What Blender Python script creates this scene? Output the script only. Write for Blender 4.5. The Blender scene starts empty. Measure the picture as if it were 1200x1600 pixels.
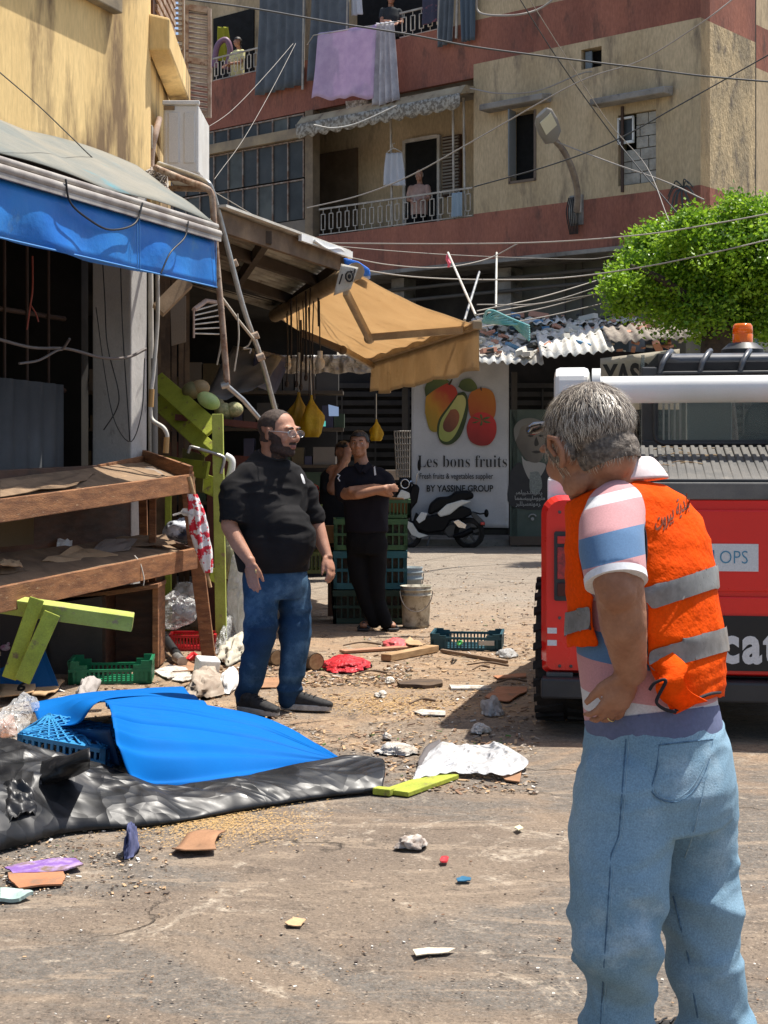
import bpy, bmesh, math, random
import numpy as np
from mathutils import Vector, Matrix, noise
random.seed(7); np.random.seed(7)
SC = bpy.context.scene
COL = SC.collection
V = Vector
# ---------------------------------------------------------------- camera, sky, sun, exposure
FPX, EYE, HORY = 2400.0, 1.45, 722.0
cam = bpy.data.cameras.new('camera'); camo = bpy.data.objects.new('camera', cam); COL.objects.link(camo)
camo.location = (0, 0, EYE); camo.rotation_euler = (math.pi/2, 0, 0)
cam.sensor_fit = 'VERTICAL'; cam.sensor_height = 36; cam.lens = 54
cam.shift_y = -(800-HORY)/1600; cam.clip_start = .1; cam.clip_end = 500
SC.camera = camo
SUN_AZ = V((.86, .51)).normalized(); SUN_EL = math.radians(68)
w = bpy.data.worlds.new('World'); SC.world = w; w.use_nodes = True
nt = w.node_tree; bg = nt.nodes['Background']; sky = nt.nodes.new('ShaderNodeTexSky')
sky.sky_type = 'NISHITA'; sky.sun_disc = False; sky.sun_elevation = SUN_EL
sky.sun_rotation = math.atan2(SUN_AZ.x, SUN_AZ.y); sky.dust_density = 2.0; sky.air_density = 1.0
nt.links.new(sky.outputs[0], bg.inputs[0]); bg.inputs[1].default_value = .115
sl = bpy.data.lights.new('sun', 'SUN'); so = bpy.data.objects.new('sun', sl); COL.objects.link(so)
sl.energy = 5.0; sl.angle = math.radians(.53); sl.color = (1, .95, .87)
sd = V((SUN_AZ.x*math.cos(SUN_EL), SUN_AZ.y*math.cos(SUN_EL), math.sin(SUN_EL)))
so.rotation_euler = sd.to_track_quat('Z', 'Y').to_euler(); so.location = sd*60
SC.view_settings.view_transform = 'Standard'; SC.view_settings.look = 'None'
SC.view_settings.exposure = 0.65; SC.view_settings.gamma = 1
SC.render.engine = 'CYCLES'; SC.cycles.use_denoising = True
SC.cycles.max_bounces = 7; SC.cycles.diffuse_bounces = 4; SC.cycles.transparent_max_bounces = 10
SC.cycles.sample_clamp_indirect = 8

def P(px, py, D): return V(((px-600)*D/FPX, D, EYE-(py-HORY)*D/FPX))
def G(px, py, z=0):
    D = FPX*(EYE-z)/(py-HORY); return V(((px-600)*D/FPX, D, z))
def smooth01(a, b, x):
    t = min(1, max(0, (x-a)/(b-a))); return t*t*(3-2*t)
# ---------------------------------------------------------------- materials
MATS = {}
def M(name, c1, c2=None, s=3, lo=.38, hi=.62, rough=.75, metal=0, bump=0, bs=60, st=(1, 1, 1), c3=None, s3=14, a3=(.6, .7),
      trans=0, alpha=None, fine=.10, fs=120, spec=.4, coat=0, emis=None, bump2=0, b2s=6, sheen=0, rv=.1, detail=6, vor=0, vs=6):
    if name in MATS: return MATS[name]
    m = bpy.data.materials.new(name); m.use_nodes = True; n = m.node_tree; N = n.nodes; L = n.links
    b = N['Principled BSDF']; b.inputs['Roughness'].default_value = rough; b.inputs['Metallic'].default_value = metal
    b.inputs['Specular IOR Level'].default_value = spec; b.inputs['Coat Weight'].default_value = coat
    b.inputs['Sheen Weight'].default_value = sheen
    tc = N.new('ShaderNodeTexCoord'); mp = N.new('ShaderNodeMapping'); mp.inputs['Scale'].default_value = st
    L.new(tc.outputs['Object'], mp.inputs[0])
    def noi(sc, d=detail, r=.6):
        x = N.new('ShaderNodeTexNoise'); x.inputs['Scale'].default_value = sc; x.inputs['Detail'].default_value = d
        x.inputs['Roughness'].default_value = r; L.new(mp.outputs[0], x.inputs['Vector']); return x.outputs[0]
    def rng(o, a, bb, c=0, d=1):
        x = N.new('ShaderNodeMapRange'); x.inputs[1].default_value = a; x.inputs[2].default_value = bb
        x.inputs[3].default_value = c; x.inputs[4].default_value = d; L.new(o, x.inputs[0]); return x.outputs[0]
    def mix(f, a, bb, t='MIX'):
        x = N.new('ShaderNodeMix'); x.data_type = 'RGBA'; x.blend_type = t
        for k, q in ((0, f), (6, a), (7, bb)):
            if hasattr(q, 'links') or hasattr(q, 'is_output'): L.new(q, x.inputs[k])
            elif k == 0: x.inputs[k].default_value = q
            else: x.inputs[k].default_value = (*q, 1)
        return x.outputs[2]
    col = c1
    if c2: col = mix(rng(noi(s), lo, hi), c1, c2)
    if c3: col = mix(rng(noi(s3, 8, .65), a3[0], a3[1]), col, c3)
    if fine:
        f = rng(noi(fs, 3), .3, .7, 1-fine, 1+fine)
        x = N.new('ShaderNodeMix'); x.data_type = 'RGBA'; x.blend_type = 'MULTIPLY'; x.inputs[0].default_value = 1
        if isinstance(col, tuple): x.inputs[6].default_value = (*col, 1)
        else: L.new(col, x.inputs[6])
        cb = N.new('ShaderNodeCombineColor'); [L.new(f, cb.inputs[i]) for i in range(3)]
        L.new(cb.outputs[0], x.inputs[7]); col = x.outputs[2]
    if isinstance(col, tuple): b.inputs['Base Color'].default_value = (*col, 1)
    else: L.new(col, b.inputs['Base Color'])
    if rv: L.new(rng(noi(s*2.3), .3, .7, max(0.02, rough-rv), min(1, rough+rv)), b.inputs['Roughness'])
    last = None
    if bump:
        x = N.new('ShaderNodeBump'); x.inputs['Strength'].default_value = 1; x.inputs['Distance'].default_value = bump
        L.new(noi(bs, 4), x.inputs['Height']); last = x.outputs[0]
    if bump2:
        x = N.new('ShaderNodeBump'); x.inputs['Strength'].default_value = 1; x.inputs['Distance'].default_value = bump2
        L.new(noi(b2s, 5), x.inputs['Height'])
        if last: L.new(last, x.inputs['Normal'])
        last = x.outputs[0]
    for k in range(2 if vor else 0):                       # crumple creases
        x = N.new('ShaderNodeBump'); x.inputs['Distance'].default_value = vor*(1, .45)[k]
        vv = N.new('ShaderNodeTexVoronoi'); vv.inputs['Scale'].default_value = vs*(1, 2.6)[k]; ad = N.new('ShaderNodeVectorMath'); nn = N.new('ShaderNodeTexNoise'); nn.inputs['Scale'].default_value = vs*.4
        L.new(mp.outputs[0], nn.inputs['Vector']); L.new(mp.outputs[0], ad.inputs[0]); L.new(nn.outputs[1], ad.inputs[1]); L.new(ad.outputs[0], vv.inputs['Vector']); L.new(vv.outputs[0], x.inputs['Height'])
        if last: L.new(last, x.inputs['Normal'])
        last = x.outputs[0]
    if last: L.new(last, b.inputs['Normal'])
    if trans:
        t = N.new('ShaderNodeBsdfTranslucent'); ms = N.new('ShaderNodeMixShader'); ms.inputs[0].default_value = trans
        if isinstance(col, tuple): t.inputs[0].default_value = (*col, 1)
        else: L.new(col, t.inputs[0])
        L.new(b.outputs[0], ms.inputs[1]); L.new(t.outputs[0], ms.inputs[2])
        L.new(ms.outputs[0], N['Material Output'].inputs[0])
    if alpha is not None: b.inputs['Alpha'].default_value = alpha
    if emis: b.inputs['Emission Color'].default_value = (*emis[:3], 1); b.inputs['Emission Strength'].default_value = emis[3]
    m['c'] = 1; MATS[name] = m
    return m
def glass(name, col=(.8, .85, .85), rough=.05, alpha=.35):
    return M(name, col, rough=rough, alpha=alpha, spec=.8, fine=0, rv=0)
# ---------------------------------------------------------------- mesh builder
def frame(d, up=V((0, 0, 1))):
    d = d.normalized()
    if abs(d.dot(up)) > .98: up = V((0, 1, 0))
    x = up.cross(d).normalized(); y = d.cross(x)
    return x, y, d
class MB:
    def __init__(s): s.v = []; s.f = []; s.m = []; s.s = []; s.mi = 0
    def add(s, vs, fs, sm=False):
        o = len(s.v); s.v += [tuple(q) for q in vs]
        for f in fs: s.f.append(tuple(i+o for i in f)); s.m.append(s.mi); s.s.append(sm)
        return s
    def box(s, c, d, R=None):
        c = V(c); hx, hy, hz = d[0]/2, d[1]/2, d[2]/2
        vs = [V((x*hx, y*hy, z*hz)) for z in (-1, 1) for y in (-1, 1) for x in (-1, 1)]
        if R is not None: vs = [R @ q for q in vs]
        return s.add([q+c for q in vs], [(0, 2, 3, 1), (4, 5, 7, 6), (0, 1, 5, 4), (2, 6, 7, 3), (0, 4, 6, 2), (1, 3, 7, 5)])
    def beam(s, a, b, w, h, up=V((0, 0, 1))):
        a, b = V(a), V(b); x, y, d = frame(b-a, up)
        vs = [p+x*(i*w/2)+y*(j*h/2) for p in (a, b) for (i, j) in ((-1, -1), (1, -1), (1, 1), (-1, 1))]
        return s.add(vs, [(0, 3, 2, 1), (4, 5, 6, 7), (0, 1, 5, 4), (1, 2, 6, 5), (2, 3, 7, 6), (3, 0, 4, 7)])
    def prism(s, pts, ext):
        pts = [V(p) for p in pts]; n = len(pts); e = V(ext)
        return s.add(pts+[p+e for p in pts], [tuple(range(n)), tuple(range(2*n-1, n-1, -1))]+[(i, i+n, (i+1) % n+n, (i+1) % n) for i in range(n)])
    def rings(s, rings, cap=True, sm=True, closed=True):
        n = len(rings[0]); vs = [q for r in rings for q in r]; fs = []
        for i in range(len(rings)-1):
            for j in range(n if closed else n-1):
                k = (j+1) % n; fs.append((i*n+j, i*n+k, (i+1)*n+k, (i+1)*n+j))
        s.add(vs, fs, sm)
        if cap:
            s.add(rings[0], [tuple(range(n-1, -1, -1))], False); s.add(rings[-1], [tuple(range(n))], False)
        return s
    def tube(s, pts, r, n=8, cap=True):
        pts = [V(p) for p in pts]; R = r if isinstance(r, (list, tuple)) else [r]*len(pts); rs = []
        t0 = (pts[1]-pts[0]).normalized(); x, y, _ = frame(t0)
        for i, p in enumerate(pts):
            t = (pts[min(i+1, len(pts)-1)]-pts[max(i-1, 0)])
            if t.length < 1e-9: t = t0
            t.normalize(); x = (x-t*x.dot(t)).normalized(); y = t.cross(x)
            rs.append([p+(x*math.cos(2*math.pi*k/n)+y*math.sin(2*math.pi*k/n))*R[i] for k in range(n)])
        return s.rings(rs, cap)
    def ball(s, c, r, R=None, n=12, m=8):
        c = V(c); r = (r, r, r) if not isinstance(r, (tuple, list)) else r
        vs = [V((0, 0, -r[2]))]
        for j in range(1, m):
            a = -math.pi/2+math.pi*j/m
            for k in range(n):
                b = 2*math.pi*k/n; vs.append(V((r[0]*math.cos(a)*math.cos(b), r[1]*math.cos(a)*math.sin(b), r[2]*math.sin(a))))
        vs.append(V((0, 0, r[2])))
        if R is not None: vs = [R @ q for q in vs]
        fs = [(0, 1+(k+1) % n, 1+k) for k in range(n)]
        for j in range(m-2):
            for k in range(n):
                a = 1+j*n+k; b = 1+j*n+(k+1) % n; fs.append((a, b, b+n, a+n))
        e = len(vs)-1; o = 1+(m-2)*n
        fs += [(o+k, o+(k+1) % n, e) for k in range(n)]
        return s.add([q+c for q in vs], fs, True)
    def caps(s, pts, r, n=12):           # chain of capsules (overlapping, for remesh)
        pts = [V(p) for p in pts]; R = r if isinstance(r, (list, tuple)) else [r]*len(pts)
        for i in range(len(pts)-1): s.tube([pts[i], pts[i+1]], [R[i], R[i+1]], n)
        for p, q in zip(pts, R): s.ball(p, q, n=n, m=max(6, n//2))
        return s
    def grid(s, rows, sm=True):
        return s.rings(rows, cap=False, sm=sm, closed=False)
    def quad(s, a, b, c, d): return s.add([a, b, c, d], [(0, 1, 2, 3)])
    def oval(s, secs, n=28, e=2.3):       # secs: (centre, lateral half vec, forward half vec)
        rs = []
        for c, a, b in secs:
            c, a, b = V(c), V(a), V(b); r = []
            for k in range(n):
                t = 2*math.pi*k/n; ct, st_ = math.cos(t), math.sin(t)
                r.append(c+a*(abs(ct)**(2/e)*(1 if ct >= 0 else -1))+b*(abs(st_)**(2/e)*(1 if st_ >= 0 else -1)))
            rs.append(r)
        return s.rings(rs)
    def build(s, name, mats, parent=None, base=None, local=False, bevel=0, solid=0, sub=0, kind=None, **kw):
        me = bpy.data.meshes.new(name); vs = s.v
        if parent is None and not local:
            if base is None:
                a = np.array(vs); base = ((a[:, 0].min()+a[:, 0].max())/2, (a[:, 1].min()+a[:, 1].max())/2, a[:, 2].min())
            vs = [(x-base[0], y-base[1], z-base[2]) for x, y, z in vs]
        elif parent is not None and not local:
            mi = world_of(parent).inverted(); vs = [tuple(mi @ V(q)) for q in vs]
        me.from_pydata(vs, [], s.f)
        for m in (mats if isinstance(mats, (list, tuple)) else [mats]): me.materials.append(m)
        me.polygons.foreach_set('material_index', s.m); me.polygons.foreach_set('use_smooth', s.s); me.update()
        o = bpy.data.objects.new(name, me); COL.objects.link(o)
        if parent is not None: o.parent = parent
        elif base is not None and not local: o.location = base
        if bevel:
            b = o.modifiers.new('b', 'BEVEL'); b.width = bevel; b.segments = 2; b.limit_method = 'ANGLE'; b.angle_limit = .6
        if solid:
            b = o.modifiers.new('s', 'SOLIDIFY'); b.thickness = solid; b.offset = 0
        if sub:
            b = o.modifiers.new('u', 'SUBSURF'); b.levels = b.render_levels = sub
        if kind: o['kind'] = kind
        tag(o, **kw)
        return o
def world_of(o):
    m = o.matrix_basis.copy()
    while o.parent: o = o.parent; m = o.matrix_basis @ m
    return m
def tag(o, label=None, cat=None, group=None):
    if label: o['label'] = label
    if cat: o['category'] = cat
    if group: o['group'] = group
    return o
def thing(name, label, cat, loc=(0, 0, 0), rz=0, group=None):
    o = bpy.data.objects.new(name, None); COL.objects.link(o); o.location = loc; o.rotation_euler = (0, 0, rz)
    o.empty_display_size = .1
    return tag(o, label, cat, group)
def dup(o, loc=None, rot=None, label=None, parent=None, group=None, scale=None):
    c = o.copy(); COL.objects.link(c)
    if parent is not None: c.parent = parent
    for ch in list(o.children): dup(ch, parent=c)
    if loc is not None: c.location = loc
    if rot is not None: c.rotation_euler = rot
    if scale is not None: c.scale = scale
    if label: c['label'] = label
    if group: c['group'] = group
    return c
def evalmesh(o):
    dg = bpy.context.evaluated_depsgraph_get(); ev = o.evaluated_get(dg)
    return bpy.data.meshes.new_from_object(ev, depsgraph=dg)
def fused(mb, name, mats, parent, vox=.01, it=6, disp=None, **kw):
    """weld overlapping closed shapes into one continuous skin, relax it and give it folds"""
    o = mb.build(name, mats, None, base=(0, 0, 0)); r = o.modifiers.new('r', 'REMESH'); r.mode = 'VOXEL'; r.voxel_size = vox
    r.use_smooth_shade = True
    if it: q = o.modifiers.new('q', 'SMOOTH'); q.iterations = it; q.factor = .5
    me = evalmesh(o); old = o.data; o.modifiers.clear(); o.data = me; bpy.data.meshes.remove(old); me.name = name
    n = len(me.vertices); co = np.empty(n*3); me.vertices.foreach_get('co', co); co = co.reshape(-1, 3)
    if disp is not None:
        no = np.empty(n*3); me.vertices.foreach_get('normal', no); no = no.reshape(-1, 3)
        co = co+no*disp(co, no)[:, None]
    if parent is not None:
        mi = np.array(world_of(parent).inverted()); co = co @ mi[:3, :3].T+mi[:3, 3]; o.parent = parent
    me.vertices.foreach_set('co', co.ravel()); me.polygons.foreach_set('use_smooth', [True]*len(me.polygons)); me.update()
    tag(o, **kw)
    return o
def shell(src, name, mat, parent, keep=None, off=.004, cuts=(), thick=0, noi=0, **kw):
    """a layer lying on another surface: faces of src that pass keep(centre, normal), world space"""
    bm = bmesh.new(); bm.from_mesh(src.data); W = world_of(src); bm.transform(W)
    for (co, no) in cuts:
        bmesh.ops.bisect_plane(bm, geom=bm.verts[:]+bm.edges[:]+bm.faces[:], plane_co=co, plane_no=no, clear_outer=True)
    bm.normal_update()
    if keep: bmesh.ops.delete(bm, geom=[f for f in bm.faces if not keep(f.calc_center_median(), f.normal)], context='FACES')
    for _ in range(5):                                     # relax the cut edge so hems run clean
        nv = {}
        for v in bm.verts:
            be = [e.other_vert(v) for e in v.link_edges if e.is_boundary]
            if len(be) == 2: nv[v] = v.co*.4+(be[0].co+be[1].co)*.3
        for v, c in nv.items(): v.co = c
    bm.normal_update()
    ns = {v: v.normal.copy() for v in bm.verts}
    for v in bm.verts: v.co += ns[v]*(off+(noi*noise.noise(v.co*60) if noi else 0))
    Wi = world_of(parent).inverted() if parent else Matrix()
    bm.transform(Wi)
    me = bpy.data.meshes.new(name); bm.to_mesh(me); bm.free(); me.materials.clear(); me.materials.append(mat)
    me.polygons.foreach_set('material_index', [0]*len(me.polygons)); me.polygons.foreach_set('use_smooth', [True]*len(me.polygons))
    o = bpy.data.objects.new(name, me); COL.objects.link(o); o.parent = parent
    if thick: t = o.modifiers.new('s', 'SOLIDIFY'); t.thickness = thick; t.offset = 0
    tag(o, **kw); return o
def pxplane(x1, y1, x2, y2, side):
    """plane through two sight lines; 'side' is a pixel on the part that is kept"""
    e = V((0, 0, EYE)); n = (P(x1, y1, 5)-e).cross(P(x2, y2, 5)-e).normalized()
    if (P(side[0], side[1], 5)-e).dot(n) > 0: n = -n
    return e, n
def snoise(co, sc, seed=0, st=(1, 1, 1)):
    """cheap smooth vector noise made of summed sines"""
    rs = np.random.RandomState(seed); out = np.zeros(len(co)); c = co*np.array(st)*sc
    for k in range(7):
        d = rs.normal(size=3); d /= np.linalg.norm(d); out += np.sin(c @ d*(1+.5*rs.rand())*6.28+rs.rand()*6.28)/7
    return out*1.9
def ridge(co, sc, seed=0, st=(1, 1, 1)):
    w1 = np.stack([snoise(co, sc*.6, seed+i, st) for i in (11, 12, 13)], 1)*.13/sc
    return 1-2*np.abs(snoise(co+w1, sc, seed, st))
def text(s_, size, mat, origin, xdir, updir, parent, name='lettering', bold=0, sx=1, ext=.002, align='LEFT', res=3, gap=1):
    c = bpy.data.curves.new(name, 'FONT'); c.body = s_; c.size = size; c.offset = bold; c.extrude = ext; c.align_x = align
    c.resolution_u = res; c.space_character = gap
    o = bpy.data.objects.new(name, c); COL.objects.link(o); me = evalmesh(o); bpy.data.objects.remove(o); bpy.data.curves.remove(c)
    x, y = V(xdir).normalized(), V(updir).normalized(); z = x.cross(y)
    T = Matrix((x, y, z)).transposed().to_4x4(); T.translation = V(origin)
    me.transform(world_of(parent).inverted() @ T @ Matrix.Diagonal((sx, 1, 1, 1)))
    me.materials.clear(); me.materials.append(mat); me.name = name
    o = bpy.data.objects.new(name, me); COL.objects.link(o); o.parent = parent
    return o
def serif(t): return ''.join(chr(0x1D400+ord(c)-65) if c.isupper() else chr(0x1D41A+ord(c)-97) if c.islower() else c for c in t)
def sag(a, b, d, n=14):
    a, b = V(a), V(b); return [a.lerp(b, i/n)-V((0, 0, 4*d*(i/n)*(1-i/n))) for i in range(n+1)]
def spline(pts, n=8):
    pts = [V(p) for p in pts]; Q = [pts[0]*2-pts[1]]+pts+[pts[-1]*2-pts[-2]]; out = []
    for i in range(1, len(Q)-2):
        for k in range(n):
            t = k/n; a, b, c, d = Q[i-1:i+3]
            out.append(.5*((2*b)+(c-a)*t+(2*a-5*b+4*c-d)*t*t+(3*b-a-3*c+d)*t**3))
    return out+[pts[-1]]
def rz(a): return Matrix.Rotation(a, 3, 'Z')
def rot(x, y, z): return Matrix.Rotation(z, 3, 'Z') @ Matrix.Rotation(y, 3, 'Y') @ Matrix.Rotation(x, 3, 'X')
# ---------------------------------------------------------------- common materials
black = M('black_plastic', (.012, .012, .013), rough=.5)
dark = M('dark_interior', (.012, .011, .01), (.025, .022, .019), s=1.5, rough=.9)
rubber = M('rubber', (.014, .013, .012), (.035, .03, .027), s=6, rough=.85, spec=.15, bump=.004, bs=30)
white = M('white_paint', (.74, .74, .72), (.6, .6, .57), s=3, rough=.4, c3=(.3, .27, .22), s3=7, a3=(.68, .8))
cream = M('cream_metal', (.62, .6, .54), (.45, .42, .36), s=4, rough=.5)
yellow_wall = M('yellow_plaster', (.76, .55, .25), (.62, .43, .18), s=1.0, rough=.9, bump=.004, bs=25, c3=(.20, .13, .065), s3=1.7, a3=(.48, .60), st=(1, 1, .22), fine=.1, fs=40)
beige_wall = M('beige_plaster', (.56, .435, .27), (.42, .32, .19), s=.9, rough=.92, bump=.008, bs=18, c3=(.13, .10, .075), s3=2.2, a3=(.54, .74), st=(1, 1, .28), fs=30, fine=.16)
rough_beige = M('rough_beige_plaster', (.55, .42, .24), (.30, .24, .15), s=2.5, rough=.95, bump=.03, bs=20, c3=(.15, .12, .09), s3=5, a3=(.55, .7), st=(1, 1, .5), fs=30)
pink_wall = M('pink_plaster', (.345, .135, .088), (.235, .092, .064), s=1.1, rough=.92, bump=.008, bs=18, c3=(.085, .055, .045), s3=2.4, a3=(.55, .72), st=(1, 1, .35), fs=30, fine=.16)
concrete = M('concrete', (.30, .28, .25), (.18, .165, .145), s=2, rough=.95, bump=.01, bs=20, c3=(.07, .06, .055), s3=4, a3=(.58, .72))
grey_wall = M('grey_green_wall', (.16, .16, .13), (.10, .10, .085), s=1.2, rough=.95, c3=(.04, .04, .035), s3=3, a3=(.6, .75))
blockm = M('concrete_block', (.40, .38, .33), (.28, .26, .22), s=6, rough=.97, bump=.01, bs=30)
wood_red = M('weathered_brown_wood', (.30, .135, .055), (.155, .065, .028), s=5, st=(1, 1, 5), rough=.7, bump=.003, bs=40, c3=(.42, .29, .16), s3=16, a3=(.6, .72), fs=60, fine=.2)
wood_dark = M('dark_brown_wood', (.085, .035, .018), (.045, .02, .012), s=4, st=(1, 1, 4), rough=.6, bump=.002, bs=30)
wood_tan = M('raw_tan_wood', (.42, .27, .14), (.28, .17, .08), s=7, st=(1, 1, 4), rough=.8, bump=.002, bs=50)
wood_green = M('lime_painted_wood', (.37, .41, .045), (.27, .31, .035), s=5, rough=.7, bump=.003, bs=40, c3=(.17, .12, .06), s3=11, a3=(.58, .68), fine=.15)
wood_green_pale = M('pale_lime_wood', (.44, .50, .11), (.33, .38, .07), s=6, rough=.75, bump=.003, bs=40, c3=(.30, .22, .12), s3=13, a3=(.58, .68))
card = M('cardboard', (.48, .32, .18), (.38, .245, .13), s=4, rough=.9, c3=(.24, .16, .09), s3=9, a3=(.62, .75))
card_dark = M('dirty_cardboard', (.26, .17, .10), (.17, .11, .065), s=6, rough=.9)
blue_tarp = M('blue_tarpaulin', (.02, .17, .58), (.03, .22, .62), s=2.5, rough=.42, bump=.006, bs=9, c3=(.09, .26, .52), s3=6, a3=(.6, .75), spec=.25, trans=.12, fine=.04)
tarp_roof = M('faded_tarp', (.20, .19, .155), (.13, .145, .135), s=1.6, rough=.8, c3=(.07, .19, .22), s3=2.2, a3=(.62, .74), bump=.01, bs=8)
blue_sheet = M('blue_sheet_metal', (.001, .108, .38), (.001, .12, .41), s=2, rough=.7, spec=.08, c3=(.03, .18, .5), s3=25, a3=(.74, .85), fine=.03, rv=.05)
black_poly = M('black_polythene', (.007, .008, .009), (.016, .016, .018), s=5, rough=.42, spec=.36, vor=.028, vs=3.0, st=(1, 1.6, 1), c3=(.07, .062, .055), s3=5, a3=(.58, .8))
tan_cloth = M('tan_awning_cloth', (.76, .60, .40), (.70, .54, .35), s=2.5, rough=.9, c3=(.58, .44, .28), s3=5, a3=(.6, .75), trans=.58, bump=.002, bs=200, fine=.06)
tan_frame = M('tan_aluminium', (.40, .30, .18), (.28, .2, .12), s=5, rough=.45)
corr = M('weathered_corrugated', (.42, .38, .31), (.27, .23, .18), s=3, rough=.55, metal=.3, c3=(.14, .09, .055), s3=6, a3=(.58, .72), trans=.22)
corr_white = M('white_corrugated', (.66, .65, .6), (.45, .42, .36), s=3, rough=.6, c3=(.22, .16, .11), s3=5, a3=(.6, .74))
rust = M('rusty_pipe', (.42, .33, .25), (.22, .11, .06), s=9, rough=.75, bump=.002, bs=60, c3=(.10, .045, .025), s3=16, a3=(.55, .68))
galv = M('galvanised_steel', (.46, .46, .44), (.33, .32, .30), s=8, rough=.4, metal=.7)
greycloth = M('grey_curtain', (.13, .15, .17), (.095, .11, .125), s=3, rough=.9)
lilac = M('lilac_sheet_cloth', (.72, .56, .74), (.62, .46, .66), s=5, rough=.8, trans=.3)
whitecloth = M('white_cloth', (.66, .65, .68), (.5, .48, .52), s=4, rough=.85, trans=.3)
rail = M('cream_railing', (.52, .48, .41), (.36, .32, .27), s=5, rough=.5)
window_dark = M('dark_window_pane', (.035, .04, .042), (.06, .065, .065), s=1.4, rough=.4, spec=.25)
skin1 = M('tanned_skin', (.43, .215, .135), (.36, .165, .10), s=14, rough=.55, bump=.0008, bs=200, fine=.06, spec=.4)
skin2 = M('brown_skin', (.34, .165, .095), (.27, .12, .065), s=16, rough=.55, bump=.001, bs=160, fine=.08, spec=.4)
skin3 = M('pale_skin', (.50, .28, .20), (.42, .22, .15), s=14, rough=.55)
hairblack = M('black_hair', (.012, .009, .007), (.03, .022, .018), s=60, rough=.6)
stubble = M('beard_stubble', (.02, .013, .01), (.075, .04, .028), s=120, lo=.3, hi=.8, rough=.8, bump=.001, bs=300)
eyew = M('eye_white', (.6, .56, .52), rough=.2); lipm = M('lips', (.28, .11, .085), rough=.5)
redplastic = M('red_plastic', (.55, .02, .025), (.42, .015, .02), s=5, rough=.4)
greencrate = M('green_crate_plastic', (.012, .20, .085), (.01, .15, .065), s=6, rough=.4)
bluecrate = M('sky_blue_crate_plastic', (.04, .27, .55), (.03, .22, .47), s=6, rough=.4)
tealcrate = M('dark_teal_crate_plastic', (.012, .06, .085), (.02, .08, .10), s=6, rough=.45)
clearbag = M('translucent_plastic_film', (.75, .75, .74), (.55, .55, .53), s=9, rough=.22, alpha=.42, spec=.8, vor=.018, vs=9, fine=0)
whitebag = M('white_plastic_film', (.72, .72, .72), (.58, .57, .55), s=9, rough=.4, trans=.35, vor=.018, vs=8, alpha=.72, c3=(.38, .3, .22), s3=9, a3=(.6, .75))
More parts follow.
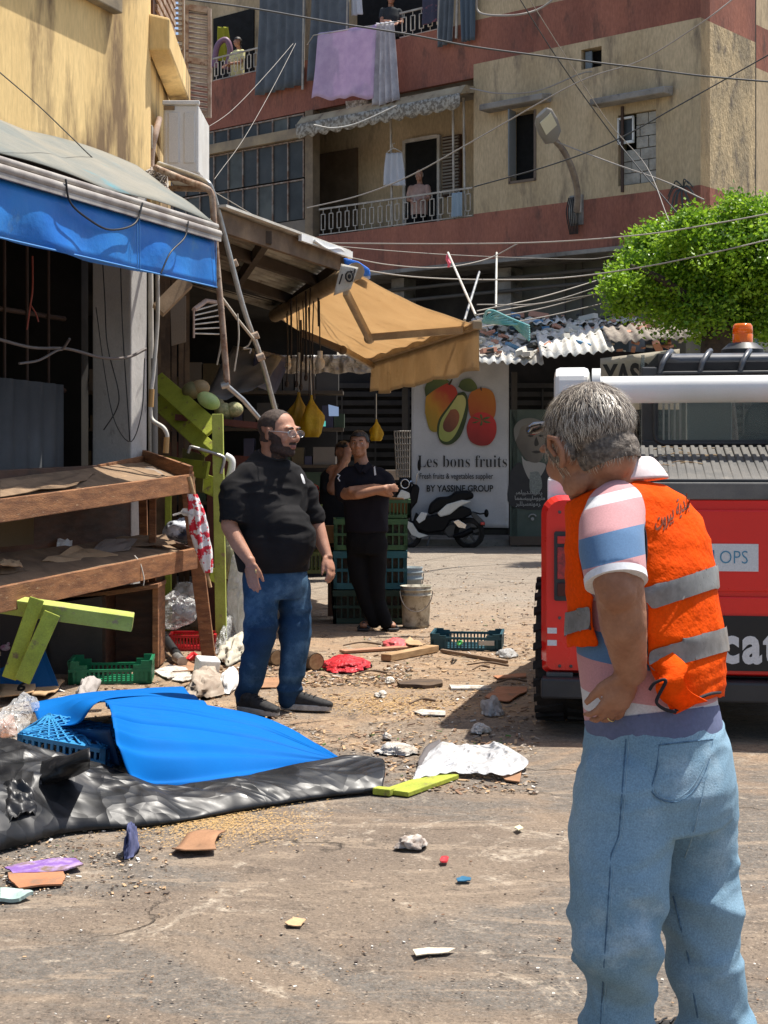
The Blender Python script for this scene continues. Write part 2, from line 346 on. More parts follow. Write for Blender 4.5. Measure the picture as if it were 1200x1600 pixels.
# ---------------------------------------------------------------- ground
def ground_material():
    m = bpy.data.materials.new('street_surface'); m.use_nodes = True; n = m.node_tree; N, L = n.nodes, n.links
    b = N['Principled BSDF']; tc = N.new('ShaderNodeTexCoord'); O = tc.outputs['Object']
    def noi(sc, d=6, r=.6, dis=0, st=(1, 1, 1)):
        mp = N.new('ShaderNodeMapping'); mp.inputs['Scale'].default_value = st; L.new(O, mp.inputs[0])
        x = N.new('ShaderNodeTexNoise'); x.inputs['Scale'].default_value = sc; x.inputs['Detail'].default_value = d
        x.inputs['Roughness'].default_value = r; x.inputs['Distortion'].default_value = dis; L.new(mp.outputs[0], x.inputs['Vector']); return x.outputs[0]
    def rng(o, a, bb, c=0, d=1):
        x = N.new('ShaderNodeMapRange'); x.inputs[1].default_value = a; x.inputs[2].default_value = bb
        x.inputs[3].default_value = c; x.inputs[4].default_value = d; L.new(o, x.inputs[0]); return x.outputs[0]
    def ma(op, a, bb):
        x = N.new('ShaderNodeMath'); x.operation = op; x.use_clamp = True
        for i, q in ((0, a), (1, bb)):
            if isinstance(q, (int, float)): x.inputs[i].default_value = q
            else: L.new(q, x.inputs[i])
        return x.outputs[0]
    def mix(f, a, bb):
        x = N.new('ShaderNodeMix'); x.data_type = 'RGBA'
        L.new(f, x.inputs[0])
        for k, q in ((6, a), (7, bb)):
            if isinstance(q, tuple): x.inputs[k].default_value = (*q, 1)
            else: L.new(q, x.inputs[k])
        return x.outputs[2]
    sx = N.new('ShaderNodeSeparateXYZ'); L.new(O, sx.inputs[0]); Y = sx.outputs[1]; X = sx.outputs[0]
    big = noi(.9, 5, .6, .6)
    col = mix(rng(big, .40, .60), (.165, .13, .10), (.225, .175, .128))           # trodden dirt over asphalt
    mid = ma('MULTIPLY', rng(Y, 6.0, 8.5), rng(Y, 20, 15))                           # orange dusty band of rubbish
    col = mix(ma('MULTIPLY', mid, rng(noi(1.3, 6), .3, .6, .35, 1)), col, (.40, .262, .155))
    col = mix(ma('MULTIPLY', mid, rng(noi(3.7, 8, .7, 1), .52, .62, 0, .9)), col, (.47, .34, .215))
    far = ma('MULTIPLY', rng(Y, 13, 16), 1.0); col = mix(ma('MULTIPLY', far, rng(noi(.7, 5), .3, .62, .5, 1)), col, (.33, .285, .23))
    # bare asphalt showing through, with worn edges, mostly in front and right
    asph = ma('MULTIPLY', rng(noi(.55, 7, .62, 1.2, (1, 1.8, 1)), .47, .54), rng(Y, 11, 7, 0, .9))
    col = mix(asph, col, mix(rng(noi(30, 3), .35, .65), (.10, .094, .085), (.17, .158, .14)))
    sw = noi(1.0, 7, .65, 3.2, (.55, 2.2, 1)); col = mix(rng(sw, .535, .60, 0, .7), col, (.33, .26, .19))
    col = mix(rng(noi(2.6, 9, .72, 1.5), .57, .66, 0, .8), col, (.07, .058, .048))       # dark stains
    pale = ma('MULTIPLY', rng(noi(1.9, 9, .75, 2.2), .565, .63, 0, .95), rng(noi(22, 3), .38, .6)); col = mix(pale, col, (.48, .41, .32))
    # grit
    v = N.new('ShaderNodeTexVoronoi'); v.inputs['Scale'].default_value = 46; L.new(O, v.inputs['Vector'])
    sc = N.new('ShaderNodeSeparateColor'); L.new(v.outputs['Color'], sc.inputs[0])
    g = ma('MULTIPLY', rng(v.outputs['Distance'], .30, .14), rng(sc.outputs[0], .72, .76)); col = mix(ma('MULTIPLY', g, .6), col, (.50, .42, .33))
    g2 = ma('MULTIPLY', rng(v.outputs['Distance'], .42, .22), rng(sc.outputs[1], .74, .78)); col = mix(ma('MULTIPLY', g2, .8), col, (.07, .055, .045))
    v2 = N.new('ShaderNodeTexVoronoi'); v2.inputs['Scale'].default_value = 150; L.new(O, v2.inputs['Vector'])
    s2 = N.new('ShaderNodeSeparateColor'); L.new(v2.outputs['Color'], s2.inputs[0])
    col = mix(rng(s2.outputs[0], .0, 1, 0, .55), col, mix(s2.outputs[1], (.09, .07, .055), (.34, .26, .19)))
    # hairline cracks
    vc = N.new('ShaderNodeTexVoronoi'); vc.feature = 'DISTANCE_TO_EDGE'; vc.inputs['Scale'].default_value = .75
    ad = N.new('ShaderNodeVectorMath'); nn = N.new('ShaderNodeTexNoise'); nn.inputs['Scale'].default_value = 2.2; nn.inputs['Detail'].default_value = 7
    L.new(O, nn.inputs['Vector']); L.new(O, ad.inputs[0]); L.new(nn.outputs[1], ad.inputs[1]); L.new(ad.outputs[0], vc.inputs['Vector'])
    cr = ma('MULTIPLY', rng(vc.outputs[0], .010, .002), rng(noi(.8, 3), .5, .6)); col = mix(ma('MULTIPLY', cr, .8), col, (.05, .04, .032))
    L.new(col, b.inputs['Base Color']); b.inputs['Roughness'].default_value = .93; b.inputs['Specular IOR Level'].default_value = .25
    bp = N.new('ShaderNodeBump'); bp.inputs['Distance'].default_value = .012
    hh = N.new('ShaderNodeMath'); hh.operation = 'ADD'; L.new(noi(40, 6, .75), hh.inputs[0]); L.new(s2.outputs[0], hh.inputs[1])
    L.new(hh.outputs[0], bp.inputs['Height']); bp.inputs['Strength'].default_value = .7
    b2 = N.new('ShaderNodeBump'); b2.inputs['Distance'].default_value = .05; L.new(noi(4, 7, .6), b2.inputs['Height']); L.new(bp.outputs[0], b2.inputs['Normal'])
    b3 = N.new('ShaderNodeBump'); b3.inputs['Distance'].default_value = .01; b3.invert = True; L.new(cr, b3.inputs['Height']); L.new(b2.outputs[0], b3.inputs['Normal'])
    L.new(b3.outputs[0], b.inputs['Normal']); return m
mb = MB()
xs = [-90, -40, -15]+list(np.arange(-6, 7.01, .12))+[15, 40, 90]; ys = [-30, -8, 0]+list(np.arange(2.6, 17, .12))+list(np.arange(17, 30, .5))+[45, 90, 160]
rows = []
for y in ys:
    r = []
    for x in xs:
        z = -.008*max(0, noise.noise(V((x*.9, y*.9, 0)))+.25)-.003*(1+noise.noise(V((x*3.5, y*3.5, 4)))) if abs(x) < 8 and 2 < y < 30 else -.02
        r.append(V((x, y, z)))
    rows.append(r)
mb.grid(rows); GROUND = mb.build('ground', ground_material(), base=(0, 0, 0), kind='structure')

# ---------------------------------------------------------------- left building (shop 1)
AD = V((.3610, .9326, 0)); AN = V((.9326, -.3610, 0))        # along the left shop front (away), out towards the street
W0 = V((-2.145, 11.36, 0))                                     # a point on its wall plane
def LW(t, n, z): return W0+AD*t+AN*n+V((0, 0, z))
class VP:                                                     # vertical plane: sight line -> point
    def __init__(s, p, d, n): s.p = V(p); s.d = V(d).normalized(); s.n = V(n).normalized()
    def at(s, px, py, off=0):
        e = V((0, 0, EYE)); r = P(px, py, 1)-e; q = s.p+s.n*off
        k = (q-e).dot(s.n)/r.dot(s.n); return e+r*k
    def tz(s, px, py, off=0):
        q = s.at(px, py, off); return (q-s.p).dot(s.d), q.z
    def pt(s, t, z, off=0): return V((s.p.x, s.p.y, 0))+s.d*t+s.n*off+V((0, 0, z))
    def box(s, mb, t0, t1, z0, z1, n0, n1):
        q = lambda t, z, n: s.pt(t, z, n)
        return mb.prism([q(t0, z0, n0), q(t1, z0, n0), q(t1, z0, n1), q(t0, z0, n1)], (0, 0, z1-z0))
Lf = VP(W0, AD, AN)
lb = thing('corner_building', 'old building with stained yellow plaster wall above a dark ground floor shop', 'building', tuple(LW(-3, -2, 0)))
mb = MB()
# yellow wall with rounded corner, then a flank running straight away
prof = [LW(-9, 0, 0), LW(.15, 0, 0)]
c = [LW(.45, .0, 0), V((-1.93, 12.05, 0)), V((-1.93, 12.30, 0)), V((-1.955, 12.9, 0)), V((-1.985, 14.3, 0)), V((-2.4, 14.34, 0)), V((-9, 12, 0))]
prof = [LW(-9, 0, 0), LW(-4, 0, 0), LW(0, 0, 0)]+spline([LW(.3, .0, 0), LW(.66, -.01, 0), V((-1.865, 12.22, 0)), V((-1.905, 12.55, 0)), V((-1.93, 12.9, 0))], 5)+[V((-1.985, 14.3, 0)), V((-3.4, 14.34, 0)), LW(-9, -4, 0)]
mb.prism([p+V((0, 0, 3.55)) for p in prof], (0, 0, 5.4))
mb.build('plaster_wall', yellow_wall, lb)
mb = MB(); Lf.box(mb, -9, .27, 4.83, 5.06, .002, .085); mb.build('wall_ledge', M('grimy_ledge', (.30, .24, .15), (.16, .13, .09), s=4, rough=.9), lb, bevel=.01)
mb = MB()   # sloping sill on the flank
mb.prism([V((-1.88, 12.2, 4.72)), V((-1.70, 12.2, 4.72)), V((-1.70, 12.2, 4.98)), V((-1.88, 12.2, 5.02))], V((-.07, 1.85, 0)))
mb.build('window_sill', yellow_wall, lb, bevel=.02)
# dark window opening with slats above the sill, on the flank
mb = MB(); mb.box((-1.90, 13.15, 5.75), (.04, 1.3, 1.4)); wn = mb.build('window', wood_dark, lb)
mb = MB(); mb.box((-1.872, 13.15, 5.1), (.03, 1.1, .05))
sl0 = mb.build('slat', rust, wn)
for i in range(1, 12): dup(sl0, loc=(0, 0, i*.085), parent=wn)
# pillar
Pm = M('white_pillar_paint', (.52, .50, .47), (.40, .385, .36), s=3, rough=.85, c3=(.17, .15, .13), s3=7, a3=(.6, .72), st=(1, 1, .5), bump=.003, bs=30)
pc = V((-1.91, 11.6, 0)); fL = V((-.9326, .3610, 0))
mb = MB(); mb.prism([pc, pc+fL*.34, pc+fL*.34+AD*.24, pc+AD*.24], (0, 0, 3.6)); mb.build('pillar', Pm, lb, bevel=.012)
mb = MB()
for k, (x0, x1, d) in enumerate(((160, 190, 0), (178, 200, .1))):
    pts = [P(x0, 400, 11.3), P(x0+4, 470, 11.32), P(x0+8, 540, 11.33), P(x0+25, 610, 11.33), P(x0+22, 640, 11.33), P(x0+2, 672, 11.33)] if k == 0 else \
          [P(188, 400, 11.3), P(192, 520, 11.33), P(200, 640, 11.33), P(203, 690, 11.35)]
    mb.tube(spline(pts, 5), .005, 5)
mb.tube(spline([P(150, 480, 11.35), P(165, 590, 11.3), P(180, 660, 11.3), P(205, 690, 11.35), P(222, 640, 11.5), P(226, 560, 11.6)], 5), .004, 5)
mb.build('loose_wire', black, lb)
# shop interior: back wall, ceiling, floor slab, side wall
mb = MB()
mb.prism([LW(-9, -3.2, 0), LW(.9, -3.2, 0), LW(.9, -3.3, 0), LW(-9, -3.3, 0)], (0, 0, 3.6))
mb.prism([LW(.62, -3.2, 0), LW(.62, -.5, 0), LW(.72, -.5, 0), LW(.72, -3.2, 0)], (0, 0, 3.5))
mb.prism([LW(-9, -3.2, 3.3), LW(.6, -3.2, 3.3), LW(.6, .0, 3.3), LW(-9, .0, 3.3)], (0, 0, .26))
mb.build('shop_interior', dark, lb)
mb = MB()   # steel grille and bars in the dark opening
for z in (2.55, 2.0): mb.tube([LW(-4, -.4, z), LW(.3, -.45, z)], .02, 6)
for t in np.arange(-3.6, .3, .28): mb.tube([LW(t, -.42, 0), LW(t, -.42, 3.3)], .012, 5)
mb.build('steel_bars', M('dark_rust_bar', (.06, .035, .025), rough=.8), lb)
mb = MB()
mb.tube(spline([P(51, 400, 9.9), P(51, 450, 9.9), P(47, 480, 9.9), P(42, 515, 9.9)], 5), .006, 5)
mb.tube(spline([P(47, 475, 9.9), P(56, 490, 9.9), P(60, 503, 9.9)], 5), .005, 5)
tag(mb.build('red_string', M('red_cord', (.25, .05, .03), rough=.7)), 'thin red cord hanging down in the dark shop opening on the left', 'cord')
mb = MB()
mb.tube(spline([P(-10, 528, 9.6), P(50, 543, 10), P(105, 545, 10.4), P(160, 559, 10.8), P(200, 558, 11.3), P(228, 545, 11.5)], 6), .011, 6)
mb.tube(spline([P(30, 568, 9.8), P(60, 563, 10), P(88, 548, 10.2), P(98, 545, 10.25), P(109, 529, 10.2)], 5), .009, 6)
tag(mb.build('sagging_cable', M('grey_cable', (.12, .10, .09), rough=.6)), 'dusty cable sagging across the dark shop opening to the white pillar', 'cable')
# grey corrugated sheet standing in the opening behind the wooden rack
def corrugated(mb, a, b, c, d, n, amp, nrm, seg=4, jit=0):
    """a-b near edge, d-c far edge; waves run from a-b to d-c"""
    a, b, c, d, nrm = V(a), V(b), V(c), V(d), V(nrm); r0, r1 = [], []
    for i in range(n*seg+1):
        t = i/(n*seg); h = amp*math.sin(2*math.pi*i/seg+.4)
        r0.append(a.lerp(b, t)+nrm*(h+jit*noise.noise(V((t*9, 0, 0))))); r1.append(d.lerp(c, t)+nrm*(h+jit*noise.noise(V((t*9, 5, 0)))))
    mid = [p.lerp(q, .5)+nrm*jit*.6*noise.noise(p*2) for p, q in zip(r0, r1)]
    return mb.grid([r0, mid, r1])
mb = MB(); corrugated(mb, LW(-3.9, -.3, .2), LW(.05, -.3, .2), LW(.05, -.3, 2.03), LW(-3.9, -.3, 2.10), 22, .012, AN)
tag(mb.build('metal_sheet', M('dark_grey_sheet', (.075, .078, .08), (.05, .052, .054), s=2, rough=.6, c3=(.13, .12, .11), s3=8, a3=(.64, .74)), solid=.003), 'dark grey upright metal sheet closing the lower part of the left shop opening', 'metal sheet')

# ---- blue awning of shop 1
aw = thing('blue_awning', 'shop awning with sun-bleached roof and long bright blue valance', 'awning', tuple(LW(-2, .5, 0)))
E0 = V((-1.215, 11.0, 0))
def EV(t, z, n=0): return E0-AD*t+AN*n+V((0, 0, z))
rows = []
for j, z in enumerate(np.linspace(3.035, 2.695, 7)):
    rows.append([EV(t, z+.012*math.sin(t*3)*(j == 6), .02*math.sin(t*9+j*.4)*(j/6)+.015*noise.noise(V((t*4, z*5, 0)))*j/3) for t in np.linspace(0, 7, 90)])
mb = MB(); mb.grid(rows); mb.build('valance', blue_tarp, aw, solid=.004)
mb = MB()
for t in (.03, 1.1, 1.13, 4.0): mb.tube([EV(t, 3.03, .028), EV(t, 2.70, .03)], .0035, 4)
mb.tube([EV(0, 2.7, .02), EV(7, 2.7, .02)], .006, 5); mb.build('valance_seam', M('blue_seam', (.06, .22, .5), rough=.6), aw)
mb = MB()
for n0, z0, r in ((.02, 3.085, .03), (.0, 3.14, .024)): mb.tube([EV(-.03, z0, n0), EV(7, z0+.0, n0)], r, 8)
mb.beam(EV(-.03, 3.045, .03), EV(7, 3.045, .03), .02, .03); mb.build('eave_gutter', M('old_alu_gutter', (.40, .37, .33), (.24, .21, .19), s=4, rough=.5), aw)
rows = []
for j in range(9):
    u = j/8; r = []
    for t in np.linspace(0, 7, 60):
        p = EV(t, 3.16).lerp(LW(.55-t*1.05, .04, 3.74-.02*t), u); lift = .05*math.sin(u*math.pi)*noise.noise(V((t*1.2, u*2, 3)))
        r.append(p+V((0, 0, lift+.03*abs(math.sin(t*2.2)))))
    rows.append(r)
mb = MB(); mb.grid(rows); mb.build('roof_sheet', tarp_roof, aw, solid=.005)
mb = MB(); mb.tube(spline([EV(2.0, 3.13, .05), EV(1.95, 3.0, .05), EV(1.75, 2.93, .05), EV(1.5, 2.90, .05), EV(1.2, 2.98, .05), EV(1.1, 3.13, .05)], 6), .007, 5)
mb.tube(spline([EV(.48, 3.10, .05), EV(.55, 2.98, .06), EV(.75, 2.85, .06), EV(.86, 2.7, .05)], 6), .006, 5)
mb.build('tie_wire', black, aw)

# shutter on the flank window far end, open towards the street
shm = M('faded_wood_shutter', (.42, .36, .31), (.25, .17, .13), s=9, rough=.85, c3=(.13, .07, .05), s3=16, a3=(.56, .66))
st = thing('window_shutter', 'weathered louvred wooden shutter swung open beside the yellow building', 'shutter', tuple(P(305, 160, 14.2)))
def louvre(px0, px1, py0, py1, D, root, tilt=6, nslat=22):
    a = lambda x, y: P(x, y+(x-px0)*tilt/40, D)
    mb = MB(); e = (px1-px0)*.13
    for x in (px0+e/2, px1-e/2): mb.beam(a(x, py0), a(x, py1), e*D/FPX, .045, V((0, 1, 0)))
    for y in (py0+3, (py0+py1)/2, py1-4): mb.beam(a(px0+e, y), a(px1-e, y), .04, .055)
    mb.build('shutter_frame', shm, root)
    q = []
    step = (py1-py0)/nslat; first = None
    for i in range(nslat):
        y = py0+step*(i+.5)
        if abs(y-(py0+py1)/2) < step*.8: continue
        if first is None:
            mb = MB(); p0, p1 = a(px0+e, y), a(px1-e, y); mb.beam(p0, p1, .05, .008, V((0, -.6, .8))); first = mb.build('slat', shm, root); y0 = y
        else: dup(first, loc=(0, 0, -(y-y0)*D/FPX), parent=root)
louvre(290, 330, 8, 178, 14.2, st)
s2 = thing('window_shutter', 'dark narrow shutter leaf folded against the yellow building, left of the open one', 'shutter', tuple(P(278, 100, 14.32)))
louvre(266, 288, -20, 138, 14.35, s2, 3, 20)

# air conditioner on a bracket
ac = thing('air_conditioner', 'white box of an air conditioner mounted at the corner of the yellow building', 'air conditioner', tuple(P(283, 272, 12.75)))
D = 12.7; k = D/FPX; a = P(255, 270, D); b = P(311, 272, D)
mb = MB(); mb.prism([a, b, b+V((0, .75, 0)), a+V((0, .75, 0))], (0, 0, 108*k)); mb.build('casing', M('ac_white', (.70, .69, .66), (.6, .58, .54), s=3, rough=.45, c3=(.35, .3, .24), s3=6, a3=(.66, .78)), ac, bevel=.02)
mb = MB(); mb.box(a.lerp(b, .5)+V((0, .0, 108*k+.012)), (58*k, .04, .035)); mb.build('lid_rim', white, ac, bevel=.006)
mb = MB()
for x in (.14, .58): mb.box(a+V((x*56*k+.045, -.004, .29)), (.09, .012, .42))
mb.build('side_panel', M('ac_panel', (.62, .61, .58), rough=.5), ac, bevel=.012)
mb = MB(); mb.box(a+V((.05, -.006, .535)), (.09, .02, .03)); mb.build('grip', M('ac_brown', (.25, .17, .09), rough=.6), ac)
mb = MB(); mb.beam(a+V((-.1, .1, -.02)), b+V((.02, .1, -.02)), .05, .04); mb.beam(a+V((-.1, .6, -.02)), b+V((.02, .6, -.02)), .05, .04); mb.build('bracket', rust, ac)
mb = MB(); mb.tube(spline([P(249, 185, 12.5), P(243, 210, 12.4), P(239, 230, 12.4), P(237, 262, 12.4), P(250, 285, 12.4), P(262, 300, 12.4)], 6), .026, 7); mb.build('pipe_wrap', M('wrapped_pipe', (.5, .38, .3), (.35, .24, .18), s=9, rough=.8), ac)
mb = MB(); mb.prism([P(226, 195, 12.35), P(238, 195, 12.35), P(238, 232, 12.35), P(226, 232, 12.35)], (0, .07, 0))
tag(mb.build('junction_box', M('box_grey', (.45, .42, .36), (.3, .27, .22), s=9, rough=.6), bevel=.008), 'small grey electrical box on the corner of the yellow wall', 'junction box')
mb = MB(); mb.prism([P(281, 142, 13.9), P(288, 140, 13.9), P(293, 158, 13.9), P(285, 160, 13.9)], (0, .05, 0))
tag(mb.build('bottle', M('aqua_plastic', (.15, .5, .42), rough=.3), bevel=.01), 'pale aqua plastic bottle wedged beneath the shutter above the air conditioner', 'bottle')
# tangle of wires and pipes at the corner
mb = MB()
for i in range(26):
    q = [P(random.uniform(228, 262), random.uniform(262, 300), 11.9+random.random()*.4) for _ in range(4)]; mb.tube(spline(q, 5), random.uniform(.003, .009), 5)
for i in range(10):
    q = [P(random.uniform(200, 250), random.uniform(268, 282), 11.95+random.random()*.2) for _ in range(3)]; mb.tube(spline(q, 5), .004, 4)
tag(mb.build('wire_tangle', M('tangle_grey', (.16, .12, .10), (.4, .36, .3), s=9, rough=.7), kind='stuff'), 'tangle of wires at the end of the blue awning roof', 'wires')

# ---- pipe frame in front of the shop
D = 11.35
pf = thing('pipe_frame', 'rusty bent steel pipes of a stripped awning frame hanging beside the blue awning', 'pipe frame', tuple(P(340, 600, D)))
mb = MB(); mb.tube(spline([P(243, 262, 11.9), P(290, 282, 11.6), P(318, 292, D), P(330, 302, D), P(333, 325, D), P(338, 400, D), P(347, 500, D), P(355, 600, D)], 5), .025, 8); mb.build('pipe', rust, pf)
mb = MB(); mb.tube(spline([P(248, 256, 12.1), P(300, 274, 11.8), P(322, 284, 11.6), P(331, 297, 11.6), P(345, 345, 11.7), P(380, 480, 11.9), P(408, 560, 12.1), P(432, 648, 12.3)], 5), .021, 8); mb.build('pipe', galv, pf)
mb = MB(); mb.tube([P(349, 598, D), P(380, 625, D+.1), P(412, 662, D+.25)], .02, 8); mb.tube([P(346, 603, D), P(358, 600, D)], .03, 6); mb.build('arm', galv, pf)
mb = MB()
for x, y in ((365, 412), (398, 525), (407, 558)): mb.tube([P(x-5, y+2, 11.9), P(x+6, y-2, 11.9)], .03, 7)
mb.build('clamp', rust, pf)
mb = MB(); mb.tube([P(347, 466, 11.4), P(372, 500, 11.6), P(398, 532, 11.9)], .012, 5); mb.tube(spline([P(398, 520, 11.9), P(388, 540, 11.9), P(380, 545, 11.9), P(392, 545, 11.9), P(390, 552, 11.9)], 4), .006, 5)
for x0, y1 in ((344, 570), (371, 580), (346, 560)): mb.tube(spline([P(x0, 490, 11.4), P(x0+2, 530, 11.4), P(x0-5, y1, 11.4)], 4), .006, 4)
mb.build('tie_strap', M('pale_strap', (.42, .37, .30), rough=.8), pf)
# down pipe beside the pillar with a crank hook end
cr = thing('awning_crank', 'long crooked awning crank rod with two tan grips beside the white pillar', 'crank', tuple(P(243, 680, 11.2)))
mb = MB(); mb.tube(spline([P(246, 428, 11.25), P(246, 500, 11.25), P(240, 580, 11.25), P(236, 612, 11.25), P(235, 640, 11.25), P(238, 656, 11.25), P(255, 668, 11.2), P(261, 680, 11.2), P(260, 690, 11.2)], 6), .0155, 8); mb.build('rod', cream, cr)
mb = MB(); mb.tube([P(237, 608, 11.25), P(235.5, 636, 11.25)], .021, 8); mb.build('grip', M('tan_grip', (.45, .27, .10), rough=.5), cr)
mb = MB(); mb.tube([P(260.5, 683, 11.2), P(259, 708, 11.2)], .021, 8); mb.build('grip', M('tan_grip', None), cr)
mb = MB(); mb.tube([P(235, 425, 12.1), P(236, 560, 12.1), P(236, 720, 12.1)], .022, 8)
tag(mb.build('drain_pipe', cream), 'cream drain pipe running down the sunlit edge of the white pillar', 'pipe')
mb = MB(); mb.tube([P(241, 560, 11.9), P(242, 745, 11.9)], .025, 8)
tag(mb.build('drain_pipe', M('grey_pipe', (.2, .19, .17), rough=.6)), 'darker grey pipe standing between the pillar and the green boards', 'pipe')
# ---------------------------------------------------------------- pink and beige apartment building
FD = V((-.766, .643, 0)); FN = V((-.643, -.766, 0)); F0 = V((5.71, 27.7, 0))
Fa = VP(F0, FD, FN)
RD = V((.643, .766, 0)); RN = V((.766, -.643, 0))
Rf = VP(F0, RD, RN)
ab = thing('apartment_building', 'old apartment block with pink and beige plaster bands, balconies and laundry', 'building', tuple(F0+FD*6-FN*3))
def T(px): return Fa.tz(px, 500)[0]
def Z(px, py): return Fa.tz(px, py)[1]
Tb = T(740)      # start of balcony bays
bands = [(5.5, 6.45, pink_wall, 'pink_band'), (6.45, 9.47, beige_wall, 'beige_wall'), (9.47, 10.35, pink_wall, 'pink_band'), (10.35, 13.4, beige_wall, 'beige_wall')]
# openings in the solid part of the wall
holes = [(T(795), T(838), 6.95, 8.34), (T(908), T(940), 8.94, 9.32), (T(966), T(1025), 6.62, 7.95)]
for z0, z1, m, nm in bands:
    mb = MB(); hs = sorted([(min(a, b), max(a, b), c, d) for a, b, c, d in holes if c >= z0-.01 and d <= z1+.01])
    cuts = sorted(set([0, Tb]+[q for h in hs for q in h[:2]]))
    for a, b in zip(cuts[:-1], cuts[1:]):
        vs = sorted([(c, d) for (x, y, c, d) in hs if x <= a+1e-6 and y >= b-1e-6]); z = z0
        for c_, d_ in vs:
            Fa.box(mb, a, b, z, c_, -.35, 0); z = d_
        Fa.box(mb, a, b, z, z1, -.35, 0)
    mb.build(nm, m, ab)
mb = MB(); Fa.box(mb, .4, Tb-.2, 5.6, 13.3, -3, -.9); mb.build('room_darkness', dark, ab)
# right flank
for z0, z1, m, nm in bands:
    mb = MB(); Rf.box(mb, .002, 2.15, z0, z1, -.35, 0); mb.build(nm, rough_beige if m is beige_wall else pink_wall, ab)
    mb = MB(); Rf.box(mb, 2.15, 9, z0, z1, -1.2, -.85); mb.build(nm, m, ab)
mb = MB(); Rf.box(mb, 2.15, 2.3, 5.5, 13.4, -.9, -.35); mb.build('return_wall', beige_wall, ab)
mb = MB(); mb.tube(spline([Rf.pt(2.5, 13, -.78), Rf.pt(2.5, 9.2, -.78), Rf.pt(2.52, 8.9, -.75), Rf.pt(2.45, 6, -.75)], 4), .05, 8); mb.build('drain_pipe', M('dark_pipe', (.12, .11, .10), rough=.6), ab)
# balcony bays: slabs, pink parapets, recessed walls
for z0, z1 in ((5.5, 6.4), (9.2, 10.33)):
    mb = MB(); Fa.box(mb, Tb, 15.5, z0, z1, -.12, 0); mb.build('pink_parapet', pink_wall, ab)
    mb = MB(); Fa.box(mb, Tb, 15.5, z0, z0+.16, -1.5, -.12); mb.build('floor_slab', concrete, ab)
mb = MB(); Fa.box(mb, Tb-.02, 15.5, 5.5, 13.4, -1.8, -1.5); 
mb.build('recessed_wall', beige_wall, ab)
mb = MB(); Fa.box(mb, Tb-.3, Tb, 5.5, 13.4, -1.5, -.35); mb.build('side_wall', beige_wall, ab)
mb = MB(); Fa.box(mb, Tb, 15.5, 5.42, 5.5, -1.5, .03); Fa.box(mb, 0, Tb, 5.42, 5.5, -1.5, .03); mb.build('slab_edge', concrete, ab)
# first-floor column and glazed-in balcony on the left
t0, t1 = T(490), T(478)
mb = MB(); Fa.box(mb, t0, t1, 5.52, 9.2, -.2, .03); mb.build('column', M('grimy_beige', (.26, .2, .13), (.17, .13, .09), s=3, rough=.9), ab)
gz = MB(); Fa.box(gz, t1, 15.4, 6.4, 6.82, -.06, -.02); gz.build('panel', M('dull_panel', (.16, .14, .12), (.22, .19, .15), s=2, rough=.8), ab)
mb = MB(); Fa.box(mb, t1, 15.4, 8.62, 8.84, -.05, .12); mb.build('lintel', M('beige_lintel', (.38, .30, .19), (.25, .2, .14), s=2, rough=.9), ab)
wt = [t1+.05+i*.475 for i in range(12)]
wm = M('window_frame_rust', (.34, .29, .24), (.2, .12, .08), s=8, rough=.7)
for i in range(11):
    for z0, z1 in ((6.84, 7.72), (7.76, 8.6), (8.86, 9.17)):
        mb = MB(); Fa.box(mb, wt[i], wt[i+1], z0, z1, -.03, -.015)
        wp = mb.build('window', window_dark if (i*7+int(z0)) % 5 else M('paler_pane', (.10, .11, .10), (.06, .065, .06), s=2, rough=.4, spec=.3), ab)  # a few panes take a slightly paler grey
        mb = MB()
        for a_, b_ in ((wt[i], wt[i]+.03),): Fa.box(mb, a_, b_, z0, z1, -.015, .02)
        Fa.box(mb, wt[i]+.03, wt[i+1], z1-.03, z1, -.015, .012); mb.build('window_frame', wm, wp)
mb = MB(); Fa.box(mb, t1, 15.4, 6.4, 9.2, -.1, -.07); mb.build('glazing_back', dark, ab)
# balcony details, first floor: door, shuttered window
mb = MB(); a_, b_ = Fa.tz(636, 300, -1.5)[0], Fa.tz(686, 300, -1.5)[0]
Fa.box(mb, b_, a_, 6.4, 8.5, -1.5, -1.46); mb.build('door_opening', M('pitch_dark', (.008, .008, .008), rough=.9), ab)
mb = MB(); Fa.box(mb, a_, a_+.07, 6.4, 8.56, -1.5, -1.42); Fa.box(mb, b_-.07, b_, 6.4, 8.56, -1.5, -1.42); Fa.box(mb, b_, a_, 8.5, 8.58, -1.5, -1.42); mb.build('door_frame', cream, ab)
mb = MB(); a_, b_ = Fa.tz(694, 300, -1.5)[0], Fa.tz(722, 300, -1.5)[0]
Fa.box(mb, b_, a_, 7.2, 8.5, -1.5, -1.44); wn = mb.build('window', wood_dark, ab)
mb = MB(); Fa.box(mb, b_+.03, a_-.03, 7.24, 7.275, -1.44, -1.40); sl1 = mb.build('slat', M('grey_slat', (.28, .26, .22), rough=.7), wn)
for i in range(1, 18): dup(sl1, loc=(0, 0, i*.07), parent=wn)
mb = MB(); a_, b_ = Fa.tz(494, 300, -1.5)[0], Fa.tz(560, 300, -1.5)[0]
Fa.box(mb, b_, a_, 6.4, 8.6, -1.5, -1.46); mb.build('brown_shutter', M('brown_shutter', (.17, .12, .075), (.12, .085, .05), s=3, rough=.7), ab)
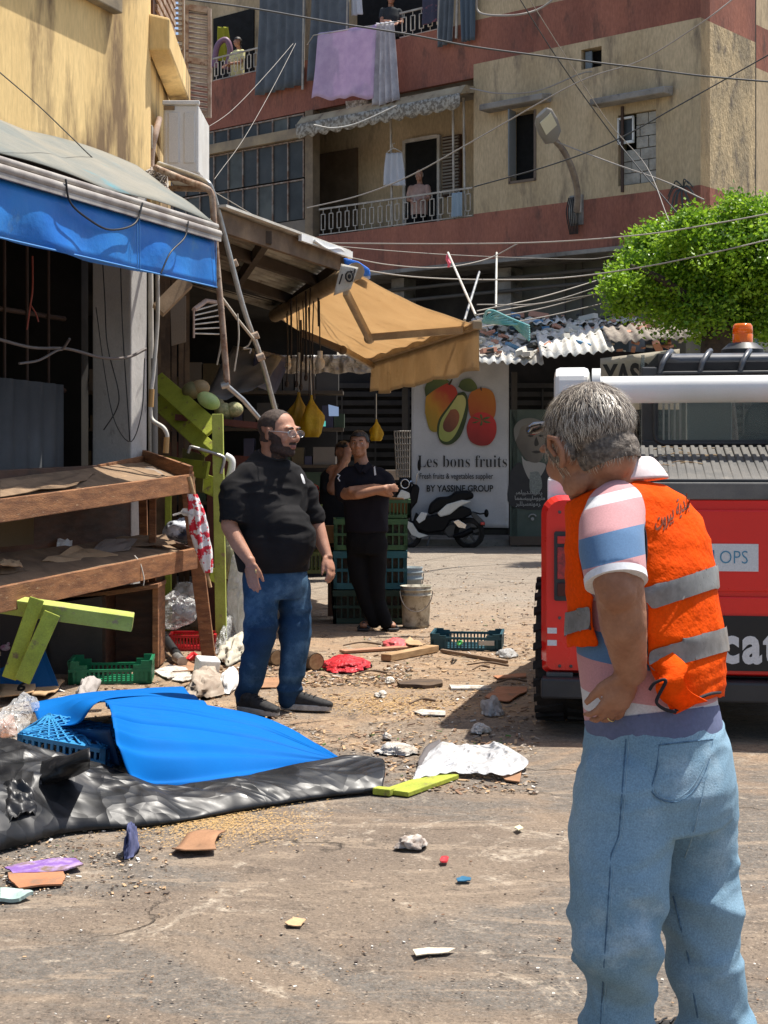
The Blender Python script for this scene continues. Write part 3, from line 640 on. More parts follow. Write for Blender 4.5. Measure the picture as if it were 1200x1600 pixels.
# upper balcony: doors, clutter
for x0, x1 in ((335, 398), (560, 640), (590, 690)):
    mb = MB(); a_, b_ = Fa.tz(x0, 50, -1.5)[0], Fa.tz(x1, 50, -1.5)[0]; Fa.box(mb, b_, a_, 10.3, 12.4, -1.5-.0, -1.455-.003*x0/400); mb.build('door_opening', MATS['pitch_dark'], ab)
mb = MB(); Fa.box(mb, Fa.tz(403, 50)[0]-.25, Fa.tz(403, 50)[0]-.1, 10.4, 13.2, -1.4, -.2); mb.build('divider_wall', beige_wall, ab)
# railings made of rails and ring-shaped balusters, each one a part
def railing(ta, tb, z0, z1, off, label):
    root = thing('balcony_railing', label, 'railing', tuple(Fa.pt(ta, z0, off)), group=None)
    mb = MB(); mb.beam(Fa.pt(ta, z1, off), Fa.pt(tb, z1, off), .035, .035); mb.build('top_rail', rail, root); mb = MB(); mb.beam(Fa.pt(ta, z0+.04, off), Fa.pt(tb, z0+.04, off), .025, .02); mb.build('bottom_rail', rail, root)
    n = int(abs(tb-ta)/.235); first = None; h = z1-z0-.07
    for i in range(n+1):
        t = ta+(tb-ta)*(i+.5)/(n+1); x = FD*.055
        if first is None:
            p = Fa.pt(t, z0+.05, off); mb = MB(); zz = lambda q: V((0, 0, q))
            mb.beam(p, p+zz(h*.18), .014, .014); mb.beam(p+zz(h*.82), p+zz(h), .014, .014)
            for s_ in (-1, 1): mb.beam(p+x*s_+zz(h*.18), p+x*s_+zz(h*.82), .016, .016, FN)
            mb.beam(p-x+zz(h*.18), p+x+zz(h*.18), .016, .016); mb.beam(p-x+zz(h*.82), p+x+zz(h*.82), .016, .016)
            first = mb.build('baluster', rail, root); tf = t
        else: dup(first, loc=tuple(FD*(t-tf)), parent=root)
    return root
railing(T(736), T(496), 6.4, 7.0, -.06, 'cream railing of the first floor balcony where the bald man stands')
railing(T(690), T(622), 10.33, 10.88, -.06, 'short cream railing of the top balcony right of the lilac laundry')
railing(T(402), T(330), 10.33, 10.88, -.06, 'cream railing of the top balcony where the woman in yellow leans')
# scalloped canopy
sc_ = thing('scalloped_canopy', 'old cream canopy with lacy scalloped edge over the first floor balcony', 'canopy', tuple(Fa.pt(T(600), 8.4, .3)))
ta, tb = T(742), T(486)
mb = MB(); mb.prism([Fa.pt(ta, 8.78, .5), Fa.pt(ta, 9.0, .3), Fa.pt(ta, 9.02, .0), Fa.pt(ta, 8.9, .0)], FD*(tb-ta)); mb.build('fascia', M('canopy_beam', (.42, .34, .22), (.28, .21, .13), s=2, rough=.85, c3=(.10, .06, .04), s3=4, a3=(.58, .7)), sc_)
rows = []
N_ = 150
for j in range(4):
    rows.append([Fa.pt(ta+(tb-ta)*i/N_, 8.80-(.10 if j == 1 else .18 if j == 2 else .26 if j == 3 else 0)-(.07*abs(math.sin(math.pi*i/N_*13)) if j == 3 else 0), .50+.03*math.sin(i*.45)*j/3) for i in range(N_+1)])
mb = MB(); mb.grid(rows); mb.build('scallop_edge', M('lace_cloth', (.50, .47, .40), (.22, .19, .15), s=14, lo=.44, hi=.56, rough=.9, trans=.2), sc_, solid=.005)
for px in (608, 705, 722): mb = MB(); mb.tube([Fa.pt(T(px), 6.42, -.1), Fa.pt(T(px), 8.85, -.05)], .025, 6); mb.build('post', rail, sc_)
# ledges over windows
for k, (x0, x1, z) in enumerate(((764, 862, 8.42), (936, 1052, 8.14))):
    mb = MB(); a_, b_ = T(x1), T(x0)
    pts = [Fa.pt(a_, z, .0), Fa.pt(a_, z, .34), Fa.pt(a_, z+.12, .34), Fa.pt(a_, z+.18, .0)]
    mb.prism(pts, FD*(b_-a_)); mb.build('window_ledge', concrete, ab, bevel=.02)
# window 1: open casement
mb = MB(); a_, b_ = T(838), T(795); Fa.box(mb, a_, b_, 6.95, 8.34, -.3, -.26); wn = mb.build('window', MATS['pitch_dark'], ab)
mb = MB()
for q in ((a_, a_+.05, 6.95, 8.34), (b_-.05, b_, 6.95, 8.34), (a_, b_, 6.95, 7.0)): Fa.box(mb, *q, -.02, .02)
mb.build('window_frame', M('brown_frame', (.16, .12, .09), rough=.7), wn)
mb = MB(); p = Fa.pt(b_-.17, 7.05, .04); mb.prism([p, p+FD*-.05+FN*.3, p+FD*-.08+FN*.3, p+FD*-.03], (0, 0, 1.3)); mb.build('casement', M('casement_grey', (.17, .18, .18), rough=.5), wn)
mb = MB(); Fa.box(mb, T(940), T(908), 8.94, 9.32, -.3, -.26); wn = mb.build('window', MATS['pitch_dark'], ab)
mb = MB(); Fa.box(mb, T(922), T(912), 8.96, 9.28, -.1, -.06); mb.build('pane', M('grey_pane', (.13, .15, .16), rough=.3), wn)
# window 2: half blocked up with concrete blocks
mb = MB(); a_, b_ = T(1025), T(966); Fa.box(mb, a_, b_, 6.62, 7.95, -.34, -.3); wn = mb.build('window', MATS['pitch_dark'], ab)
mb = MB(); Fa.box(mb, T(990), T(966), 7.42, 7.9, -.06, -.03); mb.build('pane', window_dark, wn)
mb = MB()
for q in ((T(990), T(988), 7.42, 7.9), (T(967), T(965), 7.42, 7.9), (T(990), T(966), 7.40, 7.45), (T(990), T(966), 7.86, 7.9)): Fa.box(mb, *q, -.03, .01)
mb.build('window_frame', white, wn)
mb = MB(); Fa.box(mb, T(973)-.03, T(973)+.02, 6.5, 8.1, .0, .04); mb.build('rusty_bar', MATS['dark_rust_bar'], wn)
bi = 0
for r in range(6):
    z = 6.64+r*.218; full = r < 3; A = a_+.02; B = (b_-.03 if r < 3 else T(992))
    w_ = .36; t = A-(.18 if r % 2 else 0)
    while t < B-.02:
        q0, q1 = max(t, A), min(t+w_-.015, B)
        if q1-q0 > .06: mb = MB(); Fa.box(mb, q0, q1, z, z+.205, -.16, -.06+random.uniform(-.012, .012)); mb.build('block', blockm, ab, bevel=.006)
        t += w_
# electricity meters under the lamp
mt = thing('electric_meter', 'cluster of grey meter boxes and cables on the pink band under the street lamp', 'meter', tuple(Fa.pt(T(900), 5.95, .05)))
mb = MB(); Fa.box(mb, T(912), T(892), 5.98, 6.55, .0, .05); mb.build('backboard', M('meter_board', (.28, .27, .25), (.18, .17, .16), s=7, rough=.7), mt)
for x0, x1, z0, z1 in ((893, 899, 6.1, 6.5), (904, 911, 6.2, 6.55), (898, 904, 6.0, 6.2)):
    mb = MB(); Fa.box(mb, T(x1), T(x0), z0, z1, .05, .12); mb.build('meter_box', cream, mt, bevel=.01)
mb = MB()
for i in range(7): mb.tube(spline([Fa.pt(T(895+i*2.5), 6.5, .14), Fa.pt(T(893+i*3), 6.2, .18), Fa.pt(T(895+i*2), 5.8, .1)], 4), .012, 5)
mb.build('cable', black, mt)
mb = MB()
for i in range(16):
    a_ = random.random()*6.28; mb.tube(spline([Fa.pt(T(1072), 6.42, .1), Fa.pt(T(1072)+.15*math.cos(a_), 6.42+.15*math.sin(a_), .2), Fa.pt(T(1072)+.3*math.cos(a_), 6.3+.3*math.sin(a_)-.1, .15)], 4), .012, 4)
tag(mb.build('cable_knot', M('dark_cable', (.06, .07, .07), rough=.6)), 'knot of dark cables on the pink band near the building corner', 'cables')
# street lamp on the wall
la = thing('street_lamp', 'grey street lamp on a curved arm fixed to the beige wall', 'street lamp', tuple(P(900, 300, 28.6)))
mb = MB(); mb.tube(spline([P(901, 330, 28.7), P(902, 298, 28.4), P(893, 262, 28), P(880, 235, 27.7), P(866, 218, 27.4)], 6), [.06]*24+[.05]*9, 8); mb.build('arm', M('lamp_arm', (.25, .21, .17), (.15, .12, .1), s=5, rough=.6), la)
mb = MB(); a = P(866, 218, 27.4); b = P(846, 176, 26.7)
x, y, d = frame(b-a, V((0, -1, .4)))
secs = []
for t, wq, hq in ((0, .09, .05), (.12, .19, .07), (.5, .22, .08), (.85, .2, .06), (1, .13, .03)): secs.append((a.lerp(b, t), x*wq, y*hq))
mb.oval(secs, 20); mb.build('lamp_head', M('lamp_grey', (.24, .23, .21), rough=.5), la)
mb = MB(); n_ = -y if y.z > 0 else y
n_ = y if y.dot(V((0, -1, -.2))) > 0 else -y
c0 = a.lerp(b, .45)+n_*.078; c1 = a.lerp(b, .88)+n_*.062
mb.beam(c0, c1, .26, .015, n_); mb.build('lamp_glass', M('lamp_lens', (.62, .60, .46), rough=.2), la)

# ---------------------------------------------------------------- mezzanine wall and street-level market shed below the facade
mz = thing('mezzanine_wall', 'grey-green concrete wall of the low mezzanine storey under the pink band', 'wall', tuple(Fa.pt(4, 3, -1)))
mb = MB(); Fa.box(mb, -.0, 4.6, 0, 5.42, -1.3, -1.0); mb.build('render_coat', grey_wall, mz)
mb = MB(); Fa.box(mb, 4.6, 15.5, 0, 5.42, -1.6, -1.3); mb.build('dark_render', M('near_black_wall', (.05, .045, .04), (.03, .027, .025), s=2, rough=.95), mz)  # left stretch of the wall in a much darker tone
mb = MB()
for t in (1.5, 4.6, 7.4, 10.2): Fa.box(mb, t, t+.35, 0, 5.4, -1.0, -.6)
mb.build('column', concrete, mz)
mb = MB()
for z in (4.95, 5.2): mb.tube([Fa.pt(0, z, -.55), Fa.pt(15, z-.1, -.55)], .04, 6)
for t in (3.1, 3.5): mb.tube([Fa.pt(t, 3.5, -.9), Fa.pt(t, 5.4, -.9)], .03, 6)
mb.build('pipe', M('dull_pipe', (.10, .09, .08), rough=.8), mz)
mb = MB(); Rf.box(mb, .0, 9, 0, 5.5, -.6, -.3); mb.build('flank_wall', grey_wall, mz)
text('EIN', .3, black, Fa.pt(T(945), 4.25, -.97), -FD, (0, 0, 1), mz, bold=.01); text('WiFi', .26, black, Fa.pt(T(948), 3.98, -.97), -FD, (0, 0, 1), mz, bold=.01)
# shed
sh = thing('market_shed', 'dark open market shed under the sagging corrugated roofs', 'shed', (2, 28, 0))
mb = MB(); mb.box((2.5, 28.6, 1.75), (17, .1, 3.5)); mb.build('back_wall', dark, sh)
for x in (-3.6, -1.2, .36, 2.24, 4.3, 6.4): mb = MB(); mb.box((x, 26.45, 1.5), (.1, .1, 3.0)); mb.build('post', M('shade_dark_post', (.045, .04, .035), rough=.8), sh)  # the shed's inner darkness is put into the post colour
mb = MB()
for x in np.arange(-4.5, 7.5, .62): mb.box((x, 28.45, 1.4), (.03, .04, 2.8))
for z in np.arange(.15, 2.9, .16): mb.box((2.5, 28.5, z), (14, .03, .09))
mb.build('roller_shutter', M('shade_dark_shutter', (.03, .028, .026), (.05, .045, .04), s=2, rough=.7), sh)  # near-black colour stands for the unlit depth of the shed
mb = MB(); mb.box((2.5, 28.0, .05), (16, 2.4, .1)); mb.box((2.5, 26.75, .05), (15.6, .2, .12)); mb.build('shop_step', concrete, sh, bevel=.01)
# corrugated roof sheets: each one its own part
rr = random.Random(4)
def sheetroof(x0, x1, y0, y1, z0, z1, zr0, zr1, name='roof_sheet', m=corr_white, n=10):
    mb = MB(); corrugated(mb, (x0, y0, z0), (x1, y0, z1), (x1+.1, y1, zr1), (x0+.1, y1, zr0), n, .028, (0, 0, 1), 4, .05); return mb.build(name, m, sh, solid=.006)
k25 = lambda py, D: EYE-(py-HORY)*D/FPX
sheetroof(1.50, 2.62, 25.2, 27.2, k25(566, 25.2), k25(569, 25.2), 3.75, 3.8, n=8)
sheetroof(2.55, 3.75, 25.0, 27.2, k25(563, 25.0)+.04, k25(548, 25.0), 3.85, 3.95, n=8)
sheetroof(-3.5, 1.6, 25.6, 27.2, 3.05, 3.05, 3.5, 3.6, n=26, m=corr)
sheetroof(3.7, 5.2, 25.3, 27.3, 3.42, 3.5, 3.95, 3.98, n=9, m=M('dirty_corrugated', (.28, .24, .19), (.14, .11, .09), s=4, rough=.8))
sheetroof(5.1, 7.6, 25.3, 27.3, 3.42, 3.55, 3.95, 3.98, n=14, m=MATS['dirty_corrugated'])
for i, (x0, x1, c_) in enumerate(((1.6, 3.2, white), (2.9, 4.4, corr_white))):
    mb = MB(); corrugated(mb, (x0, 26.9, 3.83), (x1, 26.9, 3.9), (x1+.1, 28.2, 4.12), (x0, 28.2, 4.05), 10, .03, (0, 0, 1), 4, .08); mb.build('roof_sheet', corr_white, sh, solid=.006)
# rubble and rags lying on the shed roof
mb = MB(); cols = [M('rag_white', (.6, .57, .5), rough=.9), M('rag_pink', (.5, .25, .17), rough=.9), M('rag_dark', (.05, .05, .045), rough=.9), M('rag_blue', (.12, .25, .4), rough=.9)]
for i in range(330):
    x = rr.uniform(1.6, 7.2); y = rr.uniform(25.4, 27.9); z = 3.12+(y-25.2)*.36+.1*max(0, x-2.6)*(.6 if y < 27 else .2); s_ = rr.uniform(.03, .13)
    mb.mi = rr.choice((0, 0, 2, 2, 3) if x < 4 else (0, 1, 2, 2, 2)) if 0 else rr.choice((0, 0, 0, 2, 2, 1, 3))
    if 3.9 < x < 5.0 and rr.random() < .6: mb.mi = 1
    mb.box((x, y, z+s_*.4), (s_*rr.uniform(1, 3), s_, s_*rr.uniform(.3, .8)), rot(rr.uniform(-.4, .4), rr.uniform(-.4, .4), rr.uniform(0, 3)))
tag(mb.build('roof_rubble', cols, kind='stuff'), 'rags, planks and rubble strewn over the corrugated shed roofs', 'rubble')
# second sloping sign "YA" behind the loader
sg = thing('shop_banner', 'cream banner with big black letters behind the loader roof', 'banner', (4.5, 25, 2.5))
D = 25.0; a = P(938, 560, D); b = P(1062, 545, D); c = P(1062, 640, D); d = P(938, 640, D)
mb = MB(); rows = [[a.lerp(b, i/12).lerp(d.lerp(c, i/12), j/8)+V((0, .03*noise.noise(V((i*.5, j*.4, 0))), 0)) for i in range(13)] for j in range(9)]
mb.grid(rows); mb.build('cloth', M('banner_cream', (.46, .41, .32), (.38, .33, .25), s=2, rough=.8), sg, solid=.004)
text('YASSINE', .5, black, P(944, 604, 24.93), (1, 0, .04), (0, 0, 1), sg, bold=.02, sx=.66)
# ---------------------------------------------------------------- greengrocer's: building behind, corrugated roof, folding awning
gs = thing('greengrocer_shop', 'dark greengrocer shop room under the corrugated roof behind the folded-arm awning', 'shop', (-3, 18, 0))
mb = MB()
mb.box((-3.4, 19.6, 1.75), (5.6, .12, 3.5)); mb.box((-6.2, 16.5, 1.75), (.12, 6, 3.5))
mb.prism([V((-6.2, 12.3, 3.42)), V((-1.75, 14.3, 3.2)), V((-.9, 17.6, 3.2)), V((-.7, 19.6, 3.2)), V((-6.2, 19.6, 3.4))], (0, 0, .06))
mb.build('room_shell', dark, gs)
mb = MB(); mb.box((-3.4, 21.5, 3.8), (5.4, 3.6, .5)); mb.box((-5.5, 20.5, 3.8), (5, 8, .4)); mb.build('flat_roof', concrete, gs)
bl = M('brown_lining', (.075, .045, .025), (.04, .028, .018), s=2, rough=.85)
mb = MB(); mb.prism([V((-2.05, 14.6, 0)), V((-2.6, 16.8, 0)), V((-2.65, 16.8, 0)), V((-2.1, 14.6, 0))], (0, 0, 3.1)); mb.build('plank_wall', bl, gs)
mb = MB()
for x, y in ((247, 13.0), (254, 13.2), (262, 13.3), (272, 13.4), (283, 13.5), (292, 13.6)):
    p = P(x, 600, y); mb.box((p.x, y, 1.6), (.045, .03, 3.2), rz(.2))
mb.build('dark_stud', M('stud_brown', (.16, .10, .055), (.08, .05, .03), s=5, rough=.85), gs)
# corrugated roof, seen from below
R1 = V((-1.40, 11.25, 3.36)); R2 = V((-.376, 13.9, 3.33)); R3 = V((-1.16, 17.3, 3.19)); R4 = V((-3.3, 15.0, 3.22))
rf = thing('corrugated_roof', 'weathered corrugated roof over the greengrocer stall seen from below', 'roof', tuple(R4))
R0 = R1+AD*.42; R5 = V((-3.6, 12.2, 3.3))
mb = MB()
corrugated(mb, R2, R3, V((-4.3, 16.3, 3.2)), R0+(-R2+R2), 1, 0, (0, 0, 1)) if 0 else None
n = 22; rows = []
A_, B_, C_, D_ = R0, R2, R3+V((-.1, .2, 0)), V((-2.09, 14.73, 3.24))
rr0, rr1, rm = [], [], []
for i in range(n*4+1):
    t = i/(n*4); h = V((0, 0, .030*math.sin(i*math.pi/2+.3)))
    p, q = A_.lerp(D_, t)+h, B_.lerp(C_, t)+h; rr0.append(p); rr1.append(q); rm.append(p.lerp(q, .5)+V((0, 0, .015*noise.noise(V((t*8, 0, 0))))))
mb.grid([rr0, rm, rr1]); mb.build('roof_sheet', corr, rf, solid=.004)
mb = MB(); mb.beam(R0+V((0, 0, .03)), R2+AD*.05+V((0, 0, .03)), .12, .02); mb.build('edge_flashing', cream, rf)
mb = MB(); mb.beam(R0+V((-.03, .03, -.07)), R2+V((-.03, .03, -.07)), .045, .16); mb.build('edge_beam', M('beam_brown', (.22, .15, .09), (.12, .08, .05), s=4, rough=.8), rf)
mb = MB(); mb.beam(R1.lerp(R2, .62)+V((.06, .02, .0)), R2+V((.08, -.02, -.01)), .03, .06); mb.tube(spline([R1.lerp(R2, .7)+V((.09, 0, 0)), R1.lerp(R2, .8)+V((.09, 0, -.03)), R1.lerp(R2, .9)+V((.09, 0, .01)), R2+V((.08, 0, -.06))], 4), .012, 5); mb.build('lamp_tube', white, rf)
for a, b in ((A_.lerp(D_, .28), B_.lerp(C_, .3)), (A_.lerp(D_, .62), B_.lerp(C_, .66)), (B_, C_), (R1.lerp(R2, .45), A_.lerp(D_, .6).lerp(B_.lerp(C_, .6), .45))):
    mb = MB(); mb.beam(a+V((0, 0, -.075)), b+V((0, 0, -.075)), .06, .10); mb.build('rafter', M('rafter_dark', (.07, .05, .035), rough=.8), rf)
mb = MB(); mb.beam(P(247, 485, 11.9), P(292, 440, 12.0), .11, .09, V((0, -1, 0)))
tag(mb.build('brace', M('tan_brace', (.33, .23, .14), (.22, .15, .09), s=5, rough=.8)), 'tan diagonal timber brace under the right end of the blue awning', 'brace')
mb = MB(); mb.prism([P(266, 470, 12.5), P(290, 462, 12.5), P(290, 534, 12.5), P(268, 540, 12.5)], (0, .03, 0)); tag(mb.build('board', M('pale_board', (.20, .16, .12), rough=.8)), 'faded board hanging in shadow behind the tan diagonal brace', 'board')
# blue plastic barrel end and a sign card at the roof corner
D = 13.3
mb = MB(); mb.prism([P(536, 402, D), P(560, 408, D), P(578, 420, D), P(579, 432, D), P(560, 430, D), P(538, 412, D)], (0, .25, 0))
tag(mb.build('awning_end_cap', M('royal_blue', (.015, .12, .5), rough=.35), bevel=.02), 'bright blue plastic end cap at the upper corner of the tan awning', 'end cap')
cs = thing('sign_card', 'crumpled white printed card hanging at the upper corner of the tan awning', 'card', tuple(P(540, 460, 12.9)))
D = 12.95; mb = MB(); a, b, c, d = P(533, 412, D), P(560, 418, D), P(548, 452, D), P(521, 462, D)
rows = [[a.lerp(b, i/6).lerp(d.lerp(c, i/6), j/6)+V((0, .03*noise.noise(V((i, j, 2))), 0)) for i in range(7)] for j in range(7)]
mb.grid(rows); mb.build('card', M('card_white', (.5, .48, .42), (.4, .37, .31), s=8, rough=.7), cs, solid=.003)
mb = MB()
mb.tube([P(546+6*math.cos(k*.7), 432+8*math.sin(k*.7), D-.03) for k in range(10)], .008, 5); mb.ball(P(546, 432, D-.03), (.015, .01, .02)); mb.ball(P(549, 424, D-.03), (.012, .01, .012))
mb.tube([P(535, 428, D-.02), P(530, 444, D-.02)], .006, 4); mb.tube([P(555, 420, D-.02), P(550, 440, D-.02)], .006, 4)
mb.build('print', black, cs)
# tan folding-arm awning
C0, C1 = V((-.25, 13.16, 3.08)), V((-1.21, 17.07, 3.08)); B0, B1 = V((.81, 13.4, 2.645)), V((-.16, 17.3, 2.60))
ta_ = thing('folding_awning', 'large tan retractable awning with folding arms and hanging valance', 'awning', tuple(C0.lerp(C1, .5)))
rows = []
for j in range(17):
    u = j/16; rows.append([C0.lerp(C1, i/40).lerp(B0.lerp(B1, i/40), u)+V((0, 0, -.09*math.sin(u*math.pi)*(1-.4*abs(i/20-1))+.012*math.sin(i*.9+u*3+2*noise.noise(V((i*.2, u*3, 0))))*(.3+u))) for i in range(41)])
mb = MB(); mb.grid(rows); mb.build('cloth', tan_cloth, ta_, solid=.003)
rows = []
for j in range(9):
    u = j/8; rows.append([B0.lerp(B1, i/60)+V((.02+.025*u*math.sin(i*.8+2*noise.noise(V((i*.15, 0, 0)))), 0, -.04-.36*u+.015*u*math.sin(i*.35)+(.03*u if i > 55 else 0))) for i in range(61)])
mb = MB(); mb.grid(rows); mb.build('valance', M('tan_valance', (.64, .51, .34), (.55, .43, .28), s=3, rough=.9, trans=.42, c3=(.42, .30, .17), s3=7, a3=(.6, .72)), ta_, solid=.003)
vd = (B1-B0).normalized()
mb = MB(); mb.beam(B0-vd*.02, B1+vd*.02, .09, .08); mb.build('front_bar', tan_frame, ta_, bevel=.01)
mb = MB(); mb.tube([C0-vd*.05, C1], .075, 12); mb.build('roller', tan_frame, ta_)
for (c, e, f) in ((P(536, 462, 13.3), P(577, 527, 12.9), P(727, 519, 13.45)), (P(536, 545, 16.7), P(578, 570, 16.4), P(600, 556, 17.0))):
    pass
for k, (c, e, f) in enumerate(((P(540, 452, 13.2)+V((0, 0, -.02)), P(577, 529, 13.9), B0.lerp(B1, .03)+V((-.08, 0, -.03))), (P(470, 520, 16.0), P(535, 547, 16.2), P(583, 572, 17.0)))):
    mb = MB(); mb.beam(c, e, .05, .075); mb.ball(e, .05); mb.build('upper_arm', tan_frame if k == 0 else M('dark_arm', (.10, .07, .05), rough=.7), ta_, bevel=.01)
    mb = MB(); mb.beam(e+V((0, 0, .01)), f, .045, .065); mb.build('forearm', tan_frame, ta_, bevel=.01)
mb = MB(); q = B0.lerp(B1, .045); mb.prism([q+V((.05, 0, -.22)), q+V((.05, .35, -.19)), q+V((.05, .33, -.33)), q+V((.05, .03, -.37))], (.004, 0, 0)); mb.build('blue_patch', M('blue_patch', (.06, .16, .2), (.3, .2, .1), s=20, rough=.9), ta_)
mb = MB()
for i in range(7): mb.tube(spline([B0+V((.05, -.05, .02)), B0+V((.1+.04*i, -.1, .12-.02*i)), B0+V((.28, -.1+.02*i, .05)), B0+V((.45, -.1, -.02-.02*i))], 4), .013, 5)
tag(mb.build('tied_rag', M('aqua_rag', (.12, .42, .45), (.3, .55, .52), s=9, rough=.8)), 'aqua rag tied round the outer front corner of the tan awning', 'rag')
# crossed thin poles with pink ribbon above the awning corner
for nm, a, b, lb_, m_ in (('thin_pole', P(700, 395, 15), P(743, 492, 13.4), 'thin white pole with a pink ribbon tied near its top above the awning corner', cream), ('thin_pole', P(749, 425, 15), P(726, 500, 13.4), 'thin grey pole crossing behind the pole with the pink ribbon', galv)):
    r_ = thing(nm, lb_, 'pole', tuple(b)); mb = MB(); mb.tube([a, b], .012, 6); mb.build('rod', m_, r_)
    if nm and 'ribbon tied' in lb_:
        mb = MB()
        for i in range(6): mb.tube(spline([P(700, 398, 14.97), P(698+i, 404+i, 14.95), P(703-i*.5, 412+i, 14.93)], 3), .014, 4)
        mb.build('ribbon', M('pink_ribbon', (.7, .12, .2), rough=.6), r_)
# inner silver canopy strip
rows = []
for j in range(7):
    u = j/6; rows.append([P(408+ (583-408)*i/60, 556+u*27+1.5*math.sin(i*.5)*u, 17.6)+V((0, -.35*(1-u)*.3-.05*noise.noise(V((i*.35, u*2+i*.1, 0)))*1.5, 0)) for i in range(61)])
mb = MB(); mb.grid(rows); mb.build('silver_canopy', M('silver_tarp', (.42, .39, .35), (.26, .24, .21), s=6, rough=.35, spec=.7, vor=.05, vs=4), None, solid=.004, label='crinkled silver tarpaulin strip stretched across inside the greengrocer stall', cat='tarpaulin')
mb = MB(); a, b, c, d = P(300, 640, 14.0), P(352, 560, 14.8), P(395, 600, 14.8), P(408, 605, 14.2)
rows = [[P(312, 632, 14.2).lerp(P(412, 604, 14.3), i/12).lerp(P(365, 540, 15.4).lerp(P(440, 560, 15.4), i/12), j/8)+V((0, 0, .05*noise.noise(V((i*.3, j*.3, 0))))) for i in range(13)] for j in range(9)]
mb.grid(rows); mb.build('shade_cloth', M('pale_grey_cloth', (.25, .25, .26), (.16, .17, .18), s=2, rough=.8), None, solid=.004, label='pale grey cloth sheet stretched low behind the leaning green boards', cat='cloth')
rows = [[P(400, 545, 15).lerp(P(455, 560, 16), i/8).lerp(P(390, 600, 15).lerp(P(430, 615, 15.6), i/8), j/6)+V((0, .08*noise.noise(V((i*.4, j*.5, 0))), 0)) for i in range(9)] for j in range(7)]
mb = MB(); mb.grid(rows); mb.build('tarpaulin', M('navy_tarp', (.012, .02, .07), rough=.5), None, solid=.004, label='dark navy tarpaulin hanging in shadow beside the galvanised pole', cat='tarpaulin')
# hanging bulbs, bags, cords
def bulb(px, py, D, r, lbl, wire_top):
    t = thing('light_bulb', lbl, 'light bulb', tuple(P(px, py, D)), group='bare bulbs hanging under the awning')
    mb = MB(); mb.ball(P(px, py, D), (r, r, r*1.2), n=14, m=10); mb.build('bulb_glass', M('bulb_glass', (.55, .5, .42), rough=.3, alpha=.8), t)
    mb = MB(); mb.tube([P(px, py, D)+V((0, 0, r)), P(px, py, D)+V((0, 0, r+.07))], .025, 8); mb.build('socket', cream, t)
    mb = MB(); mb.tube([P(px, py, D)+V((0, 0, r+.07)), P(px-1, wire_top, D)], .006, 4); mb.build('cord', black, t)
bulb(500, 568, 14.5, .048, 'biggest bare bulb, hanging by a cord in front of the silver strip', 470)
bulb(468, 568, 15, .035, 'smaller bulb hanging beside white fittings left of the biggest bulb', 480)
bulb(450, 572, 15.2, .032, 'small bulb hanging leftmost under the corrugated roof', 485)
mb = MB()
for i, (x, y0, y1) in enumerate(((455, 470, 560), (463, 460, 600), (473, 470, 565), (478, 455, 590), (485, 450, 560), (490, 470, 620), (498, 440, 510), (448, 490, 600), (482, 480, 640), (470, 500, 605))):
    mb.tube(spline([P(x, y0, 14.6), P(x+2*math.sin(i), (y0+y1)/2, 14.6), P(x, y1, 14.6)], 5), .006+.004*(i % 3 == 0), 4); 
    if i % 2: mb.ball(P(x, y1, 14.6), (.02, .02, .035), n=6, m=5)
tag(mb.build('hanging_cords', M('cord_black', (.03, .02, .015), rough=.7), kind='stuff'), 'dark cords and hooks dangling under the corrugated roof edge', 'cords')
def bag(px, py, w_, h_, D, m_, lbl, seed, group=None, name='plastic_bag'):
    rs = random.Random(seed); mb = MB(); c = P(px, py, D); W_ = w_*D/FPX/2; H_ = h_*D/FPX; rg = []
    for j in range(11):
        u = j/10; f = (.12+.9*smooth01(.05, .55, u)) if u < .95 else .75; r = []
        for k in range(26):
            a = 2*math.pi*k/26; q = 1+.55*noise.noise(V((math.cos(a)*1.5+seed, math.sin(a)*1.5, u*3.2)))+.12*math.sin(a*6+u*5+seed)+.12*math.cos(4*a+seed)
            r.append(c+V((W_*f*q*math.cos(a), W_*.6*f*q*math.sin(a), -H_*u)))
        rg.append(r)
    mb.rings(rg)
    return mb.build(name, m_, None, label=lbl, cat='plastic bag', group=group)
yb = M('yellow_bag', (.62, .42, .02), (.5, .3, .01), s=8, rough=.45, trans=.35, bump=.01, bs=20)
bag(487, 617, 32, 66, 14.3, yb, 'bright yellow plastic bag hanging in front, just right of the spectacled man', 3)
bag(467, 613, 28, 60, 14.6, M('mustard_bag', (.35, .22, .02), rough=.5, trans=.3), 'mustard bag hanging behind the bright yellow bag', 5)
bag(588, 655, 18, 34, 15, yb, 'small yellow bag with mauve streak hanging beside the man with crossed arms', 8)
mb = MB(); mb.tube([P(467, 612, 14.6), P(467, 560, 14.6)], .004, 4); mb.tube([P(487, 618, 14.3), P(484, 560, 14.6)], .004, 4); mb.tube([P(588, 656, 15), P(588, 615, 15)], .004, 4)
tag(mb.build('hanging_string', cream), 'strings holding the yellow bags in the stall', 'string')
# wire basket rack hanging
wr = thing('wire_rack', 'white wire drying rack hanging above the leaning green boards', 'wire rack', tuple(P(330, 495, 12.2)))
for i in range(6):
    mb = MB(); y = 478+i*7; mb.tube([P(303, y+8, 12.1), P(352-i*2, y-6+i*3, 12.7)], .007, 5); mb.build('bar', cream, wr)
mb = MB(); mb.tube([P(303, 484, 12.1), P(303, 528, 12.1)], .009, 5); mb.tube([P(303, 484, 12.1), P(322, 470, 12.4), P(352, 474, 12.7)], .02, 5); mb.build('side_rail', M('rusty_white', (.45, .33, .27), rough=.7), wr)
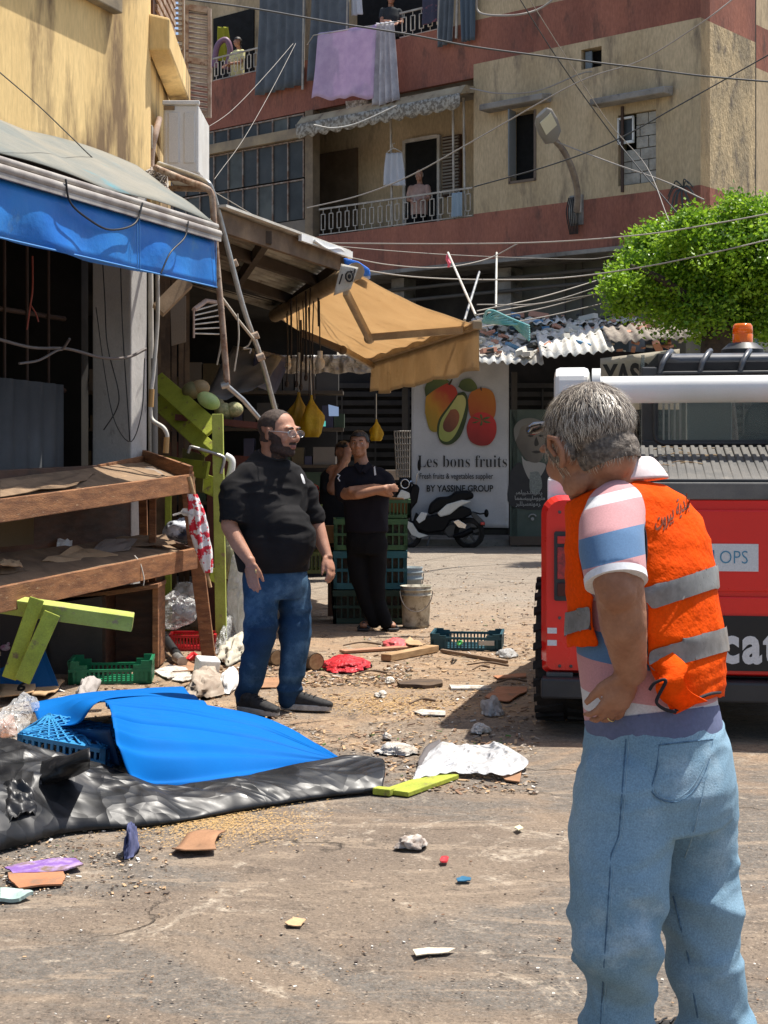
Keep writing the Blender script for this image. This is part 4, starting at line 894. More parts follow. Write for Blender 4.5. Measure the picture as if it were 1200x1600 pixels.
# shelves and goods in the dim back of the shop
shl = thing('shop_shelving', 'dim shelves of goods at the back of the greengrocer shop', 'shelf', (-2.2, 18.8, 0))
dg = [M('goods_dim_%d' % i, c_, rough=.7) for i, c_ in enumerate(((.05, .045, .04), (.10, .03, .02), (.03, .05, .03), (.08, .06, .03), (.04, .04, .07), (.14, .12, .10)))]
for z in (.5, .95, 1.4, 1.85, 2.3):
    mb = MB(); mb.box((-2.6, 18.9, z), (4.2, .45, .04)); mb.build('shelf_board', M('shelf_dark', (.06, .045, .03), rough=.8), shl)
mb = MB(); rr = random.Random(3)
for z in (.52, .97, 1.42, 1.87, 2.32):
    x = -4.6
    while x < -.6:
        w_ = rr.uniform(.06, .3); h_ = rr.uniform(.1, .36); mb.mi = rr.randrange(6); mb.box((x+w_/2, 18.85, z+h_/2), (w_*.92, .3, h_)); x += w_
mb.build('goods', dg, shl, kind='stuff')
tv = thing('monitor_screen', 'small glowing blue screen deep inside the dark shop', 'screen', tuple(P(521, 640, 17.5)))
mb = MB(); mb.prism([P(513, 632, 17.5), P(529, 636, 17.5), P(529, 650, 17.5), P(514, 650, 17.5)], (0, .03, 0)); mb.build('glass', M('screen_glow', (.05, .06, .08), emis=(.25, .35, .55, .5)), tv)
mb = MB(); mb.box(P(506, 662, 17.4), (.04, .03, .06)); mb.build('led', M('cyan_led', (.1, .3, .3), emis=(.1, .6, .5, .5)), tv)
mb = MB(); c0 = P(628, 700, 15.5)
for i in range(7): mb.tube([P(616+i*4, 673, 15.5), P(620+i*3.2, 746, 15.5)], .008, 4)
for j in range(8): mb.tube([P(616+j*.5, 674+j*10, 15.5), P(642-j*.4, 674+j*10, 15.5)], .008, 4)
mb.build('wire_basket', M('grey_wire', (.20, .19, .17), rough=.5), None, label='tall grey wire basket standing in shade left of the fruit banner', cat='basket')
mb = MB(); mb.box(P(602, 742, 15.8), (.28, .3, .10)); mb.build('carton', M('white_carton', (.35, .30, .25), rough=.8), None, label='pale carton on shelf right of the man with crossed arms', cat='box')
# produce and crates behind the spectacled man: red fruit, stall table
tb = thing('produce_table', 'dark stall table carrying crates of fruit behind the two men', 'table', (-.75, 14.6, 0))
mb = MB(); mb.box((-1.1, 14.9, .84), (1.3, .9, .05)); mb.build('table_top', M('table_brown', (.10, .05, .03), rough=.7), tb)
for x, y in ((-1.7, 14.5), (-.5, 14.5), (-1.7, 15.3), (-.5, 15.3)):
    mb = MB(); mb.box((x, y, .41), (.06, .06, .82)); mb.build('leg', MATS['table_brown'], tb)
def crate(name, lbl, loc, w_, d_, h_, m_, rz_=0, group=None, slots=9, tilt=0, low=None, rows=1, cat='crate'):
    """open plastic crate with slotted walls; low = height of the dipped long side"""
    r = thing(name, lbl, cat, loc, rz_, group); t = .012
    r.rotation_euler = (tilt, 0, rz_)
    mb = MB()
    for k in range(5): mb.box((-w_/2+w_*(k+.5)/5, 0, .008), (w_/5*.55, d_-.02, .008))
    for k in range(4): mb.box((0, -d_/2+d_*(k+.5)/4, .012), (w_-.02, d_/4*.5, .010))
    mb.build('base', m_, r, local=True)
    for (n_, L_, fx) in (('long_side', w_, 0), ('long_side', w_, 1), ('short_side', d_, 2), ('short_side', d_, 3)):
        mb = MB(); H_ = h_ if (fx > 1 or low is None) else low; T = 1 if fx % 2 else -1
        f = (lambda u, z, dd=0: V((u, T*(d_/2-t/2)+dd, z))) if fx < 2 else (lambda u, z, dd=0: V((T*(w_/2-t/2)+dd, u, z)))
        S = lambda a, b, z0, z1, tk=t: mb.box(f((a+b)/2, (z0+z1)/2), (b-a, tk, z1-z0) if fx < 2 else (tk, b-a, z1-z0))
        l = L_/2; ns = int(slots*L_/w_)+1
        S(-l, l, 0, H_*.16); S(-l, l, H_*.82, H_, t*1.6)
        if rows > 1: S(-l, l, H_*.46, H_*.54, t*1.2)
        for k in range(ns+1):
            u = -l+.02+(2*l-.04)*k/ns; S(u-.006, u+.006, H_*.16, H_*.82)
        S(-l, -l+.03, 0, H_); S(l-.03, l, 0, H_)
        if low and fx < 2:
            for s_ in (-1, 1): S(*(sorted((s_*l, s_*(l-.07)))), 0, h_); S(*(sorted((s_*(l-.07), s_*(l-.12)))), 0, (h_+low)/2)
        mb.build(n_, m_, r, local=True)
    return r
gcr = M('olive_crate', (.06, .14, .05), (.04, .10, .04), s=5, rough=.5); tcr = M('teal_stack_crate', (.02, .12, .14), (.015, .09, .11), s=5, rough=.5)
dcr = M('dark_green_crate', (.02, .045, .03), rough=.6); ycr = M('yellow_green_crate', (.22, .24, .05), rough=.5)
x0 = P(585, 900, 13.9).x
for k, (z, h_, m_, lb_) in enumerate(((0, .30, dcr, 'bottom dark crate of the stack behind the man with crossed arms'), (.31, .34, tcr, 'teal crate in the stack behind the man with crossed arms'), (.66, .28, gcr, 'olive green crate upon the teal crate of the stack'), )):
    crate('stacked_crate', lb_, (x0-.04, 14.0, z), .66, .44, h_, m_, .02*k, 'crates stacked in front of the stall', 10, rows=2)
mb = MB(); mb.box((x0-.04, 14.0, .14), (.60, .38, .24)); mb.box((x0-.04, 14.0, .48), (.60, .38, .28)); mb.box((x0-.04, 14.0, .79), (.60, .38, .22)); mb.build('crate_contents', M('dark_produce', (.03, .035, .02), (.06, .04, .03), s=14, rough=.9, bump=.02, bs=20), None, label='dark produce filling the crate stack behind the man with crossed arms', cat='produce', kind='stuff')
crate('stacked_crate', 'top green crate with a cardboard lining sticking out', (P(615, 820, 14).x, 14.0, .95), .30, .42, .16, gcr, 0, 'crates stacked in front of the stall', 7)
mb = MB(); mb.prism([P(598, 800, 13.85), P(598, 780, 13.85), P(604, 777, 13.85), P(631, 779, 13.85), P(639, 790, 13.85), P(639, 804, 13.85)], (0, .3, 0)); mb.build('carton', M('orange_cardboard', (.30, .15, .05), (.24, .12, .04), s=5, rough=.85), None, label='orange-brown carton standing in the top crate of the stack', cat='box', bevel=.01)
crate('stacked_crate', 'yellow-green crate seen between the two men at table height', (P(507, 870, 14.3).x, 14.4, .42), .42, .4, .2, ycr, 0, 'crates stacked in front of the stall', 9)
crate('fruit_crate', 'green crate of red fruit between the two men', (P(508, 800, 14.5).x, 14.6, .875), .44, .36, .18, ycr, 0, None, 9)
fr = M('red_fruit', (.40, .015, .02), (.25, .01, .015), s=4, rough=.35); f0 = None
tomato_pos = [P(488+random.uniform(0, 38), 0, 14.5).x for i in range(14)]
for i, x in enumerate(tomato_pos):
    if f0 is None:
        mb = MB(); mb.ball((0, 0, 0), (.045, .045, .04), n=10, m=7); f0 = mb.build('red_fruit', fr, None, local=True, label='red fruit in the heaped crate between the two men', cat='fruit', group='red fruit in the crate'); f0.location = (x, 14.45, 1.1)
    else: dup(f0, loc=(x, 14.45+random.uniform(0, .2), 1.08+.06*(i % 3)))
mb = MB(); mb.box((P(505, 800, 14.2).x, 14.35, .78), (.34, .3, .16)); mb.build('carton', M('orange_cardboard', None), None, label='brown carton under the red fruit between the two men', cat='box')
# two buckets
def bucket(c, r, h, m_, lbl, dirty):
    t = thing('bucket', lbl, 'bucket', c); n_ = 26
    prof = [(r*.86, 0), (r*.88, .02), (r*.95, h*.75), (r*1.05, h*.76), (r*1.05, h*.80), (r*.97, h*.81), (r*.98, h*.88), (r*1.06, h*.89), (r*1.06, h*.92), (r*.98, h*.93), (r*1.0, h*.97), (r*1.05, h), (r*.96, h), (r*.84, .02), (.001, .02)]
    mb = MB(); mb.rings([[V((q*math.cos(6.283*k/n_), q*math.sin(6.283*k/n_), z)) for k in range(n_)] for q, z in [(.001, 0)]+prof], cap=False); mb.build('pail', m_, t, local=True)
    mb = MB(); mb.tube([V((-r*1.05*math.cos(a), -r*1.08-.01, h*.9-.5*h*math.sin(a))) for a in np.linspace(0, math.pi, 14)], .005, 5); mb.build('handle', M('wire_handle', (.3, .28, .25), metal=.6, rough=.5), t, local=True)
bucket((P(650, 978, 13.5).x, 13.55, 0), .135, .36, M('dirty_white_bucket', (.50, .47, .38), (.30, .26, .18), s=7, rough=.7, c3=(.08, .06, .045), s3=12, a3=(.52, .66)), 'dirty white paint bucket standing in the sun beside the crate stack', 1)
bucket((P(641, 960, 14.3).x-.03, 14.2, 0), .14, .48, M('grey_bucket', (.25, .30, .32), (.18, .21, .22), s=6, rough=.6), 'grey-blue bucket behind the dirty white bucket', 1)
# ---------------------------------------------------------------- wooden display rack of shop 1 (frame coordinates along AD, depth towards the wall)
Q0 = V((-1.27, 11.3, 0))
def RK(t, n, z): return Q0-AD*t-AN*n+V((0, 0, z))      # t towards camera, n into the shop
rk = thing('display_rack', 'weathered red-brown wooden display rack with two sagging slanted shelves and cardboard', 'rack', tuple(RK(1.2, .3, 0)))
def board(a, b, w_, h_, m_=wood_red, par=None, name='board', up=V((0, 0, 1))):
    mb = MB(); a, b = V(a), V(b); x, y, d = frame(b-a, up); n = 10; rg = []
    for i in range(n+1):
        p = a.lerp(b, i/n); j = lambda s: 1+.05*noise.noise(p*4+V((s, 0, 0)))
        rg.append([p-x*w_/2*j(1)-y*h_/2*j(2), p+x*w_/2*j(3)-y*h_/2*j(4), p+x*w_/2*j(5)+y*h_/2*j(6), p-x*w_/2*j(7)+y*h_/2*j(8)])
    mb.rings(rg, sm=False); return mb.build(name, m_, par, bevel=.004)
# end legs (leaning)
board(P(291, 738, 11.35), P(327, 1032, 11.28), .05, .10, wood_red, rk, 'leg', V((1, 0, 0)))
board(RK(.0, .55, 0), RK(.0, .58, 1.42), .06, .05, wood_red, rk, 'leg')
board(RK(.25, .35, 0), RK(.25, .35, 1.2), .05, .04, wood_red, rk, 'leg')
board(RK(3.0, .05, 0), RK(3.0, .1, 1.3), .06, .08, wood_red, rk, 'leg')
# front boards
Lf2 = lambda px, py, D: P(px, py, D)
board(P(300, 755, 11.25), P(-14, 800, 8.75), .035, .135, wood_red, rk, 'front_board')
board(P(305, 872, 11.22), P(-14, 940, 8.75), .035, .150, wood_red, rk, 'front_board')
board(P(224, 715, 11.75), P(298, 741, 11.25), .03, .12, wood_red, rk, 'end_board')
board(P(150, 738, 10.9), P(225, 722, 11.75), .03, .10, wood_red, rk, 'back_board')
board(P(150, 738, 10.9), P(-14, 748, 9.4), .03, .10, wood_dark, rk, 'back_board')
board(P(246, 842, 11.6), P(300, 862, 11.2), .03, .06, wood_dark, rk, 'end_board')
board(P(300, 745, 11.2), P(297, 760, 11.19), .06, .03, wood_tan, rk, 'post_head')
# shelf decks, slanted
def deck(a, b, c, d, m_, name, th=.015):
    mb = MB(); rows = [[V(a).lerp(V(b), i/14).lerp(V(d).lerp(V(c), i/14), j/6)+V((0, 0, .008*noise.noise(V((i*.5, j, 1))))) for i in range(15)] for j in range(7)]
    mb.grid(rows, sm=False); return mb.build(name, m_, rk, solid=th)
deck(P(297, 752, 11.28), P(-14, 795, 8.8), P(-14, 750, 9.4), P(226, 722, 11.75), card_dark, 'shelf')
deck(P(302, 866, 11.25), P(-14, 930, 8.8), P(-14, 868, 9.6), P(235, 838, 11.7), card_dark, 'shelf')
# inner back panel and lower cabinet
mb = MB(); mb.prism([RK(.1, .62, .78), RK(3.0, .62, .75), RK(3.0, .66, .75), RK(.1, .66, .78)], (0, 0, .5)); mb.build('back_panel', wood_dark, rk)
mb = MB(); mb.prism([RK(-.02, .5, .86), RK(-.02, .1, .80), RK(0, .1, .80), RK(0, .5, .86)], (0, 0, .45)); 
# sheets of cardboard lying on the shelves
def flat(pxs, D0, m_, name, label, cat, th=.005, lift=.0, parent=None, par_z=None, curl=.02, seed=0, group=None):
    pass
def scrap(poly, z, m_, name, label, cat, th=.006, curl=.02, seed=0, group=None, tilt=None, parent=None, lip=0):
    """a flat piece lying near height z: outline given by the ground-plane pixels it covers, curled a little"""
    pts = [G(x, y, z) for x, y in poly]; c = sum(pts, V())/len(pts); rs = random.Random(seed)
    bm = bmesh.new(); vs = [bm.verts.new(p) for p in pts]; bm.faces.new(vs)
    bmesh.ops.triangulate(bm, faces=bm.faces[:])
    bmesh.ops.subdivide_edges(bm, edges=bm.edges[:], cuts=5, use_grid_fill=True)
    L_ = max((p-c).length for p in pts)
    for v in bm.verts:
        d = (v.co-c); u = d.length/L_
        v.co.z += curl*(.10*u*u+.45*noise.noise(V((v.co.x*2.5/L_*.5+seed, v.co.y*2.5/L_*.5, seed))))+abs(curl)*.25
        v.co.x += .02*L_*noise.noise(v.co*25/L_*.4); v.co.y += .02*L_*noise.noise(v.co*25/L_*.4+V((9, 0, 0)))
    mb = MB(); bm.verts.index_update(); mb.add([v.co.copy() for v in bm.verts], [tuple(v.index for v in f.verts) for f in bm.faces], curl > .03); bm.free()
    return mb.build(name, m_, parent, solid=th, label=label, cat=cat, group=group)
def lay(poly, D, m_, label, seed, name='cardboard_sheet', cat='cardboard'):
    pts = [P(x, y, d) for (x, y, d) in poly]; c = sum(pts, V())/len(pts)
    n = len(pts); mb = MB(); rows = []
    a, b, c_, d_ = pts; rows = [[a.lerp(b, i/6).lerp(d_.lerp(c_, i/6), j/6)+V((0, 0, .025*noise.noise(V((i*.5+seed, j*.5, 0)))+.012)) for i in range(7)] for j in range(7)]
    mb.grid(rows, sm=False); mb.build(name, m_, None, solid=.005, label=label, cat=cat)
lay([(215, 742, 11.25), (262, 748, 11.2), (240, 733, 11.5), (185, 737, 11.3)], 0, M('grey_card', (.25, .20, .16), rough=.9), 'grey-brown cardboard lying on the right end of the upper rack shelf', 1)
lay([(0, 780, 9.0), (120, 760, 9.9), (150, 742, 10.6), (0, 752, 9.4)], 0, card_dark, 'long dirty cardboard sheet on the left of the upper rack shelf', 2)
lay([(60, 770, 9.6), (200, 752, 10.8), (190, 738, 11.1), (40, 757, 9.9)], 0, card, 'paler cardboard sheet in the middle of the upper rack shelf', 3)
lay([(218, 767, 11.2), (268, 763, 11.2), (263, 778, 11.1), (226, 782, 11.1)], 0, card, 'cardboard flap hanging under the upper shelf front board', 4)
lay([(65, 880, 9.8), (135, 885, 10.2), (185, 870, 10.6), (120, 855, 10.4)], 0, card, 'big curled cardboard in the middle of the lower rack shelf', 5)
lay([(0, 900, 9.2), (70, 893, 9.7), (60, 875, 10), (0, 875, 9.6)], 0, card_dark, 'dark cardboard at the left end of the lower rack shelf', 6)
lay([(125, 872, 10.3), (200, 862, 10.8), (215, 845, 11.2), (165, 845, 10.9)], 0, M('grey_card', None), 'flat cardboard towards the right of the lower rack shelf', 7)
lay([(205, 857, 11), (275, 852, 11.2), (255, 838, 11.4), (180, 842, 11.2)], 0, card_dark, 'dark curled cardboard at the right end of the lower rack shelf', 8)
lay([(88, 858, 10.4), (112, 860, 10.5), (113, 847, 10.6), (90, 845, 10.5)], 0, white, 'white paper label on the lower rack shelf', 9, 'paper', 'paper')
lay([(0, 885, 9.1), (36, 890, 9.4), (30, 878, 9.5), (0, 878, 9.3)], 0, card, 'pale ragged cardboard on the extreme left of the lower shelf', 12)
mb = MB()
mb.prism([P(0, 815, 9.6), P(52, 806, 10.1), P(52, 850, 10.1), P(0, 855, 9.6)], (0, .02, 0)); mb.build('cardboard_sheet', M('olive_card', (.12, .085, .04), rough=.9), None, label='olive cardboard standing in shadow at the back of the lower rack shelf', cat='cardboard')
# cabinet under the rack
cb = thing('cabinet', 'dark brown wooden cabinet with open side compartment under the rack', 'cabinet', tuple(G(210, 1045)))
def pv(px, py, D): return P(px, py, D)
D = 11.1
mb = MB(); mb.box((P(201, 950, 11.3).x, 11.35, .33), (.36, .3, .03)); mb.build('shelf', wood_dark, cb)
for nm, poly, dy, m_ in (('side_panel', [(238, 915), (247, 915), (247, 1043), (238, 1043)], .35, wood_red), ('door', [(72, 935), (160, 930), (160, 1052), (74, 1062)], .02, M('dark_door', (.07, .05, .04), (.04, .03, .025), s=3, rough=.5, c3=(.2, .15, .1), s3=9, a3=(.66, .75))), ('top_board', [(70, 938), (247, 912), (247, 919), (70, 946)], .4, wood_red), ('back_panel', [(160, 925), (240, 917), (240, 1040), (160, 1045)], 0, wood_dark)):
    d_ = 10.55 if nm != 'back_panel' else 10.95
    if nm == 'side_panel': d_ = 10.75
    mb = MB(); mb.prism([P(x, y, d_) for x, y in poly], (0, max(dy, .02), 0)); mb.build(nm, m_, cb, bevel=.003)
mb = MB(); mb.prism([P(160, 930, 10.55), P(165, 930, 10.55), P(165, 1050, 10.55), P(160, 1050, 10.55)], (0, .4, 0)); mb.build('divider', wood_dark, cb)
mb = MB(); mb.prism([P(0, 940, 10.3), P(72, 935, 10.5), P(74, 1060, 10.5), P(0, 1090, 10.3)], (0, .03, 0)); dk = mb.build('wall_board', M('dark_purple_panel', (.035, .028, .032), rough=.5), None, label='dark panel with a small pink sticker behind the green boards on the left', cat='panel')
mb = MB(); mb.ball(P(8, 1012, 10.28), (.035, .004, .022)); mb.ball(P(13, 1006, 10.28), (.012, .004, .012)); mb.build('sticker', M('pink_sticker', (.45, .12, .22), (.6, .5, .5), s=60, rough=.5), dk)
mb = MB(); mb.prism([P(0, 1045, 9.9), P(68, 1012, 9.95), P(98, 1088, 9.7), P(0, 1110, 9.6)], (0, .01, 0)); mb.build('leaning_sheet', M('deep_blue_panel', (.01, .10, .27), rough=.4), None, label='blue sheet leaning behind the green crossed boards on the left', cat='panel')
# lime green crossed boards in front
gb = thing('green_trestle', 'broken lime-green trestle of crossed boards in front of the rack', 'trestle', tuple(G(60, 1100)))
def slab(pxa, pxb, D0, D1, w_, th, m_, par, name='board'):
    a, b = P(*pxa, D0), P(*pxb, D1); mb = MB(); mb.beam(a, b, th, w_, V((0, -1, 0))); return mb
a, b = P(-20, 940, 9.0), P(208, 972, 9.1); mb = MB(); mb.beam(a, b, .09, .095, V((0, -.25, 1))); mb.build('rail_board', wood_green_pale, gb, bevel=.006)
mb = MB(); mb.beam(P(58, 935, 8.92), P(14, 1060, 8.85), .04, .085, V((.9, .2, .3))); mb.build('leg_board', wood_green, gb, bevel=.005)
mb = MB(); mb.beam(P(82, 958, 8.88), P(34, 1065, 8.8), .04, .095, V((.9, .2, .3))); mb.build('leg_board', wood_green, gb, bevel=.005)
# green slatted stand between the pillar and the spectacled man
sg2 = thing('green_stand', 'lime-green timber produce stand with sloping side boards beside the rack', 'stand', (-1.3, 12.4, 0))
mb = MB(); mb.beam(P(340, 647, 12.05), P(346, 1012, 12.0), .085, .06, V((0, 1, 0))); mb.build('post', wood_green_pale, sg2, bevel=.004)
mb = MB(); mb.beam(P(263, 735, 12.6), P(263, 985, 12.6), .05, .05, V((0, 1, 0))); mb.build('post', wood_green, sg2, bevel=.004)
for (a, b, w_) in (((243, 592), (334, 672), .15), ((243, 625), (330, 705), .13), ((268, 735), (345, 765), .15), ((232, 722), (325, 735), .14), ((270, 865), (345, 905), .10), ((255, 1002), (335, 995), .10)):
    mb = MB(); mb.beam(P(*a, 12.9), P(*b, 12.12), w_, .025, V((.25, -1, 0))); mb.build('side_board', wood_green, sg2, bevel=.004)
mb = MB(); mb.prism([P(285, 700, 12.5), P(320, 712, 12.3), P(316, 770, 12.3), P(285, 765, 12.5)], (0, .02, 0)); mb.build('panel', M('olive_panel', (.20, .18, .07), (.13, .12, .05), s=5, rough=.7), sg2)
mb = MB(); mb.tube(spline([P(294, 708, 12.0), P(297, 700, 12.0), P(303, 699, 12.0), P(345, 712, 12.0), P(350, 720, 12.0), P(345, 740, 12.0)], 4), .013, 7); mb.build('bent_handle', galv, None, label='bent chrome tube handle hooked over the green stand', cat='handle')
mb = MB(); mb.tube(spline([P(352, 712, 12.2), P(362, 720, 12.2), P(360, 740, 12.2), P(356, 750, 12.2)], 5), .03, 8); mb.build('white_hose', white, None, label='thick white hose end behind the green post', cat='hose')
# cabbage / melons on top
mel = M('pale_green_melon', (.42, .52, .22), (.28, .42, .14), s=9, rough=.5)
mb = MB(); mb.ball(P(326, 626, 12.35), (.10, .08, .065), rot(0, .5, 0), n=20, m=12); mb.build('melon', mel, None, label='pale green oblong melon in the sun on top of the green stand', cat='melon')
for i, (x, y, r, m_, l_) in enumerate(((300, 610, .085, M('dark_gourd', (.12, .12, .05), (.2, .16, .07), s=8, rough=.6), 'dull gourd in shade behind the pale melon'), (313, 606, .08, M('tan_gourd', (.28, .2, .1), rough=.6), 'tan gourd in shade just left of the pale melon'), (350, 642, .08, M('pale_cauli', (.4, .36, .2), (.2, .22, .1), s=30, rough=.8, bump=.01, bs=40), 'knobbly pale cauliflower right of the pale melon'), (366, 640, .075, M('pale_cauli', None), 'second cauliflower, hanging further right by the galvanised pole'), (340, 632, .06, MATS['dark_gourd'], 'dark green gourd between the pale melon and the cauliflower'))):
    mb = MB(); mb.ball(P(x, y, 12.6), (r, r, r*.85), n=16, m=10); mb.build('vegetable', m_, None, label=l_, cat='vegetable')
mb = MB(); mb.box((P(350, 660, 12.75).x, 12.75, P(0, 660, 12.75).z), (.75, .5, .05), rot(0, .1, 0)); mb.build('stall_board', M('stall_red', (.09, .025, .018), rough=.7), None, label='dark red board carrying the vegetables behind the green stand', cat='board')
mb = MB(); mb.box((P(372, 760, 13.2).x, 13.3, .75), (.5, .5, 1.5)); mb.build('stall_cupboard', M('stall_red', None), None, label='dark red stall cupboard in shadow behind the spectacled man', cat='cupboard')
# bags between
def heap(cx, cy, rx, ry, D, m_, name, label, cat, seed=0, z=None, amp=.35, dep=None, fr_=2.2, group=None, flatb=True):
    c = P(cx, cy, D); W_, H_ = rx*D/FPX, ry*D/FPX; mb = MB(); mb.ball((0, 0, 0), (W_, dep or W_*.8, H_), n=52, m=36)
    out = []
    for v in mb.v:
        p = V(v); u = V((p.x/W_, p.y/(dep or W_*.8), p.z/H_)); vd_ = noise.voronoi(u*fr_*1.1+V((0, seed, 0)))[0]; f = 1+amp*.7*noise.noise(u*fr_*.6+V((seed, 0, 0)))-amp*.9*(vd_[1]-vd_[0]-.25)
        q = c+V((p.x*f, p.y*f, p.z*f))
        if flatb and q.z < .004: q.z = .004
        out.append(q)
    mb.v = [tuple(q) for q in out]
    return mb.build(name, m_, None, label=label, cat=cat, group=group)
heap(274, 955, 32, 27, 12.0, clearbag, 'plastic_bag', 'crumpled clear plastic bag lying under the rack beside the green post', 'plastic bag', 1)
heap(292, 930, 26, 22, 12.4, clearbag, 'plastic_bag', 'second clear plastic bag behind the first under the rack', 'plastic bag', 2)
heap(372, 925, 16, 60, 12.3, whitebag, 'plastic_bag', 'white translucent bags bunched behind the spectacled man, left of his leg', 'plastic bag', 4, amp=.3)
heap(360, 870, 14, 30, 12.5, M('cream_netting', (.45, .42, .25), rough=.8), 'net_bag', 'cream net bag hanging behind the spectacled man near his wrist', 'bag', 5, amp=.5)
heap(385, 960, 14, 40, 12.2, whitebag, 'plastic_bag', 'whitest hanging bag just behind the spectacled man leg', 'plastic bag', 6, amp=.3)
heap(283, 830, 26, 18, 11.9, M('blackwhite_bag', (.5, .52, .55), (.02, .025, .04), s=6, lo=.44, hi=.52, rough=.3), 'plastic_bag', 'dark blue and white striped bag lodged behind the rack leg', 'plastic bag', 7)
# red and white rolled umbrella tied to the rack end
rb = M('red_white_print', (.72, .70, .70), (.60, .02, .04), s=13, lo=.5, hi=.53, rough=.5, bump=.01, bs=20)
mb = MB(); pts = [P(300, 772, 11.0), P(306, 800, 11.0), P(312, 830, 11.0), P(320, 865, 10.98), P(325, 895, 10.97)]; sp = spline(pts, 6)
rg = []
for i, p in enumerate(sp):
    u = i/(len(sp)-1); r = .022+.036*math.sin(u*math.pi*.9+.2)
    rg.append([p+V((math.cos(a)*r*(1+.3*math.sin(a*5+u*7)), math.sin(a)*r*.7*(1+.3*math.sin(a*5+u*7)), 0)) for a in np.linspace(0, 6.283, 25)[:-1]])
mb.rings(rg); um = thing('rolled_umbrella', 'rolled red and white umbrella hanging from the right end of the rack', 'umbrella', tuple(sp[-1])); mb.build('cloth', rb, um)
mb = MB(); mb.tube([P(322, 890, 10.97), P(329, 918, 10.96)], .012, 6); mb.build('tip', wood_tan, um); mb = MB(); mb.tube([P(295, 745, 11.0), P(303, 775, 11.0)], .018, 7); mb.build('handle', wood_tan, um)
mb = MB(); mb.tube(spline([P(270, 805, 11), P(290, 800, 11), P(302, 806, 11)], 5), [.008]*4+[.03]*7, 6); mb.build('strap', whitebag, um)
# white cord hanging from lower shelf
mb = MB(); mb.tube(spline([P(210, 868, 10.4), P(218, 878, 10.4), P(222, 890, 10.4), P(225, 905, 10.4), P(224, 915, 10.4)], 5), .004, 4); mb.build('string', cream, None, label='pale string dangling from the lower front board of the rack', cat='string')
# ---------------------------------------------------------------- people
def basis(f, up=V((0, 0, 1))):
    """columns: right, forward, up  (local x = the person's right)"""
    f = V(f).normalized(); r = f.cross(V(up)).normalized(); u = r.cross(f).normalized()
    return Matrix((r, f, u)).transposed()
def head_shape(mb, c, R, s=1.0, fat=1.0, neck_to=None, neck_r=.058, ears=True, nose=1):
    """c = centre of the head (between the ears); R columns = right, forward, up"""
    W = lambda x, y, z: c+R @ V((x*s*fat, y*s, z*s))
    B = lambda x, y, z, r, rx=None: mb.ball(W(x, y, z), tuple(q*s for q in r), R if rx is None else R @ rx, n=20, m=14)
    B(0, -.018, .035, (.076*fat, .094, .082)); B(0, .02, -.005, (.070*fat, .075, .085)); B(0, -.042, -.035, (.058*fat, .055, .062)); B(0, .03, -.045, (.058*fat, .062, .062))
    B(0, .068, -.092, (.028*fat, .024, .020)); B(0, .045, -.085, (.045*fat, .04, .026))                                       # chin, jaw
    for q in (-1, 1):
        B(q*.040, .066, -.022, (.025, .024, .026)); B(q*.046, .02, -.072, (.018*fat, .042, .024))                      # cheek, jaw angle
        B(q*.030, .084, .030, (.026, .013, .010))                                                               # brow
        if ears:
            B(q*.077, -.008, -.006, (.008, .019, .031), rot(-.2, 0, -q*.35)); B(q*.080, -.004, .016, (.006, .016, .013), rot(-.2, 0, -q*.35)); B(q*.077, .002, -.030, (.006, .009, .010))
    mb.tube([W(0, .088, .022), W(0, .100-.012*(1-nose), .0), W(0, .114-.02*(1-nose), -.024)], [.009*s, .010*s, .013*s], 10)
    B(0, .112-.02*(1-nose), -.026, (.012, .012, .011))
    for q in (-1, 1): B(q*.012, .101, -.030, (.010, .012, .009))
    B(0, .088, -.058, (.024, .012, .008)); B(0, .087, -.068, (.021, .012, .008))
    if neck_to is not None: mb.tube([W(0, -.022, -.03), W(0, -.02, -.07).lerp(V(neck_to), .35), V(neck_to)], [neck_r*s, neck_r*s*.97, neck_r*s*1.12], 20)
    return W
def face_bits(par, W, s=1, look=0, eye=.0105, glasses=None):
    for q in (-1, 1):
        mb = MB(); mb.ball(W(q*.031, .0775, .006), eye*s*1.05, n=12, m=8); e = mb.build('eye', eyew, par)
        mb = MB(); mb.ball(W(q*.031+look*.004, .0775+eye*.72, .006), .0052*s, n=8, m=6); mb.build('iris', M('iris_dark', (.02, .012, .008), rough=.2), e)
        mb = MB(); mb.tube([W(q*.016, .097, .027), W(q*.031, .099, .033), W(q*.046, .090, .029)], [.0035*s, .0045*s, .0025*s], 6); mb.build('eyebrow', hairblack, par)
